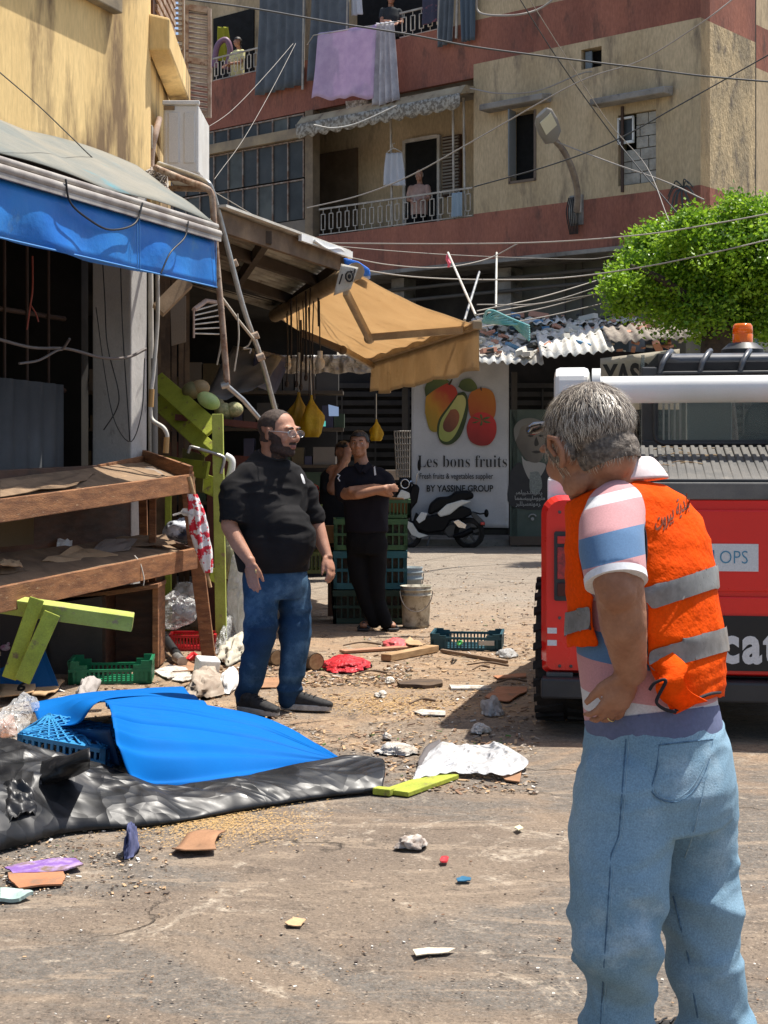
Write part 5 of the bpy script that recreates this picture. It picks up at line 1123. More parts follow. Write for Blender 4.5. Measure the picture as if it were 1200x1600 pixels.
def hand_shape(mb, wrist, d, n, side, s=1, curl=.5, spread=.16, wr=.026, thumb=.6):
    """wrist point, d = pointing direction, n = out of the back of the hand, side=+1 when the thumb is on d x n"""
    d = V(d).normalized(); n = (V(n)-d*V(n).dot(d)).normalized(); t = d.cross(n)*side
    w_ = V(wrist); pc_ = w_+d*.055*s
    Rm = Matrix((t, d, n)).transposed()
    mb.tube([w_-d*.02*s, w_+d*.02*s], [wr*s, wr*1.02*s], 12)
    mb.ball(w_+d*.05*s, (.041*s, .050*s, .0145*s), Rm, n=16, m=10); mb.ball(w_+d*.07*s, (.040*s, .030*s, .013*s), Rm, n=16, m=10)
    tips = []
    for k, (o, L_, r) in enumerate(((.029, .074, .0088), (.0095, .082, .0092), (-.010, .076, .0087), (-.028, .060, .0078))):
        p = w_+d*(.088-.004*abs(k-1.2))*s+t*o*s; a = -curl*.35; dd = d
        dd = (d+t*spread*(1.2-k)*.5).normalized(); pts = [p-dd*.02*s]
        for j, f in enumerate((.46, .30, .24)):
            a2 = curl*(.55+.55*j); q = dd*math.cos(a2)-n*math.sin(a2); pts.append(pts[-1]+q*L_*f*s+(dd*.02*s if j == 0 else V()))
        mb.caps(pts, [r*s*1.08, r*s, r*s*.93, r*s*.8], 10); tips.append(pts)
    p = w_+d*.022*s+t*.026*s; q1 = (d*.62+t*thumb-n*.30).normalized(); q2 = (d*.9+t*thumb*.35-n*.35).normalized()
    mb.caps([p, p+q1*.042*s, p+q1*.042*s+q2*.032*s, p+q1*.042*s+q2*.054*s], [.0145*s, .0115*s, .0105*s, .0085*s], 10)
    return tips
def shoe(par, heel, d, m_, sole_m, s=1, name='shoe', L=.285, h=.075):
    heel = V((heel[0], heel[1], 0)); d = V(d); d.z = 0; d.normalize(); r = d.cross(V((0, 0, 1)))
    r_ = thing(name, None, None, (0, 0, 0)) if 0 else None
    mb = MB(); secs = []
    for u, w_, z0, h_ in ((-.02, .024, .035, .02), (.02, .036, .05, .042), (.10, .038, .058, .05), (.17, .044, .05, .036), (.23, .046, .042, .028), (.275, .034, .038, .020), (.292, .014, .036, .012)):
        secs.append((heel+d*u*s+V((0, 0, z0*s)), r*w_*s, V((0, 0, h_*s))))
    mb.oval(secs, 20, 2.2); mb.ball(heel+d*.045*s+V((0, 0, .085*s)), (.04*s, .04*s, .03*s)); up_ = mb.build(name, m_, par)
    mb = MB(); out = []
    for k in range(24):
        a = 6.283*k/24; u = .13+.158*math.cos(a); w_ = (.051 if math.cos(a) > 0 else .045)*math.copysign(abs(math.sin(a))**.6, math.sin(a)); out.append(heel+d*u*s+r*w_*s+V((0, 0, .003)))
    mb.prism(out, (0, 0, .034*s)); mb.build('sole', sole_m, up_, bevel=.006)
    mb = MB()
    for k in range(4): p = heel+d*(.10+.028*k)*s+V((0, 0, (.108-.008*k)*s)); mb.tube([p-r*.022*s, p+V((0, 0, .004)), p+r*.022*s], .0028*s, 4)
    mb.build('laces', black, up_)
def folds(a, sc, seed, st=(1, 1, 1), fine_=0, b=0, sc2=0, st2=(1, 1, 1)):
    def f(co, no):
        o = a*ridge(co, sc, seed, st)
        if b: o = o+b*ridge(co, sc2, seed+50, st2)
        return o
    return f
def hair_strands(src, keep, flow, n, L_, w_, m_, par, lift=.35, seed=1, name='hair', segs=3):
    W = world_of(src); me = src.data; N_ = W.to_3x3(); fs = []
    for p in me.polygons:
        c = W @ p.center; no = (N_ @ p.normal).normalized()
        k = keep(c, no)
        if k: fs.append((c, no, p.area*(k if k is not True else 1)))
    ws = np.array([f[2] for f in fs]); ws /= ws.sum(); rs = np.random.RandomState(seed); idx = rs.choice(len(fs), n, p=ws); R = random.Random(seed)
    mb = MB()
    for i in idx:
        c, no, _ = fs[i]; c = c+V((R.uniform(-1, 1), R.uniform(-1, 1), R.uniform(-1, 1)))*.004
        fl = flow(c, no); fl = (fl-no*fl.dot(no)); fl = fl.normalized() if fl.length > 1e-6 else V((0, 0, -1))
        cl = noise.noise(c*55)*.9; sd_ = no.cross(fl); d0 = (fl+no*lift+sd_*(cl+R.uniform(-.25, .25))).normalized(); L = L_(c) if callable(L_) else L_; l = L*R.uniform(.6, 1.2)
        p = c-no*.002; wv = sd_*w_*R.uniform(.6, 1.3); mb.mi = R.choice((0, 0, 1, 2)) if isinstance(m_, list) else 0
        vs = []
        for k in range(segs+1):
            u = k/segs; q = p+d0*l*u-no*l*lift*.75*u*u+sd_*.1*l*u*u*R.uniform(-1, 1); ww = wv*(1-u*.85); vs += [q-ww, q+ww]
        mb.add(vs, [(2*k, 2*k+1, 2*k+3, 2*k+2) for k in range(segs)], True)
    return mb.build(name, m_, par)
jeans_dark = M('dark_blue_denim', (.018, .044, .09), (.035, .085, .155), s=3, rough=.9, c3=(.11, .20, .30), s3=3.4, a3=(.50, .68), fine=.22, fs=300, spec=.1, bump=.0015, bs=300)
jeans_light = M('light_blue_denim', (.165, .28, .375), (.23, .355, .45), s=3.0, rough=.92, c3=(.36, .48, .56), s3=4.5, a3=(.54, .74), fine=.22, fs=260, spec=.1, bump=.0012, bs=260)
tee_black = M('black_cotton', (.011, .0105, .011), (.016, .015, .0155), s=4, rough=.92, fine=.12, fs=200, spec=.15)
pants_black = M('black_trousers', (.008, .008, .009), rough=.9, spec=.1)

# ======== man with glasses in black t-shirt
D1 = 8.97; m1 = thing('person', 'man with beard and glasses in black t-shirt and blue jeans standing beside the blue sheet', 'person', tuple(G(425, 1112)))
Q = lambda x, y, d=0: P(x, y, D1+d)
px1 = D1/FPX
Rh = basis((.86, -.50, -.06), V((0, 0, 1)))
hc = Q(436, 677, -.0)
mb = MB(); Wh = head_shape(mb, hc, Rh, 1.17, 1.17, Q(422, 738, .03), .066)
Wh1 = Wh
# arms
r_sh, r_el, r_wr = Q(366, 765, -.14), Q(358, 822, -.20), Q(391, 878, -.30)
l_sh, l_el, l_wr = Q(476, 765, .20), Q(494, 815, .18), Q(511, 868, .08)
mb.caps([r_sh, r_el, Q(372, 850, -.25), r_wr], [.045, .048, .045, .031], 16); mb.caps([l_sh, l_el, Q(502, 845, .13), l_wr], [.045, .047, .043, .030], 16); mb.caps([r_sh, Q(410, 760, 0), l_sh], .045, 12)
tips = hand_shape(mb, r_wr, Q(394, 908, -.31)-r_wr, (-.45, -.9, .1), -1, 1.06, .40, wr=.028, spread=.04, thumb=.25)
hand_shape(mb, l_wr, Q(521, 900, .02)-l_wr, (.8, -.5, .35), 1, 1.06, .65, wr=.028, spread=.05, thumb=.3)
mb.oval([(Q(418, 750, 0), V((.11, .08, 0)), V((-.04, .06, 0))), (Q(418, 900, 0), V((.11, .08, 0)), V((-.04, .06, 0)))])
mb.caps([Q(408, 900, -.02), Q(400, 1000, -.05), Q(386, 1090, 0)], [.06, .045, .036]); mb.caps([Q(455, 900, .1), Q(460, 1000, .06), Q(452, 1090, .03)], [.06, .045, .036])
b1 = fused(mb, 'body', [skin1], m1, .0062, 4)
face_bits(m1, Wh, 1.17)
# beard, moustache, short hair as close layers grown on the head
Ri = Rh.transposed()
def hl(p): return Ri @ ((p-hc)/1.17)
def beard(p, n):
    q = hl(p)
    if q.length > .135: return False
    x, y, z = q
    nz = .006*noise.noise(p*70)
    low = z < -.062+nz-.25*max(0, .06-y)*.0 and y > -.0
    side = abs(x) > .042 and -.09 < z < .01 and .0 < y < .055 and z < .006-(y-.02)*.9+nz+.2
    side = abs(x) > .048 and y > .004 and y < .062 and z < .012-.55*(y-.0)+nz
    mou = y > .075 and -.055 < z < -.040 and abs(x) < .034
    lip = abs(x) < .022 and -.074 < z < -.054 and y > .085
    return (low or side or mou) and not lip and z > -.125
shell(b1, 'beard', stubble, m1, beard, .0035, noi=.003)
shell(b1, 'lips', lipm, m1, lambda p, n: (lambda q: abs(q.x) < .022 and -.073 < q.z < -.052 and q.y > .087)(hl(p)), .0008)
sh1 = M('shaved_hair', (.022, .015, .012), (.075, .045, .032), s=150, lo=.3, hi=.75, rough=.8, bump=.001, bs=300)
def hair1(p, n):
    q = hl(p); x, y, z = q; nz = .005*noise.noise(p*60)
    if q.length > .14: return False
    return (z > .058+nz+.35*max(0, y)-.9*max(0, -y-.0) and y < .034) or (z > -.045 and y < -.012+nz and abs(x) < .078) or (abs(x) > .052 and y < .028+nz and z > .012)
shell(b1, 'hair', sh1, m1, lambda p, n: hair1(p, n) and not (abs(hl(p).x) > .080 and hl(p).z < .03), .0035, noi=.002)
# glasses
gm = M('glasses_metal', (.45, .42, .38), rough=.25, metal=.8)
mb = MB()
for q in (-1, 1):
    mb.tube([Wh(q*(.033+.023*math.cos(a)), .109-.012*abs(math.cos(a)) if 0 else .108-.006*(1+q*math.cos(a)), .002+.017*math.sin(a)) for a in np.linspace(0, 6.283, 17)], .0016, 5)
    mb.tube([Wh(q*.057, .097, .008), Wh(q*.080, .06, .010), Wh(q*.086, .0, .010)], .0017, 5)
mb.tube([Wh(-.010, .110, .004), Wh(0, .112, .007), Wh(.010, .110, .004)], .0016, 5); gl = mb.build('glasses', gm, m1)
for q in (-1, 1):
    mb = MB(); mb.add([Wh(q*(.033+.022*math.cos(a)), .108-.006*(1+q*math.cos(a)), .002+.016*math.sin(a)) for a in np.linspace(0, 6.283, 17)[:-1]], [tuple(range(16))]); mb.build('lens', glass('lens_glass', (.5, .5, .5), .02, .25), gl)
# t-shirt
mb = MB(); f1 = V((.62, -.78, 0)); l1 = V((.78, .62, 0))
def sec(px, py, d, lat, fw, f=f1, l=l1, tl=V()): return (Q(px, py, d)+tl, l*lat, f*fw)
mb.oval([(Q(426, 712, .02), l1*.088, f1*.084+V((0, 0, -.030))), (Q(424, 719, .02), l1*.135, f1*.100+V((0, 0, -.022))), sec(422, 729, .01, .200, .118), sec(420, 745, 0, .242, .135), sec(420, 762, 0, .246, .146), sec(420, 785, 0, .242, .158), sec(421, 820, 0, .225, .185), sec(423, 848, -.02, .23, .205), sec(426, 870, -.02, .225, .19), sec(428, 893, 0, .218, .17)], 36, 2.2)
mb.ball(Q(444, 842, -.07), (.185, .18, .20), n=20, m=14)
mb.caps([Q(396, 748, -.08), Q(370, 766, -.13), Q(364, 800, -.18)], [.10, .10, .088], 18); mb.tube([Q(368, 780, -.15), Q(363, 820, -.19)], [.092, .090], 24); mb.caps([Q(456, 752, .13), Q(476, 775, .18), Q(489, 808, .18)], [.08, .08, .074], 18)
def teef(co, no):
    w_ = np.clip((co[:, 2]-.93)/.12, 0, 1); tors = np.exp(-((co[:, 2]-1.15)/.22)**2); return w_*(.0085*snoise(co, 2.0, 3, (1, 1, 1.8))+.0065*ridge(co, 3.0, 9, (.8, .8, 2.2))*(.5+.7*tors)+.003*ridge(co, 6, 4, (.8, .8, 1.6)))
ts = fused(mb, 'shirt', [tee_black], m1, .009, 5, teef)
mb = MB(); mb.tube([Q(426, 711, .02)+(l1*.084*math.cos(a)+f1*.080*math.sin(a))+V((0, 0, .004-.032*math.sin(a))) for a in np.linspace(0, 6.283, 30)], .006, 6); mb.build('collar', M('collar_black', (.02, .019, .02), rough=.9), ts)
mb = MB(); mb.beam(Q(476, 722+8, -.10), Q(482, 745, -.10), .012, .006); lg = None
# logo flash on the chest
shell(b1 if 0 else ts, 'chest_logo', M('logo_white', (.6, .6, .6), rough=.7), ts, lambda p, n: (lambda u, v: abs(u) < 2.0 and abs(v) < 8 and n.y < -.1)((600+p.x*FPX/p.y)-473-.35*((HORY-(p.z-EYE)*FPX/p.y)-748), (HORY-(p.z-EYE)*FPX/p.y)-748), .0015)
# jeans
mb = MB()
mb.oval([sec(429, 878, 0, .19, .14), sec(430, 905, 0, .20, .155), sec(432, 935, .02, .185, .145)], 32, 2.2)
mb.caps([Q(408, 915, -.05), Q(408, 955, -.08), Q(404, 1005, -.09), Q(394, 1050, -.03), Q(386, 1094, .02)], [.105, .098, .088, .076, .068], 20)
mb.caps([Q(457, 915, .08), Q(461, 955, .07), Q(461, 1005, .04), Q(456, 1050, .04), Q(452, 1090, .04)], [.105, .098, .085, .075, .070], 20)
def jf(co, no):
    kn = np.exp(-((co[:, 2]-.47)/.10)**2)+1.4*np.exp(-((co[:, 2]-.10)/.07)**2)+.5
    return .0048*kn*snoise(co, 3.0, 5, (.6, .6, 2.4))+.0065*kn*ridge(co, 3.6, 8, (.6, .6, 1.8))
fused(mb, 'jeans', [jeans_dark], m1, .009, 4, jf)
sole_w = M('grey_sole', (.42, .40, .37), (.3, .28, .26), s=20, rough=.7)
sb = M('black_shoe_mesh', (.018, .017, .017), (.035, .033, .032), s=40, rough=.85)
hA = G(445, 1108); shoe(m1, hA, (1, -.26, 0), sb, sole_w, 1.0)
hB = G(383, 1112); shoe(m1, hB+V((-.02, .0, 0)), (.75, -.62, 0), sb, sole_w, 1.0)
mb = MB(); mb.tube([Q(399, 893, -.33), Q(401, 893, -.33)], .012, 8); mb.build('ring', M('gold_ring', (.6, .45, .2), metal=1, rough=.3), m1)

# ======== man with crossed arms under the awning
D2 = 13.25; m2 = thing('person', 'man with crossed arms in black polo and black trousers leaning on the crate stack', 'person', tuple(G(585, 985)))
Q = lambda x, y, d=0: P(x, y, D2+d)
Rh = basis((-.12, -1, .02)); hc2 = Q(561, 694)
mb = MB(); Wh = head_shape(mb, hc2, Rh, .98, 1.02, Q(566, 728, .02), .06)
mb.caps([Q(538, 745), Q(536, 772, -.05), Q(560, 772, -.24), Q(600, 764, -.26)], [.055, .052, .046, .034], 14)
mb.caps([Q(600, 745), Q(608, 768, -.05), Q(585, 764, -.20), Q(548, 766, -.22)], [.055, .052, .046, .034], 14)
hand_shape(mb, Q(597, 764, -.26), (.9, .2, .1), (0, -1, .1), 1, .95, .5); hand_shape(mb, Q(552, 768, -.18), (-.8, .5, 0), (0, -1, .1), -1, .9, .5)
mb.caps([Q(568, 748, .04), Q(570, 830, .02)], [.085, .085]); mb.caps([Q(538, 745, .02), Q(600, 745, .02)], .045)
mb.caps([Q(570, 830, .02), Q(557, 850), Q(566, 930), Q(583, 975)], [.06, .05, .04, .035]); mb.caps([Q(570, 830, .02), Q(588, 850), Q(590, 930), Q(600, 975)], [.06, .05, .04, .035])
b2 = fused(mb, 'body', [skin2], m2, .0085, 3)
face_bits(m2, Wh, .98, eye=.009)
def h2(p): return Rh.transposed() @ ((p-hc2)/.98)
shell(b2, 'hair', hairblack, m2, lambda p, n: (lambda q: q.length < .15 and ((q.z > .062 and q.y < .07) or (q.z > -.02 and q.y < -.01) or (abs(q.x) > .06 and q.y < .03 and q.z > .015)))(h2(p)), .008, noi=.006)
mb = MB(); sc2 = lambda px, py, d, a, b: (Q(px, py, d), V((a, 0, 0)), V((0, b, 0)))
mb.oval([sc2(567, 726, .02, .07, .07), sc2(568, 736, .02, .16, .10), sc2(570, 750, 0, .215, .125), sc2(572, 790, 0, .195, .14), sc2(573, 815, 0, .185, .14), sc2(573, 832, 0, .185, .14)], 30)
mb.caps([Q(546, 742), Q(537, 752), Q(536, 772, -.04)], [.075, .08, .072], 14); mb.caps([Q(592, 742), Q(602, 752), Q(608, 764, -.04)], [.075, .08, .07], 14)
s2_ = fused(mb, 'polo_shirt', [M('navy_black_polo', (.010, .009, .013), rough=.9, spec=.15)], m2, .012, 4, folds(.004, 3, 3))
mb = MB(); mb.prism([Q(584, 730, -.16), Q(586, 728, -.16), Q(588, 742, -.165), Q(585, 743, -.165)], (0, .004, 0)); mb.build('chest_logo', MATS['logo_white'], s2_)
mb = MB(); mb.tube([Q(527, 741, -.10), Q(531, 743, -.11), Q(528, 747, -.11), Q(531, 752, -.11)], .006, 4); mb.build('sleeve_badge', MATS['logo_white'], s2_)
mb = MB(); mb.beam(Q(556, 724, -.07), Q(566, 738, -.12), .04, .012, V((0, -1, 0))); mb.beam(Q(578, 724, -.07), Q(568, 738, -.12), .04, .012, V((0, -1, 0))); mb.build('collar', MATS['navy_black_polo'], s2_)
mb = MB(); mb.oval([sc2(572, 815, 0, .165, .12), sc2(572, 848, 0, .175, .13), sc2(573, 866, 0, .15, .12)], 24)
mb.caps([Q(555, 848), Q(560, 900), Q(572, 940), Q(585, 972)], [.09, .08, .065, .055], 14); mb.caps([Q(590, 848), Q(588, 900), Q(590, 940), Q(604, 974, -.05)], [.09, .08, .065, .055], 14)
fused(mb, 'trousers', [pants_black], m2, .012, 4, folds(.004, 3, 7))
sand = M('black_sandal', (.02, .018, .018), rough=.4)
for (x, y, dx) in ((572, 984, -.1), (604, 984, .25)):
    h_ = G(x, y); mb = MB(); d_ = V((dx, -1, 0)).normalized(); r_ = d_.cross(V((0, 0, 1)))
    h_ = h_-d_*-.0+V((0, .12, 0)); h_.z = 0
    mb.ball(h_+d_*.12+V((0, 0, .045)), (.045, .13, .032), Matrix((r_, d_, V((0, 0, 1)))).transposed()); ft = mb.build('foot', skin2, m2)
    mb = MB(); mb.box(h_+d_*.12+V((0, 0, .013)), (.10, .28, .024), Matrix((r_, d_, V((0, 0, 1)))).transposed()); sn = mb.build('sandal_sole', sand, m2, bevel=.01)
    for k in range(3):
        mb = MB(); c_ = h_+d_*(.06+.07*k); mb.tube([c_-r_*.052+V((0, 0, .02)), c_+V((0, 0, .092-.012*k)), c_+r_*.052+V((0, 0, .02))], .013, 6); mb.build('strap', sand, sn)

# ======== seated figure half hidden behind him
D3 = 14.5; m3 = thing('person', 'person in black half hidden in shadow behind the man with crossed arms, hand at ear', 'person', tuple(G(535, 962)))
Q = lambda x, y, d=0: P(x, y, D3+d)
mb = MB(); Rh = basis((.3, -1, 0)); head_shape(mb, Q(537, 708), Rh, .95, 1, Q(534, 738), .055)
mb.caps([Q(514, 750), Q(518, 765, -.12), Q(541, 712, -.12)], [.05, .045, .03]); hand_shape(mb, Q(541, 716, -.13), (0, 0, 1), (0, -1, 0), 1, .9, .3)
mb.caps([Q(525, 745), Q(527, 850)], [.12, .12]); mb.caps([Q(522, 850), Q(530, 880, -.3), Q(530, 960, -.32)], [.07, .06, .05])
b3 = fused(mb, 'body', [skin2], m3, .012, 3); hc3 = Q(537, 708)
shell(b3, 'hair', hairblack, m3, lambda p, n: (lambda q: q.length < .15 and (q.z > .05 or (q.z > -.03 and q.y < -.0)))(Rh.transposed() @ (p-hc3)), .008)
mb = MB(); mb.oval([sc2(0, 0, 0, 0, 0)]*0+[(Q(531, 730), V((.07, 0, 0)), V((0, .07, 0))), (Q(530, 742), V((.18, 0, 0)), V((0, .11, 0))), (Q(528, 800), V((.18, 0, 0)), V((0, .13, 0))), (Q(528, 860), V((.18, 0, 0)), V((0, .13, 0)))], 24)
mb.caps([Q(512, 745), Q(512, 765, -.06)], [.07, .065]); fused(mb, 'shirt', [tee_black], m3, .014, 3)
mb = MB(); mb.caps([Q(520, 858), Q(528, 880, -.3), Q(529, 955, -.32)], [.09, .08, .06]); mb.caps([Q(538, 858), Q(542, 880, -.3), Q(541, 955, -.32)], [.09, .08, .06]); fused(mb, 'trousers', [pants_black], m3, .015, 3)
# ======== man in orange vest seen from behind, close to the camera
D4 = 3.5; m4 = thing('person', 'grey-haired man in orange reflective vest, striped polo and light jeans, hand on hip', 'person', (.62, 3.55, 0))
Q = lambda x, y, d=0: P(x, y, D4+d)
s4 = D4/FPX
f4 = V((-.80, .60, 0)); l4 = V((-.60, -.80, 0))     # chest direction, his left
hd = V((-.54, .78, -.38)).normalized(); upv = V((-.30, .25, .91))
Rh = basis(hd, upv); hc4 = Q(921, 695, -.02); hs = 1.11
mb = MB(); Wh = head_shape(mb, hc4, Rh, hs, 1.06, Q(962, 775, .02), .060, nose=0)
H4 = lambda p: Rh.transposed() @ ((p-hc4)/hs)
# left arm: shoulder, elbow towards the camera, forearm to the hip
sh_, el_, wr_ = Q(957, 812, -.12), Q(967, 914, -.25), Q(986, 1048, -.17)
mb.caps([sh_, el_, Q(974, 975, -.23), wr_], [.056, .053, .051, .035], 20)
mb.caps([Q(958, 905, -.27), Q(964, 925, -.27)], [.045, .046], 16)

HP = hand_shape(mb, Q(985, 1050, -.17), V((-.38, .10, -.92)), V((.40, -.90, -.15)), 1, .94, .72, wr=.031, spread=.22, thumb=.35)
mb.caps([Q(985, 800, .05), Q(1010, 840, .18), Q(1040, 950, .30), Q(1010, 1080, .25)], [.05, .045, .045, .04], 14); mb.caps([sh_, Q(985, 810, .05)], .05, 12)
mb.caps([Q(975, 805, .03), Q(1010, 950, .05), Q(1025, 1120, .05)], [.08, .10, .10], 16)
mb.caps([Q(975, 1200, -.02), Q(960, 1420, -.02), Q(965, 1640, 0)], [.08, .055, .045]); mb.caps([Q(1065, 1200, .10), Q(1093, 1420, .12), Q(1115, 1640, .1)], [.08, .055, .045]); mb.caps([Q(975, 1200, -.02), Q(1065, 1200, .10)], .08)
b4 = fused(mb, 'body', [skin2], m4, .0052, 4, lambda co, no: .0006*ridge(co, 30, 3))
# ear detail, sunglasses arm
mb = MB()
e0 = Wh(-.090, -.005, -.005)
mb.tube([Wh(-.088, .008, -.012), Wh(-.092, .012, .010), Wh(-.096, -.002, .026), Wh(-.097, -.020, .014), Wh(-.093, -.020, -.010), Wh(-.090, -.008, -.030), Wh(-.086, .004, -.036)], [.005, .006, .0065, .0065, .006, .007, .006], 8); mb.build('ear_rim', skin2, m4)
mb = MB(); mb.tube([Wh(-.060, .086, .074), Wh(-.082, .05, .070), Wh(-.088, .02, .062)], [.006, .0045, .003], 6); mb.tube([Wh(-.060, .086, .074), Wh(-.04, .094, .080), Wh(0, .097, .085), Wh(.04, .094, .080)], [.010, .015, .010, .015], 8); mb.build('sunglasses', M('shiny_black', (.01, .01, .01), rough=.12, spec=.8), m4)
# hair
hm = [M('silver_hair', (.62, .55, .45), rough=.4, spec=.5, fine=0), M('grey_hair', (.30, .245, .19), rough=.45, spec=.5, fine=0), M('dark_grey_hair', (.075, .058, .045), rough=.5, spec=.5, fine=0)]
def hk(p, n):
    q = H4(p); x, y, z = q
    if q.length > .155 or z < -.095: return False
    if abs(x) > .082 and -.04 < z < .034 and -.035 < y < .03: return False
    back = y < -.015 and z > -.060
    top = z > .045+.25*max(0, y)
    side = abs(x) > .045 and y < .058-.5*max(0, .03-z) and z > -.02
    front = y > .075
    return (back or top or side) and not (front and z < .075)
shell(b4, 'scalp_hair', M('underhair', (.06, .046, .036), (.17, .14, .11), s=90, rough=.7, bump=.004, bs=120), m4, hk, .006, noi=.004)
crown = Wh(.0, -.055, .10)
def flow(p, n):
    q = H4(p); v = (p-crown); v = v.normalized() if v.length > 1e-5 else V((0, 0, -1)); dn = Rh @ V((0, -.35, -1)); side_ = Rh @ V((-.5 if q.x < 0 else .5, .5, 0))
    return v*.9+dn*.55+side_*.3
hair_strands(b4, hk, flow, 9500, (lambda c: (lambda z: .020+.030*smooth01(-.03, .05, z))(H4(c).z)), .0008, hm, m4, lift=.62, seed=5)
hair_strands(b4, lambda p, n: (lambda q: q.length < .16 and abs(q.x) > .06 and -.05 < q.z < .0 and .018 < q.y < .042)(H4(p)), lambda p, n: Rh @ V((0, .1, -1)), 350, .02, .0007, hm, m4, lift=.2, seed=6, name='sideburn')
# polo: torso + sleeve + collar, striped by woven bands
def stripe_mat(name, kx, ky, kz, off, scale, cols):
    m = bpy.data.materials.new(name); m.use_nodes = True; n = m.node_tree; N, L = n.nodes, n.links; b = N['Principled BSDF']; b.inputs['Roughness'].default_value = .9; b.inputs['Sheen Weight'].default_value = .1
    tc = N.new('ShaderNodeTexCoord'); d = N.new('ShaderNodeVectorMath'); d.operation = 'DOT_PRODUCT'; d.inputs[1].default_value = (kx, ky, kz); L.new(tc.outputs['Object'], d.inputs[0])
    a = N.new('ShaderNodeMath'); a.operation = 'MULTIPLY_ADD'; a.inputs[1].default_value = scale; a.inputs[2].default_value = off; L.new(d.outputs['Value'], a.inputs[0])
    f = N.new('ShaderNodeMath'); f.operation = 'FRACT'; L.new(a.outputs[0], f.inputs[0])
    r = N.new('ShaderNodeValToRGB'); r.color_ramp.interpolation = 'CONSTANT'; L.new(f.outputs[0], r.inputs[0]); e = r.color_ramp.elements
    e[0].position = 0; e[0].color = (*cols[0][1], 1); e[1].position = cols[1][0]; e[1].color = (*cols[1][1], 1)
    for p_, c_ in cols[2:]: q = e.new(p_); q.color = (*c_, 1)
    nn = N.new('ShaderNodeTexNoise'); nn.inputs['Scale'].default_value = 250; mx = N.new('ShaderNodeMix'); mx.data_type = 'RGBA'; mx.blend_type = 'MULTIPLY'; mx.inputs[0].default_value = .35
    L.new(tc.outputs['Object'], nn.inputs[0]); L.new(r.outputs[0], mx.inputs[6]); L.new(nn.outputs[0], mx.inputs[7]); L.new(mx.outputs[2], b.inputs['Base Color'])
    return m
PK, BL, WH, NV = (.60, .30, .31), (.10, .21, .38), (.66, .66, .68), (.12, .14, .24)
polo = stripe_mat('striped_jersey', .10, -.05, 1, .10, 3.9, [(0, BL), (.26, PK), (.52, WH), (.70, PK)])
polo_s = stripe_mat('striped_sleeve', -.25, .1, 1, .36, 3.9, [(0, PK), (.20, BL), (.46, PK), (.70, WH), (.80, PK)])
def tor(g):
    mb = MB()
    S = lambda px, py, d, lat, fw, tx=0: (Q(px, py, d), (l4*(lat+g))+V((0, 0, tx)), f4*(fw+g)+V((0, 0, .12*(fw+g))))
    mb.oval([S(973, 752, .03, .075, .075), S(985, 770, .03, .135, .095), S(990, 800, .03, .178, .115), S(999, 850, .03, .185, .128), S(1003, 900, .02, .175, .138), S(1006, 960, .02, .168, .145), S(1010, 1020, .02, .165, .148), S(1015, 1080, .02, .165, .148), S(1022, 1130, .02, .168, .145), S(1026, 1160, .02, .170, .145)], 40, 2.3)
    return mb
mb = tor(0)
mb.caps([Q(975, 812, -.04), Q(955, 816, -.13)], [.07, .07], 18)
def pf_(co, no): return .005*snoise(co, 2.5, 3, (1, 1, 1.6))+.0015*ridge(co, 5, 7)
ps = fused(mb, 'polo_shirt', [polo], m4, .0085, 5, pf_)
mb = MB(); mb.tube([Q(972, 785, -.07), Q(962, 800, -.11), Q(955, 825, -.16), Q(956, 860, -.21), Q(963, 905, -.255)], [.055, .068, .072, .071, .066], 28)
sl_ = fused(mb, 'sleeve', [polo_s], m4, .007, 4, lambda co, no: .003*snoise(co, 4, 13, (1.6, 1.6, .7)))
mb = MB(); mb.tube([Q(961.3, 900, -.252), Q(963, 911, -.26)], [.0672, .0672], 28); mb.build('sleeve_hem', M('white_hem', WH, rough=.9), sl_)
# lower shirt band (darker hem) is dyed cloth: its own layer
e, n_ = pxplane(900, 1128, 1160, 1098, (1000, 1160)); shell(ps, 'hem_band', M('navy_jersey', NV, (.10, .12, .21), s=8, rough=.9), ps, None, .002, cuts=[(e, n_)])
# collar
mb = MB(); rg = []
for k in range(31):
    a = -2.4+4.8*k/30; c = Q(968, 742, .03); dr = (l4*math.sin(a)*.088-f4*math.cos(a)*.085)
    up_ = V((-.35, .15, .9)).normalized(); q = c+dr+up_*(.012+.012*math.cos(a))
    rg.append([q+up_*.022, q+dr.normalized()*.012+up_*.012, q+dr.normalized()*.024-up_*.032])
mb.grid(rg); mb.build('collar', M('pale_pink_collar', (.66, .55, .55), (.7, .62, .62), s=6, rough=.9), ps, solid=.006, sub=1)
# orange vest over it
og = M('orange_vest_cloth', (.95, .105, .002), (.88, .085, .001), s=4, rough=.85, sheen=0, spec=.12, trans=.25, bump=.001, bs=90, bump2=.014, b2s=13)
vs = fused(tor(.016), 'vest_form', [og], m4, .0075, 5, lambda co, no: .006*snoise(co, 2.6, 21, (1, 1, 1.6))+.0035*ridge(co, 4, 17, (.7, .7, 1.8)))
def spx(p): return 600+p.x*FPX/p.y, HORY-(p.z-EYE)*FPX/p.y
def vk(p, n):
    x, y = spx(p); side_ = (p-Q(1005, 900, .02)).dot(l4)
    if y < 742+ (0 if x > 975 else (975-x)*.5): return False
    if y > 1112-(x-1040)*.20+8*math.sin((x-1010)/22) : return False
    if side_ > .0:                                                  # his left side, towards the camera
        ex, ey = (x-957)/51, (y-858)/88                            # arm hole
        if ex*ex+ey*ey < 1: return False
        if 925 < x < 1012 and y > 935 and y > 935+(x-940)*.0 and x > 905+(y-930)*.42: return False
        if x < 905+(y-930)*.42 and y > 1010: return False
        if y > 1035 and x < 1010+(y-1035)*.5: return False
    else:
        if y > 1000 and x < 1000: return False
    return True
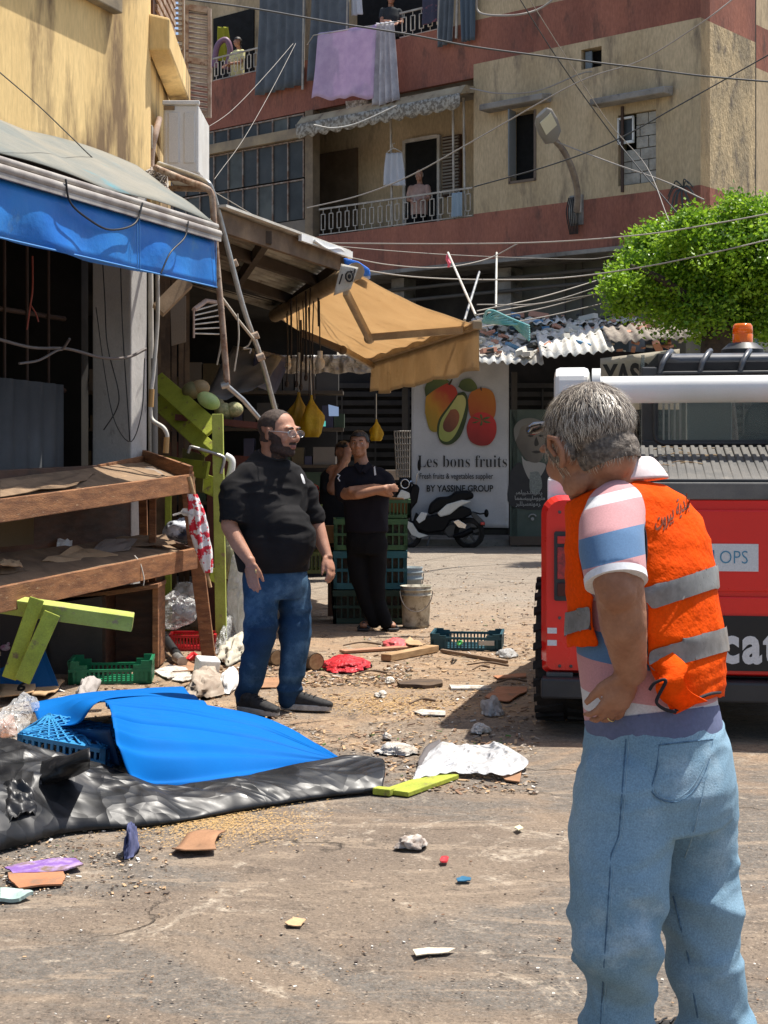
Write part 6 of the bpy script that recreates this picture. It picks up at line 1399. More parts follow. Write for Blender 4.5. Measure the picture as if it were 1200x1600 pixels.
vest = shell(vs, 'vest', og, m4, vk, .002, thick=.003)
SP = {}
rfl = M('reflective_tape', (.15, .15, .15), (.21, .21, .21), s=30, rough=.35, spec=.6, fine=.05)
def vband(pa, pb, pc2, pd, nm):
    e1 = pxplane(*pa, *pb, ((pc2[0]+pd[0])/2, (pc2[1]+pd[1])/2)); e2 = pxplane(*pc2, *pd, ((pa[0]+pb[0])/2, (pa[1]+pb[1])/2))
    shell(vs, nm, rfl, vest, vk, .0085, cuts=[e1, e2])
vband((1000, 922), (1105, 888), (1000, 956), (1108, 921), 'reflective_band')
vband((1010, 1017), (1118, 984), (1016, 1050), (1122, 1020), 'reflective_band')
bpy.data.objects.remove(vs)
# black piping: along the arm hole and the bottom
def on_torso(px, py, off=.0):
    return SP_hit(px, py, off)
def hit(obj, px, py, off=.004):
    W = world_of(obj); Wi = W.inverted(); o = Wi @ V((0, 0, EYE)); d = (Wi.to_3x3() @ (P(px, py, 1)-V((0, 0, EYE)))).normalized()
    ok, loc, nor, idx = obj.ray_cast(o, d)
    if not ok: return None
    return (W @ loc)+((V((0, 0, EYE))-(W @ loc)).normalized())*off
bpy.context.view_layer.update()
def pipe_on(obj, pts, r, m_, par, name, off=.004):
    q = [hit(obj, x, y, off) for x, y in pts]; q = [a for a in q if a]
    if len(q) < 3: return
    mb = MB(); mb.tube(spline(q, 3), r, 6); mb.build(name, m_, par)
bk = M('black_piping', (.012, .01, .015), rough=.8)
pipe_on(vest, [(957+51*1.03*math.cos(a), 858+88*1.03*math.sin(a)) for a in np.linspace(-1.9, 1.15, 26)], .0035, bk, vest, 'piping')
pipe_on(vest, [(1040+i*4.5, 1106-i*4.5*.20+8*math.sin((30+i*4.5)/22)) for i in range(20)], .0035, bk, vest, 'piping')
# curled corner of the vest
mb = MB(); cs_ = [Q(1003, 1030, -.16), Q(1030, 1055, -.19), Q(1024, 1075, -.21), Q(1035, 1095, -.20), Q(1062, 1110, -.185)]
rows = [[p+V((dx, .03*dx/.06*0, dz)) for dx, dz in ((0, 0), (.025, .012), (.06, .02))] for p in spline(cs_, 5)]
mb.grid(rows); mb.build('vest_flap', og, vest, solid=.003)
mb = MB(); mb.tube(spline([Q(1015, 1078, -.205), Q(1022, 1068, -.21), Q(1036, 1062, -.215), Q(1040, 1066, -.215), Q(1030, 1085, -.215), Q(1026, 1098, -.212), Q(1038, 1108, -.205), Q(1056, 1113, -.195)], 5), .0038, 6); mb.build('piping', bk, vest)
# lettering on the back
ar = ''.join(map(chr, [0xFE91, 0xFEE0, 0xFEAA, 0xFEF3, 0xFE94, 32, 0xFE91, 0xFEF4, 0xFEAE, 0xFEED, 0xFE95][::-1]))
pa, pb = hit(vest, 1024, 830, .012), hit(vest, 1062, 803, .012)
if pa and pb:
    xd = (pb-pa).normalized(); tx = text(ar, .050, M('brown_print', (.13, .03, .01), rough=.8), pa+V((0, 0, -.0)), xd, V((.02, .25, 1)), vest, 'back_lettering', bold=.0006, sx=.72, ext=.0004)
    # lay the print on the cloth
    W = world_of(tx); Wi = W.inverted(); vW = world_of(vest); vWi = vW.inverted(); eye_ = V((0, 0, EYE))
    for v in tx.data.vertices:
        w3 = W @ v.co; d = (w3-eye_).normalized(); ok, loc, nor, i_ = vest.ray_cast(vWi @ eye_, vWi.to_3x3() @ d)
        if ok: v.co = Wi @ ((vW @ loc)-d*.0035)
# jeans
mb = MB(); S = lambda px, py, d, lat, fw: (Q(px, py, d), l4*lat, f4*fw)
mb.oval([S(1022, 1120, .02, .165, .142), S(1027, 1160, .02, .180, .158), S(1026, 1220, .02, .19, .170), S(1024, 1280, .03, .185, .165)], 36, 2.2)
mb.caps([Q(985, 1230, -.05), Q(972, 1290, -.07), Q(967, 1380, -.10), Q(962, 1450, -.12), Q(966, 1540, -.07), Q(972, 1690, -.02)], [.125, .120, .112, .094, .084, .082], 24)
mb.caps([Q(1072, 1220, .10), Q(1078, 1290, .12), Q(1083, 1380, .12), Q(1098, 1450, .10), Q(1112, 1540, .10), Q(1128, 1690, .12)], [.116, .112, .104, .090, .080, .078], 24)
def jf4(co, no):
    kn = .35+1.3*np.exp(-((co[:, 2]-.36)/.13)**2)+1.2*np.exp(-((co[:, 2]-.12)/.08)**2)
    return .007*kn*snoise(co, 2.6, 15, (.6, .6, 2.2))+.0085*kn*ridge(co, 2.8, 18, (.6, .6, 1.7))+.0055*np.clip(kn-.4, 0, 2)*np.sin(6.283*(co[:, 2]*8.5+co[:, 0]*3.5+.5*snoise(co, 2, 40)))+.002*ridge(co, 7, 4, (.7, .7, 1.4))
je = fused(mb, 'jeans', [jeans_light], m4, .0078, 4, jf4)
bpy.context.view_layer.update()
seam = M('denim_seam', (.045, .10, .17), (.10, .19, .28), s=60, rough=.9); seaml = M('denim_seam_light', (.16, .27, .36), (.28, .40, .48), s=80, rough=.9)
for k, dx in ((0, 0), (1, 5)): pipe_on(je, [(978-i*1.6-(i > 6)*(i-6)*1.3+dx, 1155+i*22) for i in range(8)]+[(955-i*1.6+dx, 1335+i*25) for i in range(12)], (.0016 if k == 0 else .001), seam if k == 0 else seaml, je, 'seam', .0001)
pk = [(1030, 1163), (1026, 1200), (1019, 1238), (1050, 1254), (1080, 1240), (1104, 1200), (1114, 1155)]
pipe_on(je, [a for a in pk], .0014, seam, je, 'pocket_seam', .0005); pipe_on(je, [(x+4*(1 if x < 1050 else -1), y-4) for x, y in pk], .0009, seaml, je, 'pocket_seam', .0008)
pipe_on(je, [(1031+i*8.2, 1164-i*.9) for i in range(11)], .0018, seam, je, 'pocket_seam', .0005)
pipe_on(je, [(1116, 1150), (1110, 1190), (1098, 1240), (1084, 1300), (1070, 1340)], .0014, seaml, je, 'seat_seam', .0008)
pipe_on(je, [(1052, 1400), (1064, 1450), (1076, 1500), (1085, 1560), (1090, 1590)], .0022, seam, je, 'inner_seam', .0005)
for hx, hy in ((.545, 3.50), (.78, 3.64)): shoe(m4, (hx, hy, 0), (-.8, .55, 0), sb, sole_w, 1.0)
q = HP[2][1].lerp(HP[2][2], .15) if len(HP[2]) > 2 else HP[2][1]; fx_, fy_, fd_ = frame(HP[2][2]-HP[2][1]); mb = MB(); mb.tube([q+(fx_*math.cos(a)+fy_*math.sin(a))*.0098 for a in np.linspace(0, 6.28, 13)], .0016, 5); mb.build('ring', MATS['gold_ring'], m4)
# ---------------------------------------------------------------- compact loader seen from behind
red = M('loader_red_paint', (.78, .016, .010), (.70, .012, .008), s=1.5, rough=.33, coat=.35, c3=(.30, .05, .035), s3=9, a3=(.68, .82), fine=.03)
lwhite = M('loader_white_paint', (.74, .74, .72), (.66, .66, .63), s=2, rough=.35, coat=.3, c3=(.40, .36, .3), s3=8, a3=(.68, .8), fine=.03)
lblack = M('loader_black', (.022, .023, .025), (.035, .036, .038), s=3, rough=.5)
lgrey = M('loader_grey_cover', (.075, .073, .068), (.12, .112, .10), s=4, rough=.7, c3=(.2, .18, .15), s3=10, a3=(.6, .75))
DL = 8.2; ld = thing('compact_loader', 'red and white compact loader seen from behind with black cab roof', 'loader', (1.8, 9.6, 0))
Q = lambda x, y, d=0: P(x, y, DL+d)
X = lambda px, D=DL: (px-600)*D/FPX-(D-DL)*.158
Zp = lambda py, D=DL: EYE-(py-HORY)*D/FPX
XL, XR = X(845), 2.72
def rbox(x0, x1, y0, y1, z0, z1, name, m_, bev=.01, par=ld, **k): mb = MB(); mb.box(((x0+x1)/2, (y0+y1)/2, (z0+z1)/2), (x1-x0, y1-y0, z1-z0)); return mb.build(name, m_, par, bevel=bev, **k)
# tailgate: outline with rounded shoulders, a recessed middle
def rr_outline(x0, x1, z0, z1, rt, rb_, y):
    pts = []
    for cx, cz, a0, r in ((x1-rt, z1-rt, 0, rt), (x0+rt, z1-rt, 90, rt), (x0+rb_, z0+rb_, 180, rb_), (x1-rb_, z0+rb_, 270, rb_)):
        for k in range(7): a = math.radians(a0+15*k); pts.append(V((cx+r*math.cos(a), y, cz+r*math.sin(a))))
    return pts
zt, zb = Zp(774), Zp(1052)
mb = MB(); o1 = rr_outline(XL, XR, zb, zt, .10, .04, DL+.05); o2 = rr_outline(XL+.03, XR-.03, zb+.02, zt-.025, .09, .04, DL)
mb.rings([[p+V((0, .75, 0)) for p in o1], o1, o2], sm=False); mb.build('tailgate', red, ld, bevel=.006)
cx0, cx1 = X(1020), X(1030)+1.05
mb = MB(); mb.prism(rr_outline(cx0-.05, cx1+.05, Zp(920), Zp(795), .03, .03, DL-.001), (0, -.018, 0)); mb.build('door_panel', red, ld, bevel=.008)
mb = MB(); mb.prism(rr_outline(X(1118)-.49, cx1+.05, Zp(1048), Zp(928), .03, .03, DL-.001), (0, -.014, 0)); mb.build('lower_panel', red, ld, bevel=.008)
rbox(X(1118)-.44, cx1, DL-.024, DL-.016, Zp(1041), Zp(957), 'name_band', M('band_black', (.012, .012, .013), rough=.4), .001)
wl = M('white_lettering', (.62, .62, .62), rough=.5)
text('Bob', .26, wl, (X(1118)-.395, DL-.026, Zp(1027)), (1, 0, 0), (0, 0, 1), ld, bold=.009, sx=.86, gap=1.1)
text('cat', .275, wl, (X(1119), DL-.026, Zp(1027)), (1, 0, 0), (0, 0, 1), ld, bold=.010, sx=.80, gap=1.16)
rbox(X(1058), X(1176), DL-.0235, DL-.0195, Zp(889), Zp(847), 'name_plate', M('plate_white', (.60, .62, .63), rough=.4), .0005)
bt = M('plate_blue', (.02, .16, .30), rough=.5)
text('UN', .098, bt, (X(1075), DL-.025, Zp(877)), (1, 0, 0), (0, 0, 1), ld, bold=.002, sx=.85, ext=.0006); text('OPS', .098, M('plate_teal', (.06, .24, .38), rough=.5), (X(1117), DL-.025, Zp(877)), (1, 0, 0), (0, 0, 1), ld, bold=-.0010, sx=.86, ext=.0006)
def taillight(xc, par=ld):
    mb = MB(); mb.prism(rr_outline(xc-.052, xc+.052, Zp(938), Zp(830), .012, .012, DL-.001), (0, -.02, 0)); t_ = mb.build('tail_light', lblack, par, bevel=.004)
    mb = MB(); mb.box((xc, DL-.026, (Zp(836)+Zp(850))/2), (.068, .014, .04)); mb.build('lens', M('red_lens', (.50, .008, .012), rough=.15, coat=.6), t_, bevel=.004)
    mb = MB(); mb.box((xc, DL-.026, (Zp(853)+Zp(905))/2), (.068, .014, .17)); mb.build('lens', M('deep_red_lens', (.16, .006, .02), (.45, .02, .03), s=30, rough=.15, coat=.6), t_, bevel=.004)
    mb = MB(); mb.box((xc, DL-.026, (Zp(908)+Zp(932))/2), (.068, .014, .07)); mb.build('reflector', M('dark_lens', (.06, .01, .012), rough=.2), t_, bevel=.004)
taillight(X(881)); taillight(XR-(X(881)-XL)); 
rbox(X(1197), X(1197)+.14, DL-.03, DL-.017, Zp(905), Zp(838), 'latch_recess', lblack, .004)
rbox(XL+.005, XR-.0, DL-.10, DL+.14, Zp(1087), Zp(1056), 'bumper', lblack, .012)
rbox(XL+.03, XL+.17, DL-.02, DL+.1, Zp(1056), Zp(1050), 'bumper_bracket', lgrey, .003)
# frame, chassis, belly
rbox(XL+.18, XR-.18, DL+.1, DL+3.0, .28, 1.2, 'chassis', lblack, .02)
rbox(XL+.1, XL+.3, DL+.45, DL+3.1, .5, 1.32, 'side_frame', lwhite, .02); rbox(XR-.3, XR-.1, DL+.45, DL+3.1, .5, 1.32, 'side_frame', lwhite, .02)
# engine cover with ribs between two rims
y0, y1, za, zb2 = DL+.03, DL+1.0, Zp(748, DL+.03)-.03, Zp(694, DL+1.0)-.03
xl, xr = X(985), XR-.36
mb = MB(); mb.prism([V((xl-.1, y0, za-.12)), V((xr+.1, y0, za-.12)), V((xr+.1, y0, za)), V((xl-.1, y0, za))], (0, 0, 0)) if 0 else None
mb.add([V((xl-.06, y0, za)), V((xr, y0, za)), V((xr, y1, zb2)), V((xl-.02, y1, zb2))], [(0, 1, 2, 3)]); mb.build('cover_plate', lgrey, ld, solid=.02)
n = 22; first = None
for i in range(n):
    x = xl+.02+(xr-xl-.04)*i/(n-1); a, b = V((x, y0+.06, za+.012)), V((x+.0, y1-.02, zb2+.012)); mb = MB(); mb.beam(a, b, .026, .022); mb.build('rib', lgrey, ld, bevel=.006)
rbox(XL+.30, XR-.28, DL-.0, DL+.05, zt-.02, za+.012, 'rear_rim', M('rim_grey', (.10, .10, .095), (.15, .145, .135), s=6, rough=.6), .008)
rbox(XL+.32, XR-.30, DL+.02, DL+.06, za-.0, za+.03, 'rim_seal', lblack, .006)
lf = M('dry_leaf', (.30, .21, .11), (.18, .12, .07), s=20, rough=.9); rq = random.Random(8)
mb = MB()
for i in range(70):
    u = rq.random(); v = rq.random(); cxx = rq.choice((X(1055), X(1128), X(1170))); x = cxx+rq.gauss(0, .09); y = y0+.1+v*.7; z = za+(zb2-za)*((y-y0)/(y1-y0))+.028
    s_ = rq.uniform(.012, .035); a = rq.random()*6.28; mb.add([V((x, y, z)), V((x+s_*math.cos(a), y+s_*math.sin(a), z+.01*rq.random())), V((x+s_*1.6*math.cos(a+.4), y+s_*1.6*math.sin(a+.4), z)), V((x+s_*math.cos(a+.9), y+s_*math.sin(a+.9), z+.004))], [(0, 1, 2, 3)])
for i in range(14):
    x = X(1100)+rq.gauss(0, .2); y = y0+.2+rq.random()*.6; z = za+(zb2-za)*((y-y0)/(y1-y0))+.03; mb.tube(spline([V((x, y, z)), V((x+.08, y+.02, z+.02)), V((x+.18, y+rq.uniform(-.06, .06), z+.005))], 3), .0025, 4)
tag(mb.build('dry_leaves', lf, None, kind='stuff', solid=.001), 'dry leaves and twigs lying on the ribbed cover of the loader')
# left fin box (white) and boom arms with pivots
mb = MB(); mb.prism([Q(848, 748, .16), Q(905, 748, .16), Q(905, 800, .16), Q(848, 800, .16)], (0, .5, 0)); mb.build('side_box', lwhite, ld, bevel=.01)
mb = MB(); mb.prism([Q(848, 748, .17), Q(872, 722, .17), Q(876, 722, .17), Q(874, 748, .17)], (0, .42, 0)); mb.build('gusset', lwhite, ld, bevel=.004)
mb = MB(); mb.prism([Q(893, 722, .17), Q(898, 722, .17), Q(908, 748, .17), Q(893, 748, .17)], (0, .42, 0)); mb.build('gusset', lwhite, ld, bevel=.004)
zc = Zp(610, DL+.75); yc = DL+.75
mb = MB(); mb.tube([V((X(930, yc), yc, zc)), V((XR-.12, yc, zc))], .078, 20); mb.build('cross_tube', lwhite, ld)
for xs_ in (XL+.14, XR-.16):
    mb = MB(); mb.prism([V((xs_-.10, yc-.16, zc-.12)), V((xs_-.10, yc-.13, zc+.08)), V((xs_-.10, yc-.02, zc+.13)), V((xs_-.10, yc+.22, zc+.10)), V((xs_-.10, yc+1.2, zc-.18)), V((xs_-.10, yc+2.6, zc-1.0)), V((xs_-.10, yc+2.45, zc-1.1)), V((xs_-.10, yc+1.0, zc-.42)), V((xs_-.10, yc, zc-.2))], (.2, 0, 0)); mb.build('boom_arm', lwhite, ld, bevel=.03)
    mb = MB(); mb.prism([V((xs_-.06, yc-.1, zc-.1)), V((xs_-.06, yc+.12, zc-.1)), V((xs_-.06, yc+.2, 1.1)), V((xs_-.06, yc-.2, 1.1))], (.12, 0, 0)); mb.build('boom_post', lwhite, ld, bevel=.01)
mb = MB(); mb.tube([V((X(925, DL+.7), DL+.66, zc+.02)), V((X(938, DL+.7), DL+.66, zc+.02))], .10, 18); mb.tube([V((X(938, DL+.7), DL+.66, zc+.02)), V((X(942, DL+.7), DL+.66, zc+.02))], .05, 12); mb.build('pivot_boss', lwhite, ld, bevel=.004)
# cab
yb_ = DL+1.15; cl, crr = X(1000, yb_), XR-.42
rbox(cl, cl+.10, yb_, yb_+.06, Zp(700, yb_), Zp(575, yb_), 'cab_post', lblack, .012); rbox(crr-.1, crr, yb_, yb_+.06, Zp(700, yb_), Zp(575, yb_), 'cab_post', lblack, .012)
rbox(cl, crr, yb_-.01, yb_+.05, Zp(703, yb_), Zp(688, yb_), 'window_sill_bar', lblack, .01)
mb = MB(); mb.add([V((cl+.09, yb_+.03, Zp(692, yb_))), V((crr-.09, yb_+.03, Zp(692, yb_))), V((crr-.09, yb_+.03, Zp(580, yb_))), V((cl+.09, yb_+.03, Zp(580, yb_)))], [(0, 1, 2, 3)]); mb.build('rear_window', glass('cab_glass', (.35, .45, .43), .03, .22), ld)
mb = MB(); ol = rr_outline(cl+.08, crr-.08, Zp(694, yb_), Zp(585, yb_), .06, .06, yb_-.012); mb.tube(ol+[ol[0]], .012, 6); mb.build('window_gasket', lblack, ld)
for k in range(4): rbox(cl+.14+k*.035, cl+.152+k*.035, yb_+.6, yb_+.62, 1.3, 2.0, 'guard_bar', cream, .001)
rbox(cl+.32, cl+.62, yb_+1.3, yb_+1.34, 1.25, 2.05, 'door_frame', M('inside_grey', (.30, .33, .32), rough=.5), .01)
mb = MB(); q = P(1125, 665, yb_+.5); mb.ball(q+V((0, 0, .0)), (.14, .06, .17), n=20, m=12); mb.ball(q+V((0, 0, -.3)), (.24, .1, .3), n=20, m=12); mb.build('seat', M('seat_vinyl', (.03, .035, .04), rough=.45), ld)
mb = MB(); mb.tube(spline([q+V((.17, .3, .08)), q+V((.25, .3, .10)), q+V((.33, .3, 0)), q+V((.6, .3, -.02))], 4), .018, 7); mb.build('grab_rail', lwhite, ld)
mb = MB(); mb.prism([V((cl, yb_+.06, 1.2)), V((cl, yb_+1.7, 1.2)), V((cl, yb_+1.6, 2.1)), V((cl, yb_+.06, 2.1))], (.02, 0, 0)); mb.prism([V((crr-.02, yb_+.06, 1.2)), V((crr-.02, yb_+1.7, 1.2)), V((crr-.02, yb_+1.6, 2.1)), V((crr-.02, yb_+.06, 2.1))], (.02, 0, 0))
mb.build('side_mesh', glass('cab_side', (.12, .15, .15), .1, .5), ld, kind=None)
# roof: dark moulded slab with ribs
yr = DL+1.2; z0r, z1r = Zp(592, yr), Zp(551, yr)
x0r = X(992, yr)
pr = []
mb = MB(); secs = []
for u in np.linspace(0, 1, 9):
    x = x0r+(crr+.1-x0r)*u; e_ = min(u, 1-u); k = min(1, (e_*9))**.45; secs.append([V((x, yr-.02*k, z0r)), V((x, yr-.04*k, z0r+(z1r-z0r)*.55*k)), V((x, yr+.06, z0r+(z1r-z0r)*.93*k)), V((x, yr+.25, z0r+(z1r-z0r)*k)), V((x, yr+1.3, z0r+(z1r-z0r)*k*.9)), V((x, yr+1.35, z0r))])
mb.rings(secs); mb.build('cab_roof', M('roof_black', (.040, .045, .055), (.06, .065, .075), s=3, rough=.38, spec=.6), ld, bevel=.01)
for i in range(6):
    x = x0r+.14+i*.235; mb = MB(); mb.tube(spline([V((x, yr-.05, z0r+.02)), V((x+.02, yr-.045, z0r+.09)), V((x+.06, yr+.05, z1r-.005)), V((x+.08, yr+.3, z1r+.012)), V((x+.08, yr+1.2, z1r))], 4), .017, 7); mb.build('roof_rib', MATS['roof_black'], ld)
mb = MB(); bx = X(1153, yr+.3); zz = Zp(551, yr)+.045; mb.tube([V((bx, yr+.3, zz-.02)), V((bx, yr+.3, zz+.02))], [.13, .085], 16); mb.tube([V((bx, yr+.3, zz-.09)), V((bx, yr+.3, zz-.02))], .13, 16); mb.build('beacon_base', lblack, ld)
mb = MB(); mb.rings([[V((bx+r*math.cos(a), yr+.3+r*math.sin(a), zz+z)) for a in np.linspace(0, 6.283, 25)[:-1]] for r, z in ((.062, .02), (.062, .075), (.058, .078), (.062, .082), (.060, .125), (.05, .14), (.01, .143))]); mb.build('beacon', M('amber_lens', (.90, .22, .0), (.85, .17, .0), s=20, rough=.15, coat=.6, trans=.3), ld)
# wheels with chunky treads
def tyre(cx, cy, cz, R_, W_):
    t_ = MB(); prof = [(-W_/2, R_*.62), (-W_/2*.98, R_*.85), (-W_/2*.85, R_*.95), (0, R_*.965), (W_/2*.85, R_*.95), (W_/2*.98, R_*.85), (W_/2, R_*.62)]
    t_.rings([[V((cx+x, cy+r*math.cos(a), cz+r*math.sin(a))) for a in np.linspace(0, 6.283, 49)[:-1]] for x, r in prof])
    w_ = t_.build('wheel', rubber, ld)
    mb = MB(); nt_ = 24
    for i in range(nt_):
        for s_ in (-1, 1):
            a = 6.283*(i+(.5 if s_ > 0 else 0))/nt_; c_ = lambda aa, x, r: V((cx+x, cy+r*math.cos(aa), cz+r*math.sin(aa)))
            da = 6.283/nt_*.23; sk = .13
            pts = [c_(a-da, s_*.01, R_*.955), c_(a+da, s_*.01, R_*.955), c_(a+da+sk, s_*W_/2*1.02, R_*.93), c_(a-da+sk, s_*W_/2*1.02, R_*.93)]
            top = [c_(a-da*.8, s_*.01, R_), c_(a+da*.8, s_*.01, R_), c_(a+da*.8+sk, s_*W_/2*1.04, R_*.985), c_(a-da*.8+sk, s_*W_/2*1.04, R_*.985)]
            lo = [c_(a+da*.8+sk, s_*W_/2*1.04, R_*.80), c_(a-da*.8+sk, s_*W_/2*1.04, R_*.80)]
            mb.add(pts+top, [(4, 5, 6, 7), (0, 1, 5, 4), (1, 2, 6, 5), (2, 3, 7, 6), (3, 0, 4, 7)]); mb.add([top[2], top[3], lo[1], lo[0]], [(0, 1, 2, 3)])
    mb.build('tread', rubber, w_, kind='stuff')
    mb = MB(); mb.tube([V((cx-W_*.3, cy, cz)), V((cx+W_*.3, cy, cz))], R_*.6, 24); mb.build('rim', lwhite, w_)
for cy in (DL+.44, DL+2.1):
    for cx in (X(822)+.20, XR+.10-.18): tyre(cx, cy, .405, .405, .32)
mb = MB(); mb.prism([V((XL, DL+3.3, .05)), V((XL, DL+4.2, .05)), V((XL, DL+3.3, .9)), V((XL, DL+3.1, .5))], (XR-XL, 0, 0)); mb.build('bucket', lgrey, ld, bevel=.01)

mb = MB(); [mb.ball((x, DL-.003, z), .009, n=8, m=5) for x in (XL+.10, XL+.16, XR-.16, XR-.1) for z in (Zp(1040), Zp(965), Zp(800))]; mb.build('bolts', lgrey, ld, kind='stuff')
mb = MB(); mb.tube(spline([V((XL+.32, DL+.25, za+.05)), V((XL+.34, DL+.5, za+.16)), V((XL+.28, DL+.75, zc-.1))], 6), .014, 7); mb.tube(spline([V((XL+.36, DL+.25, za+.05)), V((XL+.38, DL+.5, za+.14)), V((XL+.32, DL+.78, zc-.1))], 6), .012, 7); mb.build('hydraulic_hose', rubber, ld)
for zz_ in (Zp(1004), Zp(985)): mb = MB(); mb.box((XL+.06, DL-.002, zz_), (.05, .003, .03)); mb.build('decal', wl, ld)
a_ = -math.radians(9); pc_ = V((XL, DL, 0)); ld.location = pc_+Matrix.Rotation(a_, 3, 'Z') @ (V(ld.location)-pc_); ld.rotation_euler = (0, 0, a_)
# ---------------------------------------------------------------- scooter by the banner
DS = 26.1; ss = DS/FPX
sc = thing('scooter', 'white and black motor scooter parked in front of the fruit banner', 'scooter', tuple(G(690, 857)))
U = lambda x, y, d=0: P(x, y, DS+d)
sw_ = M('scooter_white', (.68, .66, .60), (.58, .55, .48), s=3, rough=.3, coat=.4); sk_ = M('scooter_black', (.005, .005, .006), rough=.45, spec=.15); sg_ = M('scooter_grey', (.05, .05, .05), rough=.4); chrome = M('chrome', (.6, .6, .6), rough=.15, metal=1)
def wheel(x, y, r, w_, nm='wheel'):
    c = U(x, y, .0); mb = MB(); mb.rings([[c+V((rr_*math.cos(a), d, rr_*math.sin(a))) for a in np.linspace(0, 6.283, 33)[:-1]] for rr_, d in ((r*.68, -w_), (r*.9, -w_), (r, -w_*.4), (r, w_*.4), (r*.9, w_), (r*.68, w_))], cap=False)
    t_ = mb.build(nm, rubber, sc); mb = MB()
    mb.tube([c+V((0, -w_*.8, 0)), c+V((0, w_*.8, 0))], r*.2, 12)
    for k in range(5): a = k*6.283/5+.3; mb.beam(c, c+V((math.cos(a)*r*.72, 0, math.sin(a)*r*.72)), w_*.7, .035, V((0, 1, 0)))
    mb.tube([c+V((r*.7*math.cos(a), 0, r*.7*math.sin(a))) for a in np.linspace(0, 6.283, 25)], .018, 6); mb.build('rim', sg_, t_)
wheel(733, 833, .265, .065); wheel(637, 835, .245, .055)
def prof2(pts, w_, name, m_, bev=.02, off=0, par=sc): mb = MB(); mb.prism([U(x, y, -w_/2+off) for x, y in pts], (0, w_, 0)); return mb.build(name, m_, par, bevel=bev)
prof2([(668, 803), (672, 787), (684, 777), (702, 776), (712, 768), (730, 766), (741, 771), (740, 779), (722, 784), (700, 790), (685, 799), (674, 804)], .26, 'seat', sk_, .04)
prof2([(683, 802), (698, 788), (722, 781), (737, 783), (718, 792), (703, 804), (688, 808)], .30, 'side_fairing', sw_, .02)
prof2([(655, 805), (672, 806), (700, 800), (722, 790), (736, 795), (738, 804), (722, 812), (704, 814), (694, 830), (668, 834), (652, 828), (645, 818), (650, 800)], .24, 'body', sk_, .03)
prof2([(650, 812), (658, 800), (668, 802), (664, 812), (655, 818)], .28, 'foot_fairing', M('scooter_silver', (.62, .61, .58), rough=.35), .01)
prof2([(640, 800), (652, 785), (656, 762), (650, 755), (643, 760), (638, 775), (628, 790), (622, 798), (630, 812)], .26, 'leg_shield', sk_, .03)
prof2([(619, 779), (627, 765), (640, 770), (641, 778), (630, 782)], .22, 'front_panel', sw_, .015, -.05)
prof2([(626, 828), (633, 812), (645, 818), (654, 832), (670, 837), (655, 841), (643, 836), (636, 824)], .20, 'front_fender', sw_, .01)
mb = MB(); mb.ball(U(633, 755, -.06), (.10, .07, .11)); h_ = mb.build('headlight', sk_, sc); mb = MB(); mb.tube([U(633, 756, -.13)+V((.07*math.cos(a), 0, .075*math.sin(a))) for a in np.linspace(0, 6.28, 20)], .012, 6); mb.build('ring', chrome, h_)
mb = MB(); mb.tube([U(645, 775), U(640, 800), U(637, 835)], .03, 8); mb.build('fork', sg_, sc)
mb = MB(); mb.tube(spline([U(642, 752, -.3), U(646, 757, -.15), U(646, 757, .15), U(642, 752, .3)], 4), .016, 6); mb.build('handlebar', chrome, sc)
for (x, y, d) in ((655, 727, -.32), (626, 752, .32)):
    mb = MB(); mb.tube(spline([U(650 if d < 0 else 640, 757, d*.8), U(652 if d < 0 else 632, 742, d), U(x, y+8, d)], 4), .008, 5); mi_ = mb.build('mirror', chrome, sc); mb = MB(); mb.ball(U(x, y, d), (.03, .02, .10)); mb.build('mirror_head', sk_, mi_)
prof2([(733, 797), (745, 803), (758, 816), (758, 823), (750, 820), (738, 808)], .14, 'rear_fender', sg_, .01)
mb = MB(); mb.box(U(754, 818, -.08), (.07, .05, .05)); mb.build('tail_light', MATS['red_lens'], sc, bevel=.01)
mb = MB(); mb.tube([U(738, 800), U(750, 803), U(758, 802)], .015, 6); mb.ball(U(760, 802), (.04, .06, .07)); mb.build('turn_signal', sk_, sc)
prof2([(690, 826), (705, 818), (733, 822), (738, 832), (720, 840), (700, 840)], .16, 'engine', sg_, .02, .05)
mb = MB(); mb.tube([U(708, 838, -.14), U(722, 836, -.16), U(738, 828, -.16)], [.03, .05, .05], 12); mb.build('exhaust', sk_, sc)
prof2([(708, 815), (716, 812), (729, 820), (727, 826), (716, 824)], .02, 'exhaust_guard', chrome, .004, -.2)
mb = MB(); mb.tube([U(672, 838, -.1), U(667, 853, -.2)], .014, 5); mb.build('side_stand', sg_, sc)

# ---------------------------------------------------------------- banners
DB = 26.05+.35
fb = thing('fruit_banner', 'tall white vinyl banner printed with mango, avocado, orange and tomato', 'banner', tuple(P(719, 825, DB)))
B_ = lambda x, y, d=0: P(x, y, DB+d)
tl, tr, br, bl_ = B_(643, 562), B_(795, 562), B_(795, 825), B_(643, 822)
vin = M('white_vinyl', (.44, .44, .45), (.38, .38, .39), s=1.5, rough=.5, c3=(.35, .32, .28), s3=4, a3=(.62, .75))
rows = [[tl.lerp(tr, i/30).lerp(bl_.lerp(br, i/30), j/40)+V((0, .02*noise.noise(V((i*.15, j*.12, 0)))+(.012*math.sin(i*.8+j*.5)*max(0, 1-j/9)), 0)) for i in range(31)] for j in range(41)]
mb = MB(); mb.grid(rows); bn = mb.build('vinyl', vin, fb, solid=.004)
mb = MB(); mb.tube([tl+V((0, 0, .02)), tr+V((0, 0, .02))], .02, 6); mb.build('top_rod', sk_, fb)
ink = M('ink_black', (.015, .015, .015), rough=.6)
fd = -.035
text(serif('Les bons fruits'), .30, ink, B_(652, 730, fd), (1, 0, 0), (0, 0, 1), fb, bold=-.0035, sx=.80, ext=.001)
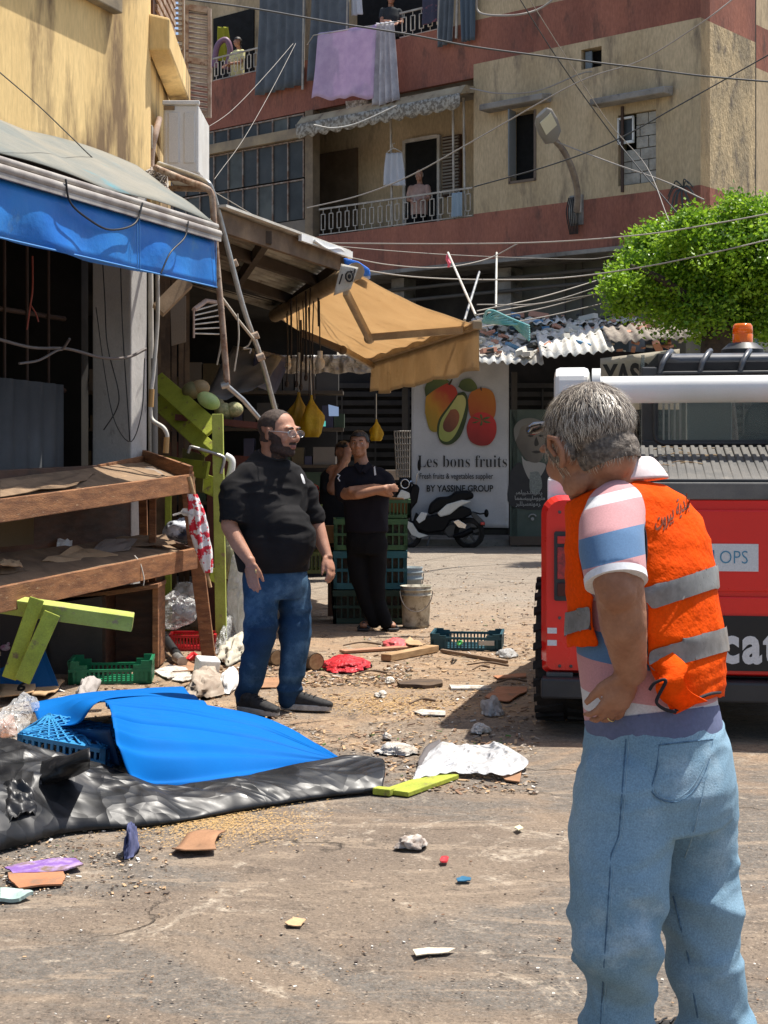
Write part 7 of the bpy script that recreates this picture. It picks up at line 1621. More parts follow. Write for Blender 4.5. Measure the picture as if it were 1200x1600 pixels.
text('Fresh fruits & vegetables supplier', .135, ink, B_(655, 748, fd), (1, 0, 0), (0, 0, 1), fb, bold=.0012, sx=.70, ext=.001)
text('BY YASSINE GROUP', .155, ink, B_(666, 768, fd), (1, 0, 0), (0, 0, 1), fb, bold=.0035, sx=.84, ext=.001)
def printed(pts, m_, name, d=0, n=6, par=fb, close=True):
    sp = spline([B_(x, y, fd+d) for x, y in pts]+[B_(*pts[0], fd+d)], n)[:-1]; mb = MB(); mb.add(sp, [tuple(range(len(sp)))]); return mb.build(name, m_, par)
def grad(name, ca, cb, v, o, cc=None):
    if name in MATS: return MATS[name]
    m = bpy.data.materials.new(name); m.use_nodes = True; n = m.node_tree; N, L = n.nodes, n.links; b = N['Principled BSDF']; b.inputs['Roughness'].default_value = .6
    tc = N.new('ShaderNodeTexCoord'); d = N.new('ShaderNodeVectorMath'); d.operation = 'DOT_PRODUCT'; d.inputs[1].default_value = v; L.new(tc.outputs['Generated'], d.inputs[0])
    nz = N.new('ShaderNodeTexNoise'); nz.inputs['Scale'].default_value = 4; L.new(tc.outputs['Generated'], nz.inputs[0])
    a = N.new('ShaderNodeMath'); a.operation = 'MULTIPLY_ADD'; a.inputs[1].default_value = .35; L.new(nz.outputs[0], a.inputs[0]); L.new(d.outputs['Value'], a.inputs[2])
    r = N.new('ShaderNodeValToRGB'); L.new(a.outputs[0], r.inputs[0]); e = r.color_ramp.elements; e[0].position = o; e[0].color = (*ca, 1); e[1].position = o+.75; e[1].color = (*cb, 1)
    if cc: q = e.new(o+.38); q.color = (*cc, 1)
    L.new(r.outputs[0], b.inputs[0]); MATS[name] = m; return m
printed([(664, 645), (666, 620), (680, 600), (696, 598), (712, 606), (714, 625), (702, 650), (688, 672), (672, 672)], grad('mango_print', (.20, .16, .01), (.38, .03, .01), (.5, 0, .6), .25, (.42, .2, .01)), 'mango', -.001)
printed([(731, 625), (737, 612), (755, 606), (770, 613), (775, 635), (770, 655), (750, 662), (735, 650)], grad('orange_print', (.34, .05, .005), (.42, .14, .01), (.3, 0, .6), .3), 'orange', -.001)
printed([(716, 614), (726, 613), (731, 625), (730, 650), (720, 680), (705, 694), (690, 692), (683, 675), (686, 655), (700, 635)], M('avocado_rind', (.03, .045, .01), rough=.6), 'avocado', -.002)
printed([(715, 618), (724, 618), (728, 630), (722, 655), (712, 678), (700, 690), (688, 686), (686, 672), (690, 655), (703, 636)], grad('avocado_flesh', (.25, .28, .06), (.42, .40, .13), (.5, 0, .5), .3), 'avocado_flesh', -.004)
printed([(704, 640), (713, 640), (718, 650), (714, 665), (704, 675), (694, 672), (693, 660)], grad('avocado_stone', (.10, .025, .01), (.25, .08, .03), (.5, 0, .5), .3), 'avocado_stone', -.006)
printed([(733, 655), (745, 645), (762, 646), (774, 658), (775, 678), (765, 694), (748, 696), (734, 688), (729, 670)], grad('tomato_print', (.18, .006, .005), (.46, .02, .015), (.3, 0, .7), .25), 'tomato', -.003)
printed([(665, 620), (664, 605), (672, 594), (690, 591), (702, 596), (692, 602), (678, 610)], grad('leaf_print', (.03, .05, .01), (.10, .13, .03), (.5, 0, .5), .3), 'printed_leaf', -.005)
printed([(716, 604), (722, 594), (736, 592), (746, 606), (735, 612), (724, 610)], MATS['leaf_print'], 'printed_leaf', -.005)
for k in range(6):
    a = .5+k*1.05; printed([(752, 656), (752+9*math.cos(a)+2*math.sin(a), 656+6*math.sin(a)-1), (752+17*math.cos(a), 656+9*math.sin(a)), (752+9*math.cos(a)-2*math.sin(a), 656+6*math.sin(a)+2)], MATS['leaf_print'], 'printed_calyx', -.008, 3)
for pts in (((700, 600), (706, 592), (707, 594), (703, 602)), ((750, 606), (751, 610), (753, 610), (752, 604))): printed(pts, M('stalk_print', (.05, .03, .015), rough=.6), 'printed_stalk', -.009, 2)
# portrait poster on the next stand (a plain grey-haired man in a suit)
pp = thing('portrait_poster', 'dark framed poster of a grey-haired man in suit and tie beside the fruit banner', 'poster', tuple(P(833, 850, DB)))
mb = MB(); mb.prism([B_(797, 640, 0), B_(872, 640, 0), B_(872, 838, 0), B_(797, 838, 0)], (0, .04, 0)); mb.build('panel', M('poster_green', (.045, .07, .055), (.075, .095, .08), s=2, rough=.6), pp)
mb = MB(); mb.prism([B_(797, 838, -.01), B_(872, 838, -.01), B_(872, 852, -.01), B_(797, 852, -.01)], (0, .3, 0)); mb.build('stand_base', M('stand_wood', (.10, .07, .05), rough=.8), pp)
def pr2(pts, m_, nm, d, n=5):
    sp = spline([B_(x, y, -.012+d) for x, y in pts]+[B_(*pts[0], -.012+d)], n)[:-1]; mb = MB(); mb.add(sp, [tuple(range(len(sp)))]); mb.build(nm, m_, pp)
pr2([(798, 735), (812, 722), (825, 740), (845, 740), (852, 725), (871, 735), (871, 790), (798, 790)], M('print_suit', (.025, .025, .028), rough=.6), 'printed_suit', -.002)
pr2([(806, 672), (812, 660), (830, 655), (846, 660), (853, 680), (851, 705), (842, 722), (825, 720), (813, 705), (806, 690)], grad('print_face', (.05, .042, .034), (.19, .165, .135), (.6, 0, .5), .25), 'printed_face', -.004)
pr2([(805, 690), (803, 670), (812, 657), (830, 653), (845, 658), (832, 661), (815, 667), (810, 680)], M('print_hair', (.16, .155, .14), rough=.6), 'printed_hair', -.006)
pr2([(815, 712), (822, 720), (842, 722), (853, 728), (840, 750), (828, 750), (818, 730)], M('print_shirt', (.30, .29, .27), rough=.6), 'printed_collar', -.003)
pr2([(828, 738), (842, 738), (847, 760), (838, 772), (828, 765)], M('print_tie', (.14, .16, .15), (.22, .24, .23), s=40, rough=.6), 'printed_tie', -.008)
for (x, y, w_) in ((829, 681, 5), (845, 681, 4)):
    pr2([(x-w_, y), (x, y-2), (x+w_, y), (x, y+2)], M('print_dark', (.035, .03, .025), rough=.6), 'printed_eye', -.009, 3); pr2([(x-w_-1, y-6), (x, y-8), (x+w_+1, y-6), (x, y-5.5)], MATS['print_hair'], 'printed_brow', -.009, 3)
pr2([(838, 682), (842, 694), (836, 697), (835, 690)], MATS['print_dark'], 'printed_nose_shade', -.008, 3); pr2([(830, 706), (838, 704), (846, 706), (838, 708.5)], MATS['print_dark'], 'printed_mouth', -.009, 3)
wm_ = M('print_white', (.30, .30, .29), rough=.6)
def arw(seed, n):
    return ''.join(random.Random(seed+i).choice([chr(c) for c in (0xFEDF, 0xFEE3, 0xFEE4, 0xFEF4, 0xFEB3, 0xFEE8, 0xFE92, 0xFEAE, 0xFEEE, 0xFEAA, 0xFE8E)]) for i in range(n))
for i, (x, y, n_) in enumerate(((806, 772, 12), (804, 781, 13), (806, 790, 11))): text(arw(i*20, n_), .10, wm_, B_(x, y, -.03), (1, 0, 0), (0, 0, 1), pp, sx=.9, ext=.001, bold=.002)
mb = MB(); c_ = B_(832, 810, -.03); mb.tube([c_+V((.07*math.cos(a), 0, .07*math.sin(a))) for a in np.linspace(.5, 2.9, 10)], .012, 4); mb.ball(c_+V((0, 0, -.01)), (.03, .006, .03)); mb.build('printed_emblem', wm_, pp)
# ---------------------------------------------------------------- laundry, curtains, people on balconies
def hang(name, label, cat, tl, tr, bl, br, m_, nf=6, amp=.05, ni=40, nj=16, ragged=0, seed=0, group=None, par=None):
    rows = []
    for j in range(nj+1):
        v = j/nj; r = []
        for i in range(ni+1):
            u = i/ni; p = tl.lerp(tr, u).lerp(bl.lerp(br, u), v); w_ = math.sin(u*nf*6.283+1.2*noise.noise(V((u*3, v*1.5, seed))))*amp*(.5+.5*v)
            p = p+FN*w_+V((0, 0, ragged*noise.noise(V((u*5, seed, 0)))*(v**3))); r.append(p)
        rows.append(r)
    mb = MB(); mb.grid(rows); return mb.build(name, m_, par, solid=.006, label=label, cat=cat, group=group)
FQ = lambda px, py, off=.12: Fa.at(px, py, off)
hang('balcony_curtain', 'wide dark grey curtain hanging over the top balcony beside the woman', 'curtain', FQ(408, -60), FQ(478, -60), FQ(400, 150), FQ(474, 132), greycloth, 5, .06)
hang('balcony_curtain', 'narrower dark grey curtain behind the left edge of the lilac laundry', 'curtain', FQ(488, -60), FQ(545, -60), FQ(481, 128), FQ(545, 112), greycloth, 4, .06, seed=2)
hang('balcony_curtain', 'short dark grey curtain panel at the right end of the top balcony', 'curtain', FQ(690, -50), FQ(712, -50), FQ(684, 75), FQ(706, 66), greycloth, 3, .04, seed=4)
hang('balcony_curtain', 'dark blue-grey curtain folded at the edge of the beige wall, top balcony', 'curtain', FQ(716, -50), FQ(745, -50), FQ(722, 66), FQ(741, 62), M('bluegrey_curtain', (.10, .13, .16), rough=.9), 3, .04, seed=5)
for x, l_ in ((476, 'between the two widest curtains'), (545, 'left of the lilac sheet peg'), (688, 'left of the short curtain panel'), (716, 'at the beige wall edge')): mb = MB(); mb.tube([FQ(x, -60, .08), FQ(x-3, 140 if x < 500 else 60, .08)], .03, 6); tag(mb.build('curtain_post', rail), 'pale curtain post of the top balcony '+l_, 'post')
hang('lilac_sheet', 'lilac sheet drying over the washing line in the middle of the facade', 'laundry', FQ(497, 52, .5), FQ(588, 38, .5), FQ(488, 154, .5), FQ(583, 153, .5), lilac, 2, .035, ragged=.08)
hang('lilac_sheet', 'white-lilac sheet drying behind and right of the bigger lilac sheet', 'laundry', FQ(588, 36, .42), FQ(615, 33, .42), FQ(582, 166, .42), FQ(624, 158, .42), whitecloth, 4, .06, ragged=.1, seed=3)
mb = MB(); mb.tube([FQ(490, 55, .52), FQ(625, 33, .46)], .012, 5); mb.tube([FQ(490, 55, .52), FQ(480, 70, .1)], .012, 5); tag(mb.build('washing_line', cream), 'washing line carrying the lilac sheets', 'line')
hang('white_shirt', 'white shirt drying on a hanger beside the bald man on the balcony', 'shirt', FQ(603, 240, .02), FQ(628, 238, .02), FQ(598, 290, .02), FQ(634, 290, .02), M('white_shirt', (.62, .64, .68), rough=.85, trans=.2), 3, .04, seed=7)
mb = MB(); mb.tube(spline([FQ(603, 240, .02), FQ(615, 232, .02), FQ(628, 238, .02)], 4), .01, 5); mb.tube(spline([FQ(615, 232, .02), FQ(613, 226, .02), FQ(617, 224, .02)], 4), .008, 5); tag(mb.build('clothes_hanger', cream), 'hanger holding the white shirt on the balcony', 'hanger')
hang('lace_cloth', 'small lacy cloth hanging under the lilac sheets', 'laundry', FQ(540, 158, .3), FQ(575, 155, .3), FQ(541, 174, .3), FQ(572, 172, .3), MATS['lace_cloth'], 3, .02)
hang('dark_garment', 'dark patterned garment hung on the top right railing', 'laundry', FQ(660, 0, .05), FQ(688, -4, .05), FQ(660, 40, .05), FQ(687, 32, .05), M('dark_pattern', (.05, .05, .08), (.3, .1, .12), s=9, lo=.55, hi=.65, rough=.9), 2, .02)
hang('blue_towel', 'pale blue cloth hanging on the first floor railing at its right end', 'towel', FQ(706, 302, .02), FQ(722, 300, .02), FQ(706, 340, .02), FQ(722, 338, .02), M('pale_blue_cloth', (.28, .36, .42), rough=.9), 2, .03)
hang('white_shirt', 'pale shirt hanging high at the top edge between the curtains', 'shirt', FQ(548, -20, -.05), FQ(565, -20, -.05), FQ(550, 25, -.05), FQ(566, 22, -.05), M('white_shirt', None), 2, .03, seed=9)
def balcony_person(px, py_head, off, label, hair_m, shirt_m, skin_m, dirn, long_hair=False, s=1.0, lean=0, bald=False, arm='rail'):
    hcx = Fa.at(px, py_head, off); D_ = hcx.y; r_ = thing('person', label, 'person', tuple(hcx-V((0, 0, 1.0))))
    R_ = basis((dirn[0], dirn[1], -.15)); mb = MB(); f_ = V((dirn[0], dirn[1], 0)).normalized(); l_ = V((-f_.y, f_.x, 0)); dn = V((0, 0, -1))
    base = hcx-f_*lean
    head_shape(mb, hcx, R_, s, 1, hcx+dn*.17*s-f_*.05, .055)
    for q in (-1, 1):
        sh2 = base+dn*.27+l_*q*.19; el2 = base+dn*.52+l_*q*.22+f_*.08; wr2 = base+dn*.58+l_*q*.08+f_*.32
        mb.caps([sh2, el2, wr2], [.05, .04, .03], 12); hand_shape(mb, wr2, f_*.6+dn*.4-l_*q*.3, V((0, 0, 1)), q, .95, .5)
    mb.caps([base+dn*.3, base+dn*.8, base+dn*1.5], [.10, .11, .09])
    b_ = fused(mb, 'body', [skin_m], r_, .013, 3)
    if not bald: shell(b_, 'hair', hair_m, r_, lambda p, n: (lambda q: q.length < .17 and (q.z > .055 or q.y < -.015))(R_.transposed() @ (p-hcx)), .015, noi=.01)
    else: shell(b_, 'hair', hair_m, r_, lambda p, n: (lambda q: q.length < .13 and q.y < .02 and -.04 < q.z < .05 and abs(q.x) > .05)(R_.transposed() @ (p-hcx)), .005)
    mb = MB(); mb.oval([(base+dn*.19, l_*.08, f_*.08), (base+dn*.24, l_*.18, f_*.10), (base+dn*.40, l_*.20, f_*.13), (base+dn*.62, l_*.18, f_*.14), (base+dn*.85, l_*.18, f_*.13)], 24)
    for q in (-1, 1): mb.caps([base+dn*.27+l_*q*.17, base+dn*.42+l_*q*.21+f_*.03], [.075, .065], 12)
    fused(mb, 'shirt', [shirt_m], r_, .014, 3)
    mb = MB(); mb.oval([(base+dn*.83, l_*.175, f_*.13), (base+dn*1.5, l_*.17, f_*.12)], 20); mb.build('trousers', pants_black, r_)
balcony_person(655, 274, -.42, 'bald man in pale pink shirt looking down on the first floor balcony', M('white_hair', (.4, .38, .35), rough=.7), M('pale_pink_shirt', (.50, .34, .29), (.42, .28, .24), s=9, rough=.9), skin3, (-.25, -1), bald=True, s=1.02)
balcony_person(371, 66, -.32, 'dark-haired woman in pale yellow top leaning on the top balcony railing', hairblack, M('pale_yellow_top', (.62, .58, .30), rough=.9), skin1, (-.7, -.7), s=.95)
balcony_person(611, -2, -.35, 'person in dark sleeveless top at the upper edge of the photo', hairblack, M('dark_top', (.03, .035, .04), rough=.9), skin1, (.2, -1), s=.98)
hang('yellow_cloth', 'yellow-green cloth hanging behind the woman on the top balcony', 'cloth', FQ(340, 42, -.8), FQ(356, 42, -.8), FQ(339, 95, -.8), FQ(364, 95, -.8), M('yellow_green_cloth', (.30, .29, .02), rough=.9), 2, .05)
mb = MB(); c_ = FQ(341, 82, -.4)
mb.tube(spline([c_+V((-.1, 0, -.35)), c_+V((-.02, 0, .15)), c_+V((.18, 0, .3)), c_+V((.28, 0, .05)), c_+V((.2, 0, -.4))], 6), .07, 8); mb.build('purple_chair', M('mauve_plastic', (.22, .12, .18), rough=.5), None, label='mauve plastic chair back beside the woman on the top balcony', cat='chair')
# ---------------------------------------------------------------- cables across the street
wl_ = M('pale_cable', (.30, .27, .235), rough=.6); wd_ = M('dark_wire', (.03, .03, .03), rough=.5)
def cable(pts, r, m_, label, n=7, name='overhead_cable'):
    q = spline([P(*p) for p in pts], n); mb = MB(); mb.tube(q, [r*.62*max(.6, p.y/14) for p in q], 6); return mb.build(name, m_, None, label=label, cat='cable')
cable([(285, -2, 13), (400, 14, 14), (520, 35, 15), (640, 54, 16), (740, 73, 17), (860, 89, 18), (1000, 106, 19), (1100, 119, 20), (1230, 130, 21)], .014, wd_, 'thick black cable sagging across the top of the picture')
cable([(-10, 105, 8), (60, 165, 9), (110, 213, 10), (155, 255, 11), (210, 290, 12.0)], .009, wd_, 'black cable slanting across the yellow wall to the awning roof')
cable([(-10, 226, 9.5), (80, 238, 10.5), (160, 256, 11.5), (232, 268, 12.2)], .005, wd_, 'thin cable along the foot of the yellow wall')
cable([(500, 380, 20), (700, 381, 20), (860, 378, 20), (1010, 366, 20), (1130, 347, 20), (1220, 330, 20)], .011, wl_, 'long pale cable running level below the pink band to the tree')
cable([(340, 355, 13), (450, 385, 14), (540, 415, 16), (640, 432, 18), (760, 437, 20), (880, 434, 21), (1000, 418, 21), (1100, 398, 20), (1220, 370, 20)], .011, wl_, 'pale cable sagging just above the tan awning')
cable([(535, 400, 16), (610, 414, 18), (690, 418, 20), (760, 405, 21), (812, 379, 21)], .009, wl_, 'short pale cable looping up to the level cable')
cable([(870, 222, 27.3), (960, 256, 26), (1040, 284, 25), (1100, 312, 23)], .011, wl_, 'white wire from the street lamp down to the tree')
cable([(480, 325, 30), (560, 306, 27), (640, 275, 25), (740, 220, 24), (900, 130, 22), (1000, 95, 21), (1090, 40, 20), (1150, -5, 20)], .010, wl_, 'pale wire climbing from the balcony column to the upper right')
cable([(740, 292, 24), (860, 258, 24), (960, 220, 24), (1060, 165, 24), (1220, 75, 24)], .011, wd_, 'dark wire rising to the right past the blocked window')
cable([(810, -5, 20), (860, 75, 22), (905, 140, 24), (960, 215, 26), (1000, 265, 25), (1060, 335, 23)], .009, wd_, 'dark wire falling steeply past the small square window')
cable([(825, -5, 20), (885, 90, 21), (950, 190, 22), (1010, 260, 22), (1045, 345, 21)], .007, wl_, 'thin pale wire beside the steep dark wire')
cable([(310, 208, 14), (365, 170, 18), (420, 112, 24), (458, 68, 30)], .004, wl_, 'taut pale rope rising to the top balcony, upper one')
cable([(335, 280, 13), (385, 210, 18), (430, 130, 25), (462, 68, 31)], .004, wl_, 'taut pale rope rising to the top balcony, lower one')
cable([(745, -5, 28), (750, 20, 28), (800, 24, 27), (840, 15, 27), (870, -5, 27)], .016, wl_, 'white pipe looping across the beige wall at the top edge')
cable([(735, 138, 30), (780, 146, 29), (840, 142, 29), (905, 116, 29), (925, 112, 29)], .012, wl_, 'pale wire from the canopy to the small square window')
cable([(490, 195, 31), (520, 200, 31), (560, 192, 31), (620, 165, 31)], .012, cream, 'pale wire looping on the scalloped canopy')
cable([(335, 300, 12), (420, 350, 16), (470, 375, 20), (520, 384, 22), (700, 398, 24), (900, 405, 24), (960, 400, 24)], .007, wl_, 'thin wire running from the pipe frame along the pink band')
for i, (y0, y1, y2) in enumerate(((500, 478, 450), (492, 470, 455), (512, 492, 470), (486, 460, 430), (476, 470, 440))):
    cable([(745, y0, 20), (850, y1+3, 22), (960, y2, 23)], .010, wl_ if i % 2 else M('grey_wire2', (.22, .2, .18), rough=.6), ['wire crossing the grey mezzanine wall, lowest but one', 'middle wire crossing the grey mezzanine wall', 'lowest wire crossing just above the corrugated roofs', 'second highest wire crossing the grey mezzanine wall', 'highest short wire crossing the grey mezzanine wall'][i])
# things on the metal roof line
mb = MB(); mb.tube([P(775, 480, 24), P(776, 395, 26)], .02, 5); tag(mb.build('thin_rod', cream), 'upright thin rod behind the crossed poles', 'rod')
# ---------------------------------------------------------------- tree
tr_ = thing('street_tree', 'bright green leafy street tree behind the loader', 'tree', (5.0, 22.6, 0))
bark = M('dark_bark', (.07, .05, .035), (.035, .025, .02), s=5, rough=.95, bump=.02, bs=20)
DT = 22.5
limb = lambda pts, r: mb.tube(spline([P(x, y, DT+d) for x, y, d in pts], 5), list(np.linspace(r[0], r[1], (len(pts)-1)*5+1)), 8)
mb = MB(); limb([(1130, 845, 0), (1128, 700, 0), (1118, 560, 0), (1125, 500, 0)], (.28, .20)); mb.build('trunk', bark, tr_)
for pts, r in (([(1125, 505, 0), (1080, 470, -.1), (1030, 435, -.2), (985, 415, -.3)], (.12, .03)), ([(1125, 500, 0), (1140, 430, .3), (1130, 360, .4)], (.16, .05)), ([(1120, 520, 0), (1180, 440, .6), (1230, 380, .7)], (.14, .05)), ([(1125, 500, 0), (1090, 440, .5), (1060, 370, .8)], (.12, .04)), ([(1118, 530, 0), (1150, 480, .3), (1200, 450, .5)], (.10, .04))):
    mb = MB(); limb(pts, r); mb.build('branch', bark, tr_)
leafm = M('bright_leaves', (.22, .39, .02), (.30, .47, .035), s=3, rough=.45, trans=.45, spec=.4, fine=0); leaf2 = M('deep_leaves', (.08, .18, .012), (.13, .26, .02), s=3, rough=.45, trans=.35, spec=.4, fine=0)
rl = random.Random(12)
cl_ = [(1085, 395, 1.0), (1020, 405, .85), (975, 410, .55), (955, 430, .35), (1150, 390, 1.05), (1200, 370, .95), (1240, 400, 1.2), (1050, 440, .8), (1110, 440, .9), (1175, 440, .9), (1100, 350, .6), (1165, 338, .55), (1200, 325, .5), (1030, 470, .55), (1085, 480, .5), (990, 372, .35), (1050, 362, .4), (1280, 360, 1.3), (1300, 440, 1.0), (1130, 478, .5), (1165, 492, .5), (1200, 485, .6), (1095, 500, .35), (1060, 330, .25), (1135, 312, .35), (1010, 350, .3), (960, 465, .22)]
cc = [(P(x+18, y+16, DT+rl.uniform(-.4, .6)), r*(DT/22.5)) for x, y, r in cl_]
tw = []
for c, r in cc:
    for k in range(int(105*r*r)+32):
        d_ = V((rl.gauss(0, 1), rl.gauss(0, 1), rl.gauss(0, 1))).normalized(); rad = r*.93*rl.uniform(.45, 1.0)*(1+.5*noise.noise(d_*2.3+c)); tw.append((c+V((d_.x*rad, d_.y*rad, d_.z*rad*.72)), d_))
mb = MB()
for p, d_ in tw:
    up_ = (d_*.7+V((0, 0, .8))+V((rl.uniform(-.4, .4),)*3)).normalized(); mb.mi = 0 if rl.random() < .68 else 1
    for k in range(26):
        o = p+V((rl.gauss(0, .10), rl.gauss(0, .10), rl.gauss(0, .075))); a = V((rl.uniform(-1, 1), rl.uniform(-1, 1), rl.uniform(-.3, .9))).normalized(); b_ = a.cross(V((rl.uniform(-1, 1), rl.uniform(-1, 1), rl.uniform(-1, 1)))).normalized()
        L_ = rl.uniform(.045, .085); w_ = L_*.32; mb.add([o, o+a*L_*.5+b_*w_, o+a*L_, o+a*L_*.5-b_*w_], [(0, 1, 2, 3)], False)
mb.build('crown', [leafm, leaf2], tr_)
# ---------------------------------------------------------------- fallen blue sheet, black polythene and rubbish on the street
def resample(pts, n):
    q = spline(pts, 8); d = [0]
    for a, b in zip(q, q[1:]): d.append(d[-1]+(b-a).length)
    out = []; k = 0
    for i in range(n+1):
        t = d[-1]*i/n
        while k < len(d)-2 and d[k+1] < t: k += 1
        u = (t-d[k])/max(1e-9, d[k+1]-d[k]); out.append(q[k].lerp(q[k+1], min(1, u)))
    return out
def coons(top, bot, left, right, nu, nv, fz=None):
    T_, B2, L_, R_ = resample(top, nu), resample(bot, nu), resample(left, nv), resample(right, nv); rows = []
    for j in range(nv+1):
        v = j/nv; r = []
        for i in range(nu+1):
            u = i/nu
            p = T_[i]*(1-v)+B2[i]*v+L_[j]*(1-u)+R_[j]*u-(T_[0]*(1-u)*(1-v)+T_[-1]*u*(1-v)+B2[0]*(1-u)*v+B2[-1]*u*v)
            if fz: p = p+fz(u, v, p)
            if p.z < .006: p.z = .006
            r.append(p)
        rows.append(r)
    return rows
g = lambda x, y, z=.01: G(x, y, z)
bs = thing('blue_sheet', 'big bent bright blue ribbed sheet fallen on the street at the man\'s feet', 'sheet', tuple(g(300, 1150)))
def fzB(u, v, p):
    rib = -.022*sum(math.exp(-((v-q)/.013)**2) for q in (.30, .385, .62))+.004*math.sin(v*90)*.6+.012*math.sin(v*v*34)*smooth01(.66, .8, v)*(1-.6*u)
    return V((0, 0, rib+.10*math.sin(math.pi*min(1, v))*(1-u)*.5+.006*noise.noise(p*3)))
tp = [g(157, 1096, .30), g(240, 1090, .27), g(330, 1104, .16), g(430, 1128, .07), g(541, 1190, .02)]
bt_ = [g(215, 1228, .10), g(245, 1236, .05), g(320, 1229, .04), g(390, 1216, .03), g(470, 1200, .02), g(541, 1190, .02)]
lf_ = [g(157, 1096, .30), g(172, 1125, .31), g(180, 1160, .27), g(193, 1195, .19), g(215, 1228, .10)]
mb = MB(); mb.grid(coons(tp, bt_, lf_, [g(541, 1190, .02), g(541.5, 1190.2, .02)], 50, 120, fzB)); mb.build('front_panel', blue_sheet, bs, solid=.004)
tpA = [g(46, 1098, .12), g(120, 1086, .13), g(200, 1078, .13), g(283, 1073, .10)]
btA = [g(92, 1137, .16), g(125, 1130, .20), g(157, 1097, .30), g(240, 1092, .26), g(332, 1107, .14)]
mb = MB(); mb.grid(coons(tpA, btA, [g(46, 1098, .12), g(62, 1125, .14), g(92, 1137, .16)], [g(283, 1073, .10), g(310, 1092, .11), g(332, 1107, .14)], 40, 16, lambda u, v, p: V((0, 0, .008*math.sin(v*20)+.01*noise.noise(p*3))))); mb.build('back_panel', blue_sheet, bs, solid=.004)
mb = MB(); mb.grid(coons([g(60, 1128, .12), g(110, 1138, .16), g(172, 1140, .2)], [g(62, 1150, .01), g(120, 1180, .01), g(188, 1196, .02)], [g(60, 1128, .12), g(62, 1150, .01)], [g(172, 1140, .2), g(188, 1196, .02)], 20, 8)); mb.build('inner_fold', M('shaded_blue_fold', (.006, .05, .15), rough=.5), bs, solid=.004)  # shade beneath the arched sheet is put into a deeper blue
# black polythene
def fzP(u, v, p):
    k = math.sin(math.pi*v)**.6; left = smooth01(.5, .0, u)
    q1 = noise.voronoi(V((p.x*1.7, p.y*3.4, 3)))[0]; q2 = noise.voronoi(V((p.x*3.3+9, p.y*7, 1)))[0]; r1 = 1-1.5*(q1[1]-q1[0]); r2 = .8-1.6*(q2[1]-q2[0])
    return V((0, 0, k*(.03+.11*left+.060*r1*(.45+left)+.038*r2*(.6+left))))
mb = MB(); mb.grid(coons([g(-60, 1190, .05), g(20, 1196, .08), g(80, 1200, .12), g(150, 1208, .10), g(215, 1226, .09), g(260, 1240, .03), g(390, 1218, .03), g(545, 1189, .03), g(596, 1200, .02)],
    [g(-60, 1345), g(40, 1318), g(110, 1300), g(250, 1288), g(400, 1262), g(500, 1246), g(598, 1236)], [g(-60, 1190, .05), g(-60, 1345)], [g(596, 1200, .02), g(602, 1218, .03), g(598, 1236)], 190, 60, fzP))
pl_ = mb.build('black_polythene', black_poly, None, solid=.002, label='long crumpled black plastic sheeting lying along the front of the blue sheet', cat='plastic sheet')
mb = MB(); mb.grid(coons([g(60, 1192, .22), g(100, 1180, .28), g(140, 1176, .30)], [g(70, 1235, .12), g(110, 1222, .16), g(140, 1205, .20)], [g(60, 1192, .22), g(64, 1215, .2), g(70, 1235, .12)], [g(140, 1176, .3), g(141, 1190, .28), g(140, 1205, .2)], 24, 14, lambda u, v, p: V((0, 0, .03*noise.noise(p*7))))); mb.build('plastic_flap', black_poly, pl_, solid=.002)
for k, q in enumerate((((0, 1200, .1), (60, 1185, .18), (120, 1230, .05), (30, 1260, .1)), ((-10, 1255, .12), (50, 1240, .16), (70, 1290, .04), (0, 1310, .04)))):
    a, b, c, d = [g(*t) for t in q]; mb = MB(); mb.grid([[a.lerp(b, i/18).lerp(d.lerp(c, i/18), j/18)+V((0, 0, .09*(.9-(lambda q: q[1]-q[0])(noise.voronoi(V((i*.16, j*.16, k*5)))[0]))*math.sin(math.pi*i/18)**.5)) for i in range(19)] for j in range(19)]); mb.build('plastic_fold', black_poly, pl_, solid=.002)
# crates
cgc = G(171, 1066, .0); crate('green_crate', 'bright green slotted plastic crate behind the blue sheet', (cgc.x, cgc.y+.1, .0), .54, .36, .15, greencrate, .10, None, 16, low=.095)
cb_ = G(118, 1192, 0); bcr = crate('blue_crate', 'sky blue lattice crate lying upside down under the bent blue sheet', (cb_.x, cb_.y+.02, .15), .46, .32, .13, bluecrate, -.25, None, 12, rows=2)
bcr.rotation_euler = (math.pi+.15, .12, -.25)
mb = MB()
for i in range(-8, 9):
    for s_ in (1, -1):
        u0, u1 = -.22+(i)*.055, -.22+(i)*.055+s_*.26+.0
        p0, p1 = V((max(-.22, min(.22, u0)), -.15, -.004)), V((max(-.22, min(.22, u1)), .15, -.004)); mb.beam(p0, p1, .009, .006)
mb.build('lattice', bluecrate, bcr, local=True, kind='stuff')
ct = G(733, 1016); crate('teal_crate', 'dark teal crate with white sticker lying in the rubble beyond the planks', (ct.x, ct.y+.2, 0), .55, .42, .125, tealcrate, -.12, None, 18, low=.10)
mb = MB(); mb.box((ct.x+.13, ct.y-.05, .06), (.12, .004, .035), rot(0, 0, -.12)); mb.build('sticker', M('sticker_pale', (.5, .48, .42), rough=.7), None, label='pale paper sticker on the near side of the dark teal crate', cat='sticker')
mb = MB(); mb.tube(spline([g(715, 1006, .1), g(718, 1002, .16), g(722, 1004, .12), g(716, 1008, .1)], 4), .008, 5); mb.build('green_string', M('green_string', (.05, .5, .12), rough=.6), None, label='loop of bright green string on the teal crate', cat='string')
cr_ = G(293, 1022); crate('red_crate', 'red plastic crate on its side under the green stand', (cr_.x, cr_.y+.35, .0), .36, .3, .12, redplastic, .05, None, 12)
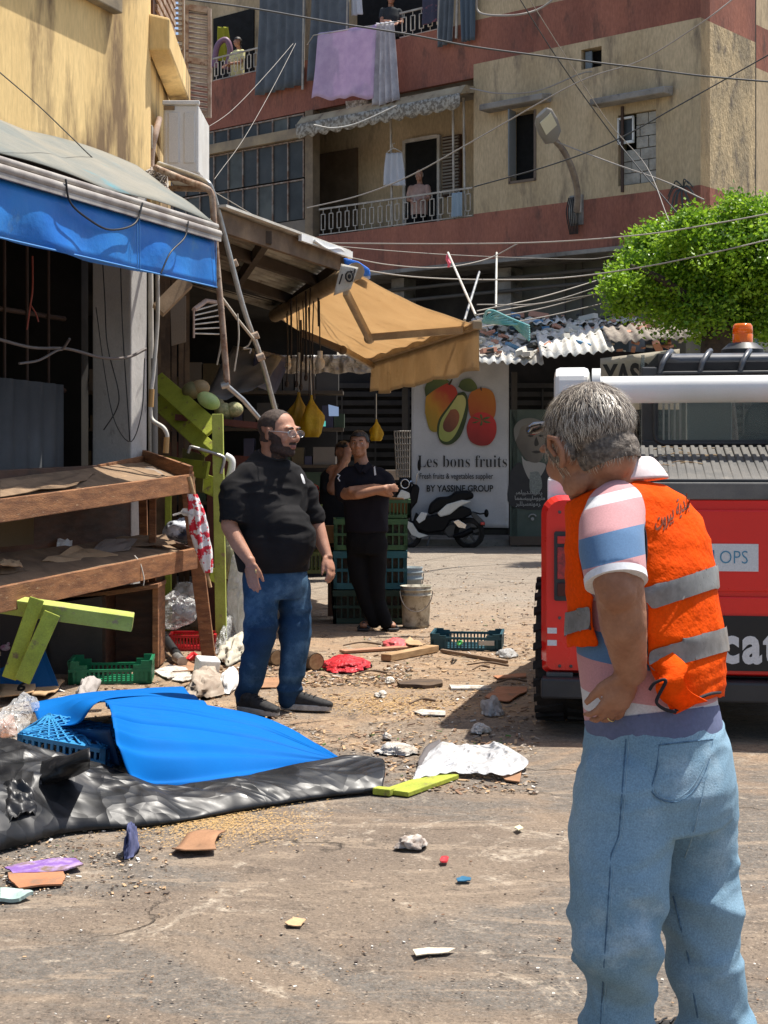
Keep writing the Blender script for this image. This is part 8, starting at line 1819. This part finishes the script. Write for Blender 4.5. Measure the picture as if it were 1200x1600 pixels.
# flat pieces: (outline px, height, material, name, label, category, thickness, curl)
orange_card = M('orange_card', (.42, .18, .09), (.36, .15, .07), s=5, rough=.85, c3=(.22, .14, .09), s3=9, a3=(.52, .66)); brown_card = M('brown_card', (.36, .19, .10), (.28, .15, .08), s=5, rough=.9, c3=(.16, .09, .05), s3=8, a3=(.6, .7))
purple_card = M('purple_card', (.20, .10, .34), (.45, .33, .5), s=14, lo=.45, hi=.7, rough=.6, c3=(.18, .12, .09), s3=10, a3=(.52, .62)); paper = M('white_paper', (.60, .57, .52), (.48, .44, .38), s=9, rough=.85, vor=.012, vs=12, c3=(.26, .19, .13), s3=12, a3=(.52, .68)); aqua_card = M('aqua_board', (.40, .50, .46), (.3, .4, .37), s=6, rough=.7)
F_ = [
 ([(0, 1052), (58, 1047), (54, 1092), (0, 1100)], card, 'cardboard_sheet', 'pale cardboard printed with a 6 at the left edge behind the blue sheet', 'cardboard', .01, .10),
 ([(55, 1078), (86, 1066), (100, 1072), (70, 1096), (50, 1095)], card, 'cardboard_flap', 'cut cardboard flap leaning between the printed cardboard and green crate', 'cardboard', .008, .10),
 ([(90, 1090), (180, 1080), (200, 1087), (100, 1097)], paper, 'paper_sheet', 'white paper strip in front of the green crate', 'paper', .004, .01),
 ([(268, 1330), (292, 1308), (352, 1301), (335, 1322), (338, 1334), (285, 1338)], brown_card, 'cardboard_scrap', 'torn brown cardboard piece alone on the asphalt below the blue sheet', 'cardboard', .006, .05),
 ([(8, 1358), (40, 1350), (118, 1345), (131, 1358), (100, 1364), (20, 1370)], purple_card, 'purple_carton', 'purple printed flap of a flattened carton in the lower left', 'carton', .005, .03),
 ([(12, 1368), (98, 1362), (102, 1376), (96, 1384), (30, 1390), (14, 1378)], orange_card, 'orange_carton', 'orange side of the flattened carton in the lower left', 'carton', .006, .02),
 ([(0, 1396), (35, 1394), (52, 1402), (30, 1408), (0, 1409)], aqua_card, 'foam_board', 'pale aqua board scrap at the left edge near the carton', 'board', .012, .03),
 ([(645, 1112), (660, 1110), (696, 1112), (696, 1118), (660, 1118)], paper, 'paper_scrap', 'flat white card on the pale dirt, right of the spectacled man', 'paper', .006, .01),
 ([(757, 1090), (778, 1077), (824, 1075), (822, 1082), (795, 1098), (768, 1097)], orange_card, 'orange_cardboard', 'orange cardboard tile beside the loader wheel', 'cardboard', .006, .03),
 ([(770, 1057), (822, 1053), (822, 1058), (778, 1061)], orange_card, 'orange_cardboard', 'thin orange strip further back beside the loader wheel', 'cardboard', .006, .01),
 ([(702, 1071), (765, 1073), (768, 1077), (705, 1077)], paper, 'white_batten', 'narrow white strip lying in the rubble near the wheel', 'strip', .012, .005),
 ([(380, 1062), (455, 1058), (462, 1066), (430, 1075), (382, 1076)], brown_card, 'brown_cardboard', 'brown cardboard lying behind the spectacled man shoes', 'cardboard', .005, .01),
 ([(620, 1068), (655, 1064), (690, 1066), (692, 1071), (660, 1075), (625, 1073)], M('scorched_wood', (.06, .04, .03), (.12, .08, .05), s=9, rough=.9), 'dark_board', 'dark broken board in the middle of the rubble', 'board', .02, .02),
 ([(625, 1006), (640, 998), (652, 1003), (662, 1012), (640, 1014)], card, 'cardboard_piece', 'tan cardboard piece standing up behind the short plank', 'cardboard', .006, .06),
 ([(240, 1050), (265, 1041), (290, 1045), (298, 1054), (262, 1062)], paper, 'white_card', 'white card scraps heaped right of the green crate', 'paper', .006, .03),
 ([(268, 1062), (292, 1052), (310, 1060), (285, 1066)], paper, 'white_card', 'second white card scrap nearer to the spectacled man', 'paper', .006, .02),
 ([(262, 1045), (300, 1028), (320, 1033), (300, 1052), (270, 1052)], brown_card, 'brown_cardboard', 'reddish cardboard under the red crate by the rack leg', 'cardboard', .006, .05),
 ([(655, 1190), (670, 1168), (688, 1163), (690, 1172), (668, 1205), (652, 1204)], M('dark_plastic_sheet', (.12, .11, .11), rough=.6), 'dark_flap', 'dark grey flap sticking out behind the white plastic bag', 'sheet', .004, .07),
 ([(778, 1212), (790, 1200), (815, 1205), (812, 1224), (790, 1221)], brown_card, 'cardboard_under_bag', 'brown cardboard under the right end of the white plastic bag', 'cardboard', .006, .02),
 ([(0, 1160), (30, 1156), (70, 1166), (66, 1171), (20, 1168), (0, 1167)], wood_tan, 'wood_lath', 'thin wooden lath left of the blue crate', 'lath', .02, .01),
 ([(0, 1128), (20, 1118), (30, 1150), (0, 1156)], orange_card, 'orange_cardboard', 'orange-brown cardboard under the clear bag at the left edge', 'cardboard', .006, .02),
 ([(645, 1487), (670, 1482), (712, 1484), (700, 1490), (668, 1492), (650, 1496)], M('crumb_paper', (.55, .47, .36), rough=.9), 'paper_scrap', 'torn beige paper scrap in the foreground centre', 'paper', .003, .01),
 ([(445, 1442), (462, 1435), (478, 1438), (470, 1448), (450, 1448)], M('tan_scrap', (.50, .33, .18), rough=.9), 'cardboard_scrap', 'small tan scrap in the foreground left of centre', 'scrap', .003, .01),
 ([(713, 1375), (722, 1371), (736, 1373), (735, 1377), (715, 1378)], M('blue_scrap', (.02, .12, .22), rough=.5), 'plastic_scrap', 'small blue plastic bit on the asphalt, lowest coloured scrap', 'scrap', .004, .01),
 ([(687, 1345), (694, 1340), (701, 1343), (698, 1348), (690, 1349)], redplastic, 'plastic_scrap', 'tiny red scrap on the asphalt in the centre', 'scrap', .005, .015),
 ([(803, 1294), (812, 1290), (818, 1295), (810, 1299)], M('cream_scrap', (.60, .55, .35), rough=.9), 'paper_scrap', 'tiny cream scrap on the asphalt below the white bag', 'scrap', .004, .01),
]
for i, (o_, m_, nm, lb_, ct_, th, cu) in enumerate(F_): scrap(o_, .005, m_, nm, lb_, ct_, th, cu, i+1)
text('6', .11, black, g(30, 1079, .055)+V((-.02, 0, .0)), (1, 0, 0), (0, .8, .5), [o for o in bpy.data.objects if o.name.startswith('cardboard_sheet') and 'printed with a 6' in o.get('label', '')][0], bold=.003)
# white bag, crumples, rags
def crumple(x0, x1, y0, y1, zt, m_, name, label, cat, seed, amp=.5, group=None):
    c = G((x0+x1)/2, y1-(y1-y0)*.25, 0); W_ = (x1-x0)*c.y/FPX/2; mb = MB(); mb.ball((0, 0, 0), (1, 1, 1), n=46, m=26); out = []
    dep = max(W_*.45, (y1-y0)*.35*c.y*c.y/FPX/EYE)
    for v in mb.v:
        u = V(v); vd_ = noise.voronoi(u*2.0+V((0, seed, 0)))[0]; v2_ = noise.voronoi(u*4.4+V((seed, 0, 0)))[0]; f = 1+amp*.8*noise.noise(u*1.3+V((seed, 0, 0)))-amp*.7*(vd_[1]-vd_[0]-.3)-amp*.4*(v2_[1]-v2_[0]-.25)
        q = c+V((u.x*W_*f, u.y*dep*f, max(0, u.z)*zt*f*1.2+.005)); out.append(tuple(q))
    mb.v = out; return mb.build(name, m_, None, label=label, cat=cat, group=group)
rows = []
def fzW(u, v, p): q = noise.voronoi(V((u*4, v*2, 2)))[0]; q2 = noise.voronoi(V((u*9, v*4.5, 7)))[0]; return V((0, 0, max(.012, .0+.045*(.6-(q[1]-q[0]))*math.sin(math.pi*u)**.5+.018*(.5-(q2[1]-q2[0]))+.03*noise.noise(V((u*3, v*2, 0))))))
mb = MB(); mb.grid(coons([g(668, 1178), g(700, 1170, .03), g(745, 1168, .05), g(790, 1172, .06), g(812, 1182, .03)], [g(645, 1222), g(690, 1215), g(740, 1213), g(785, 1218), g(818, 1206)], [g(668, 1178), g(655, 1200), g(645, 1222)], [g(812, 1182, .03), g(826, 1194, .02), g(818, 1206)], 60, 30, fzW)); mb.build('white_plastic_bag', M('white_bag_sheet', (.70, .70, .71), (.6, .6, .6), s=7, rough=.45, trans=.3, vor=.025, vs=6, c3=(.45, .38, .3), s3=9, a3=(.6, .75)), None, solid=.002, label='big flattened white plastic bag on the street in front of the loader', cat='plastic bag')
crumple(590, 648, 1163, 1180, .035, paper, 'crumpled_paper', 'crumpled white paper between the black sheeting and the white bag', 'paper', 2)
crumple(753, 785, 1097, 1118, .06, whitebag, 'crumpled_bag', 'small crumpled white bag below the orange cardboard', 'plastic bag', 3)
crumple(736, 764, 1136, 1147, .03, paper, 'crumpled_paper', 'small crumpled white paper between the loader shadow and the dirt', 'paper', 4)
crumple(620, 665, 1312, 1328, .03, M('white_net', (.5, .45, .4), (.2, .15, .12), s=40, rough=.9), 'crumpled_tissue', 'crumpled whitish tissue on the open asphalt below the green plank', 'tissue', 5)
crumple(196, 214, 1311, 1340, .075, M('navy_rag', (.04, .05, .12), (.09, .10, .2), s=20, rough=.9), 'navy_rag', 'small navy rag standing crumpled below the black sheeting', 'rag', 6)
crumple(3, 62, 1102, 1162, .15, clearbag, 'clear_bag', 'crumpled clear plastic bag at the left edge above the blue crate', 'plastic bag', 7, .35)
crumple(124, 150, 1062, 1088, .06, M('grey_stone', (.35, .32, .3), rough=.9), 'grey_lump', 'grey lump lying against the front of the green crate', 'lump', 8)
crumple(292, 350, 1040, 1088, .085, M('beige_rag', (.42, .36, .29), (.28, .22, .17), s=9, rough=.95), 'beige_rag', 'beige crumpled rag lying left of the spectacled man feet', 'rag', 9, .6)
crumple(345, 372, 1050, 1082, .10, M('foam_white', (.72, .72, .70), rough=.7), 'foam_piece', 'white foam piece between the beige rag and the man', 'foam', 10, .3)
mb = MB(); mb.box(G(318, 1062)+V((0, .2, .06)), (.15, .12, .12), rot(.2, .1, .4)); mb.build('foam_block', MATS['foam_white'], None, bevel=.01, label='white foam block behind the beige rag', cat='foam')
crumple(350, 392, 990, 1032, .10, M('cream_rope_cloth', (.55, .52, .42), (.4, .36, .28), s=12, rough=.9), 'twisted_cloth', 'cream twisted cloth heaped at the foot of the green post', 'cloth', 11, .6)
crumple(345, 380, 950, 1012, .2, clearbag, 'clear_bag', 'clear crinkled plastic behind the green post foot', 'plastic bag', 12, .4)
crumple(505, 576, 1020, 1049, .05, M('red_bag', (.62, .03, .04), (.5, .02, .03), s=6, rough=.45, trans=.15, vor=.018, vs=9), 'red_bag', 'flattened red plastic bag beside the log', 'plastic bag', 13, .35)
crumple(600, 636, 998, 1012, .04, M('pink_red_bag', (.6, .12, .12), rough=.5), 'red_bag', 'smaller pinkish red bag behind the short plank', 'plastic bag', 14, .4)
crumple(778, 806, 1014, 1027, .03, whitebag, 'crumpled_bag', 'white scrap in front of the right end of the teal crate', 'plastic bag', 15)
for x0, x1, y0, y1, s_, l_ in ((598, 612, 1150, 1156, 21, 'white fleck left of the crumpled paper'), (585, 604, 1082, 1090, 22, 'white shredded paper in the dirt mid-way to the planks'), (602, 616, 1061, 1068, 23, 'white shredded paper next to the dark board')): crumple(x0, x1, y0, y1, .02, paper, 'paper_fleck', l_, 'paper', s_)
def timber(a, b, w_, h_, m_, name, label, cat='plank'):
    a, b = G(*a, 0)+V((0, 0, h_/2)), G(*b, 0)+V((0, 0, h_/2)); mb = MB(); mb.beam(a, b, w_, h_); return mb.build(name, m_, None, bevel=.004, label=label, cat=cat)
timber((603, 1033), (678, 1018), .09, .05, wood_tan, 'short_plank', 'short square tan plank left of the teal crate')
timber((534, 1020), (640, 1013), .09, .02, M('pinkish_wood', (.38, .2, .12), rough=.85), 'long_plank', 'thin long reddish plank behind the short tan plank')
timber((690, 1019), (792, 1037), .03, .025, M('grey_stick_wood', (.22, .15, .10), rough=.9), 'stick', 'long brown stick crossing in front of the teal crate', 'stick')
timber((618, 1243), (698, 1215), .13, .022, wood_green, 'green_plank', 'lime-green plank sticking out under the white plastic bag')
timber((586, 1240), (613, 1243), .05, .03, wood_green, 'green_offcut', 'small green offcut between the black sheeting and the green plank')
for (x, y, r, l_) in ((494, 1048, .062, 'short log with pale sawn end beside the red bag'), (433, 1040, .055, 'second short log behind the spectacled man shoes')):
    c = G(x, y); lg_ = thing('log', l_, 'log', tuple(c)); mb = MB(); d_ = V((-.55, 1, 0)).normalized(); n_ = 14
    mb.tube([c+V((0, 0, r)), c+d_*.16+V((0, 0, r)), c+d_*.30+V((0, 0, r*.95))], [r, r*1.03, r*.95], n_); mb.build('bark', M('log_bark', (.13, .09, .06), (.07, .05, .035), s=20, rough=.95, bump=.006, bs=60), lg_)
    mb = MB(); mb.tube([c+V((0, 0, r))-d_*.003, c+V((0, 0, r))+d_*.01], r*.88, n_); mb.build('sawn_end', M('sawn_end', (.48, .33, .18), (.33, .2, .1), s=30, rough=.85), lg_)
mb = MB(); mb.tube([G(250, 1010)+V((0, 0, .12)), G(282, 1040)+V((0, 0, .04))], .035, 10); pb = mb.build('black_tube', black, None, label='black tube with a grey end lying under the rack beside the red crate', cat='tube')
mb = MB(); mb.tube([G(276, 1037)+V((0, 0, .045)), G(285, 1042)+V((0, 0, .035))], .038, 10); mb.build('end_cap', galv, pb)
mb = MB()
for k in range(3): mb.tube(spline([G(288+k*4, 1040)+V((0, .1, .03)), G(300+k*3, 1036+k*3)+V((0, .1, .06)), G(308+k*2, 1044)+V((0, .1, .02))], 4), .012, 5)
mb.build('hand_tool', redplastic, None, label='red handles of a tool lying right of the black tube', cat='tool')
# small litter nobody could count
rl = random.Random(21); mats_l = [M('chip_tan', (.45, .30, .17), rough=.9), M('chip_white', (.62, .58, .52), rough=.9), M('chip_dark', (.07, .05, .04), rough=.9), M('chip_brown', (.22, .13, .08), rough=.9), M('chip_stone', (.30, .25, .2), rough=.95), M('chip_green', (.08, .16, .04), rough=.9)]
def litter(n, xr, yr, sz, wts, name, label, elong=2.5, gs=False):
    mb = MB()
    for i in range(n):
        if gs: x, y = rl.gauss((xr[0]+xr[1])/2, (xr[1]-xr[0])/4), rl.gauss((yr[0]+yr[1])/2, (yr[1]-yr[0])/4)
        else: x, y = rl.uniform(*xr), rl.uniform(*yr)
        if y < 880: continue
        p = G(x, y); 
        if noise.noise(V((p.x*1.7, p.y*1.7, 0))) < rl.uniform(-.5, .25): continue
        s_ = rl.uniform(*sz)*rl.uniform(.5, 1.5); mb.mi = rl.choices(range(6), wts)[0]; e_ = rl.uniform(1, elong)
        mb.box((p.x, p.y, s_*.2), (s_*e_, s_, s_*rl.uniform(.15, .6)), rot(rl.uniform(-.3, .3), rl.uniform(-.3, .3), rl.uniform(0, 3.14)))
    return mb.build(name, mats_l, None, kind='stuff', label=label)
litter(6500, (230, 840), (985, 1240), (.003, .011), (7, 1, 1.5, 5, 4, .3), 'wood_chips', 'wood chips, straw and crumbs scattered over the dirt', 4)
litter(2200, (60, 640), (1000, 1200), (.003, .010), (6, 1.5, 1, 4, 3, .3), 'wood_chips', 'finer chips and paper crumbs near the men', 4)
litter(1400, (-20, 260), (1260, 1400), (.002, .008), (3, 2, 2, 3, 4, .2), 'gritty_litter', 'gritty crumbs below the black sheeting at the left', 2.5)
litter(1600, (-20, 1250), (1230, 1620), (.002, .006), (1.5, 2, 2, 2, 6, .1), 'gravel', 'small stones scattered on the open asphalt', 1.6)
litter(1400, (640, 860), (875, 1010), (.004, .013), (3, 1, 2, 3, 5, .6), 'gravel', 'rubble crumbs on the street towards the scooter', 2)
mb = MB()
for i in range(5200):                      # spilled sawdust
    x, y = rl.gauss(330, 75), rl.gauss(1283, 17); 
    if x > 520: continue
    p = G(x, y); s_ = rl.uniform(.002, .006); mb.add([p+V((0, 0, .002)), p+V((s_*rl.uniform(1, 3), s_*rl.uniform(-1, 1), s_)), p+V((s_*rl.uniform(-.5, 1), s_*rl.uniform(.6, 2), .003))], [(0, 1, 2)])
for i in range(2200):
    x, y = rl.gauss(600, 60), rl.gauss(1098, 12); p = G(x, y); s_ = rl.uniform(.003, .009); mb.add([p+V((0, 0, .002)), p+V((s_*rl.uniform(1, 3), s_*rl.uniform(-1, 1), s_)), p+V((s_*rl.uniform(-.5, 1), s_*rl.uniform(.6, 2), .003))], [(0, 1, 2)])
mb.build('sawdust', M('sawdust', (.58, .38, .16), (.48, .3, .12), s=20, rough=.95), None, kind='stuff', label='yellow sawdust spilled in front of the black sheeting')
litter(1400, (330, 640), (1040, 1075), (.004, .014), (5, 1.5, 2, 4, 3, .3), 'wood_chips', 'broken chips strewn behind the spectacled man shoes', 4)
# bits of wood, bark and twigs as single things
tw_lab = ['dark twig lying on the sandy patch left of the dark board', 'bent brown twig below the teal crate', 'short bark strip right of the sawdust patch', 'twig on the dirt just left of the loader wheel', 'thin twig on the asphalt beside the tissue', 'brown bark strip behind the short plank', 'curled brown leaf in front of the teal crate']
for (x, y, L_, a_), lb_ in zip(((580, 1053, .22, .2), (762, 1040, .3, -.3), (660, 1098, .18, .5), (800, 1066, .2, .1), (545, 1210, .12, .9), (566, 1008, .3, .1), (752, 1045, .15, .6)), tw_lab):
    c = G(x, y, .01); d_ = V((math.cos(a_), math.sin(a_), 0)); mb = MB(); mb.tube(spline([c-d_*L_/2, c+V((0, .02, .02)), c+d_*L_/2+V((0, 0, .005))], 5), [.006]*6+[.009]*5, 5); mb.build('twig', M('twig_brown', (.13, .085, .055), rough=.9), None, label=lb_, cat='twig')
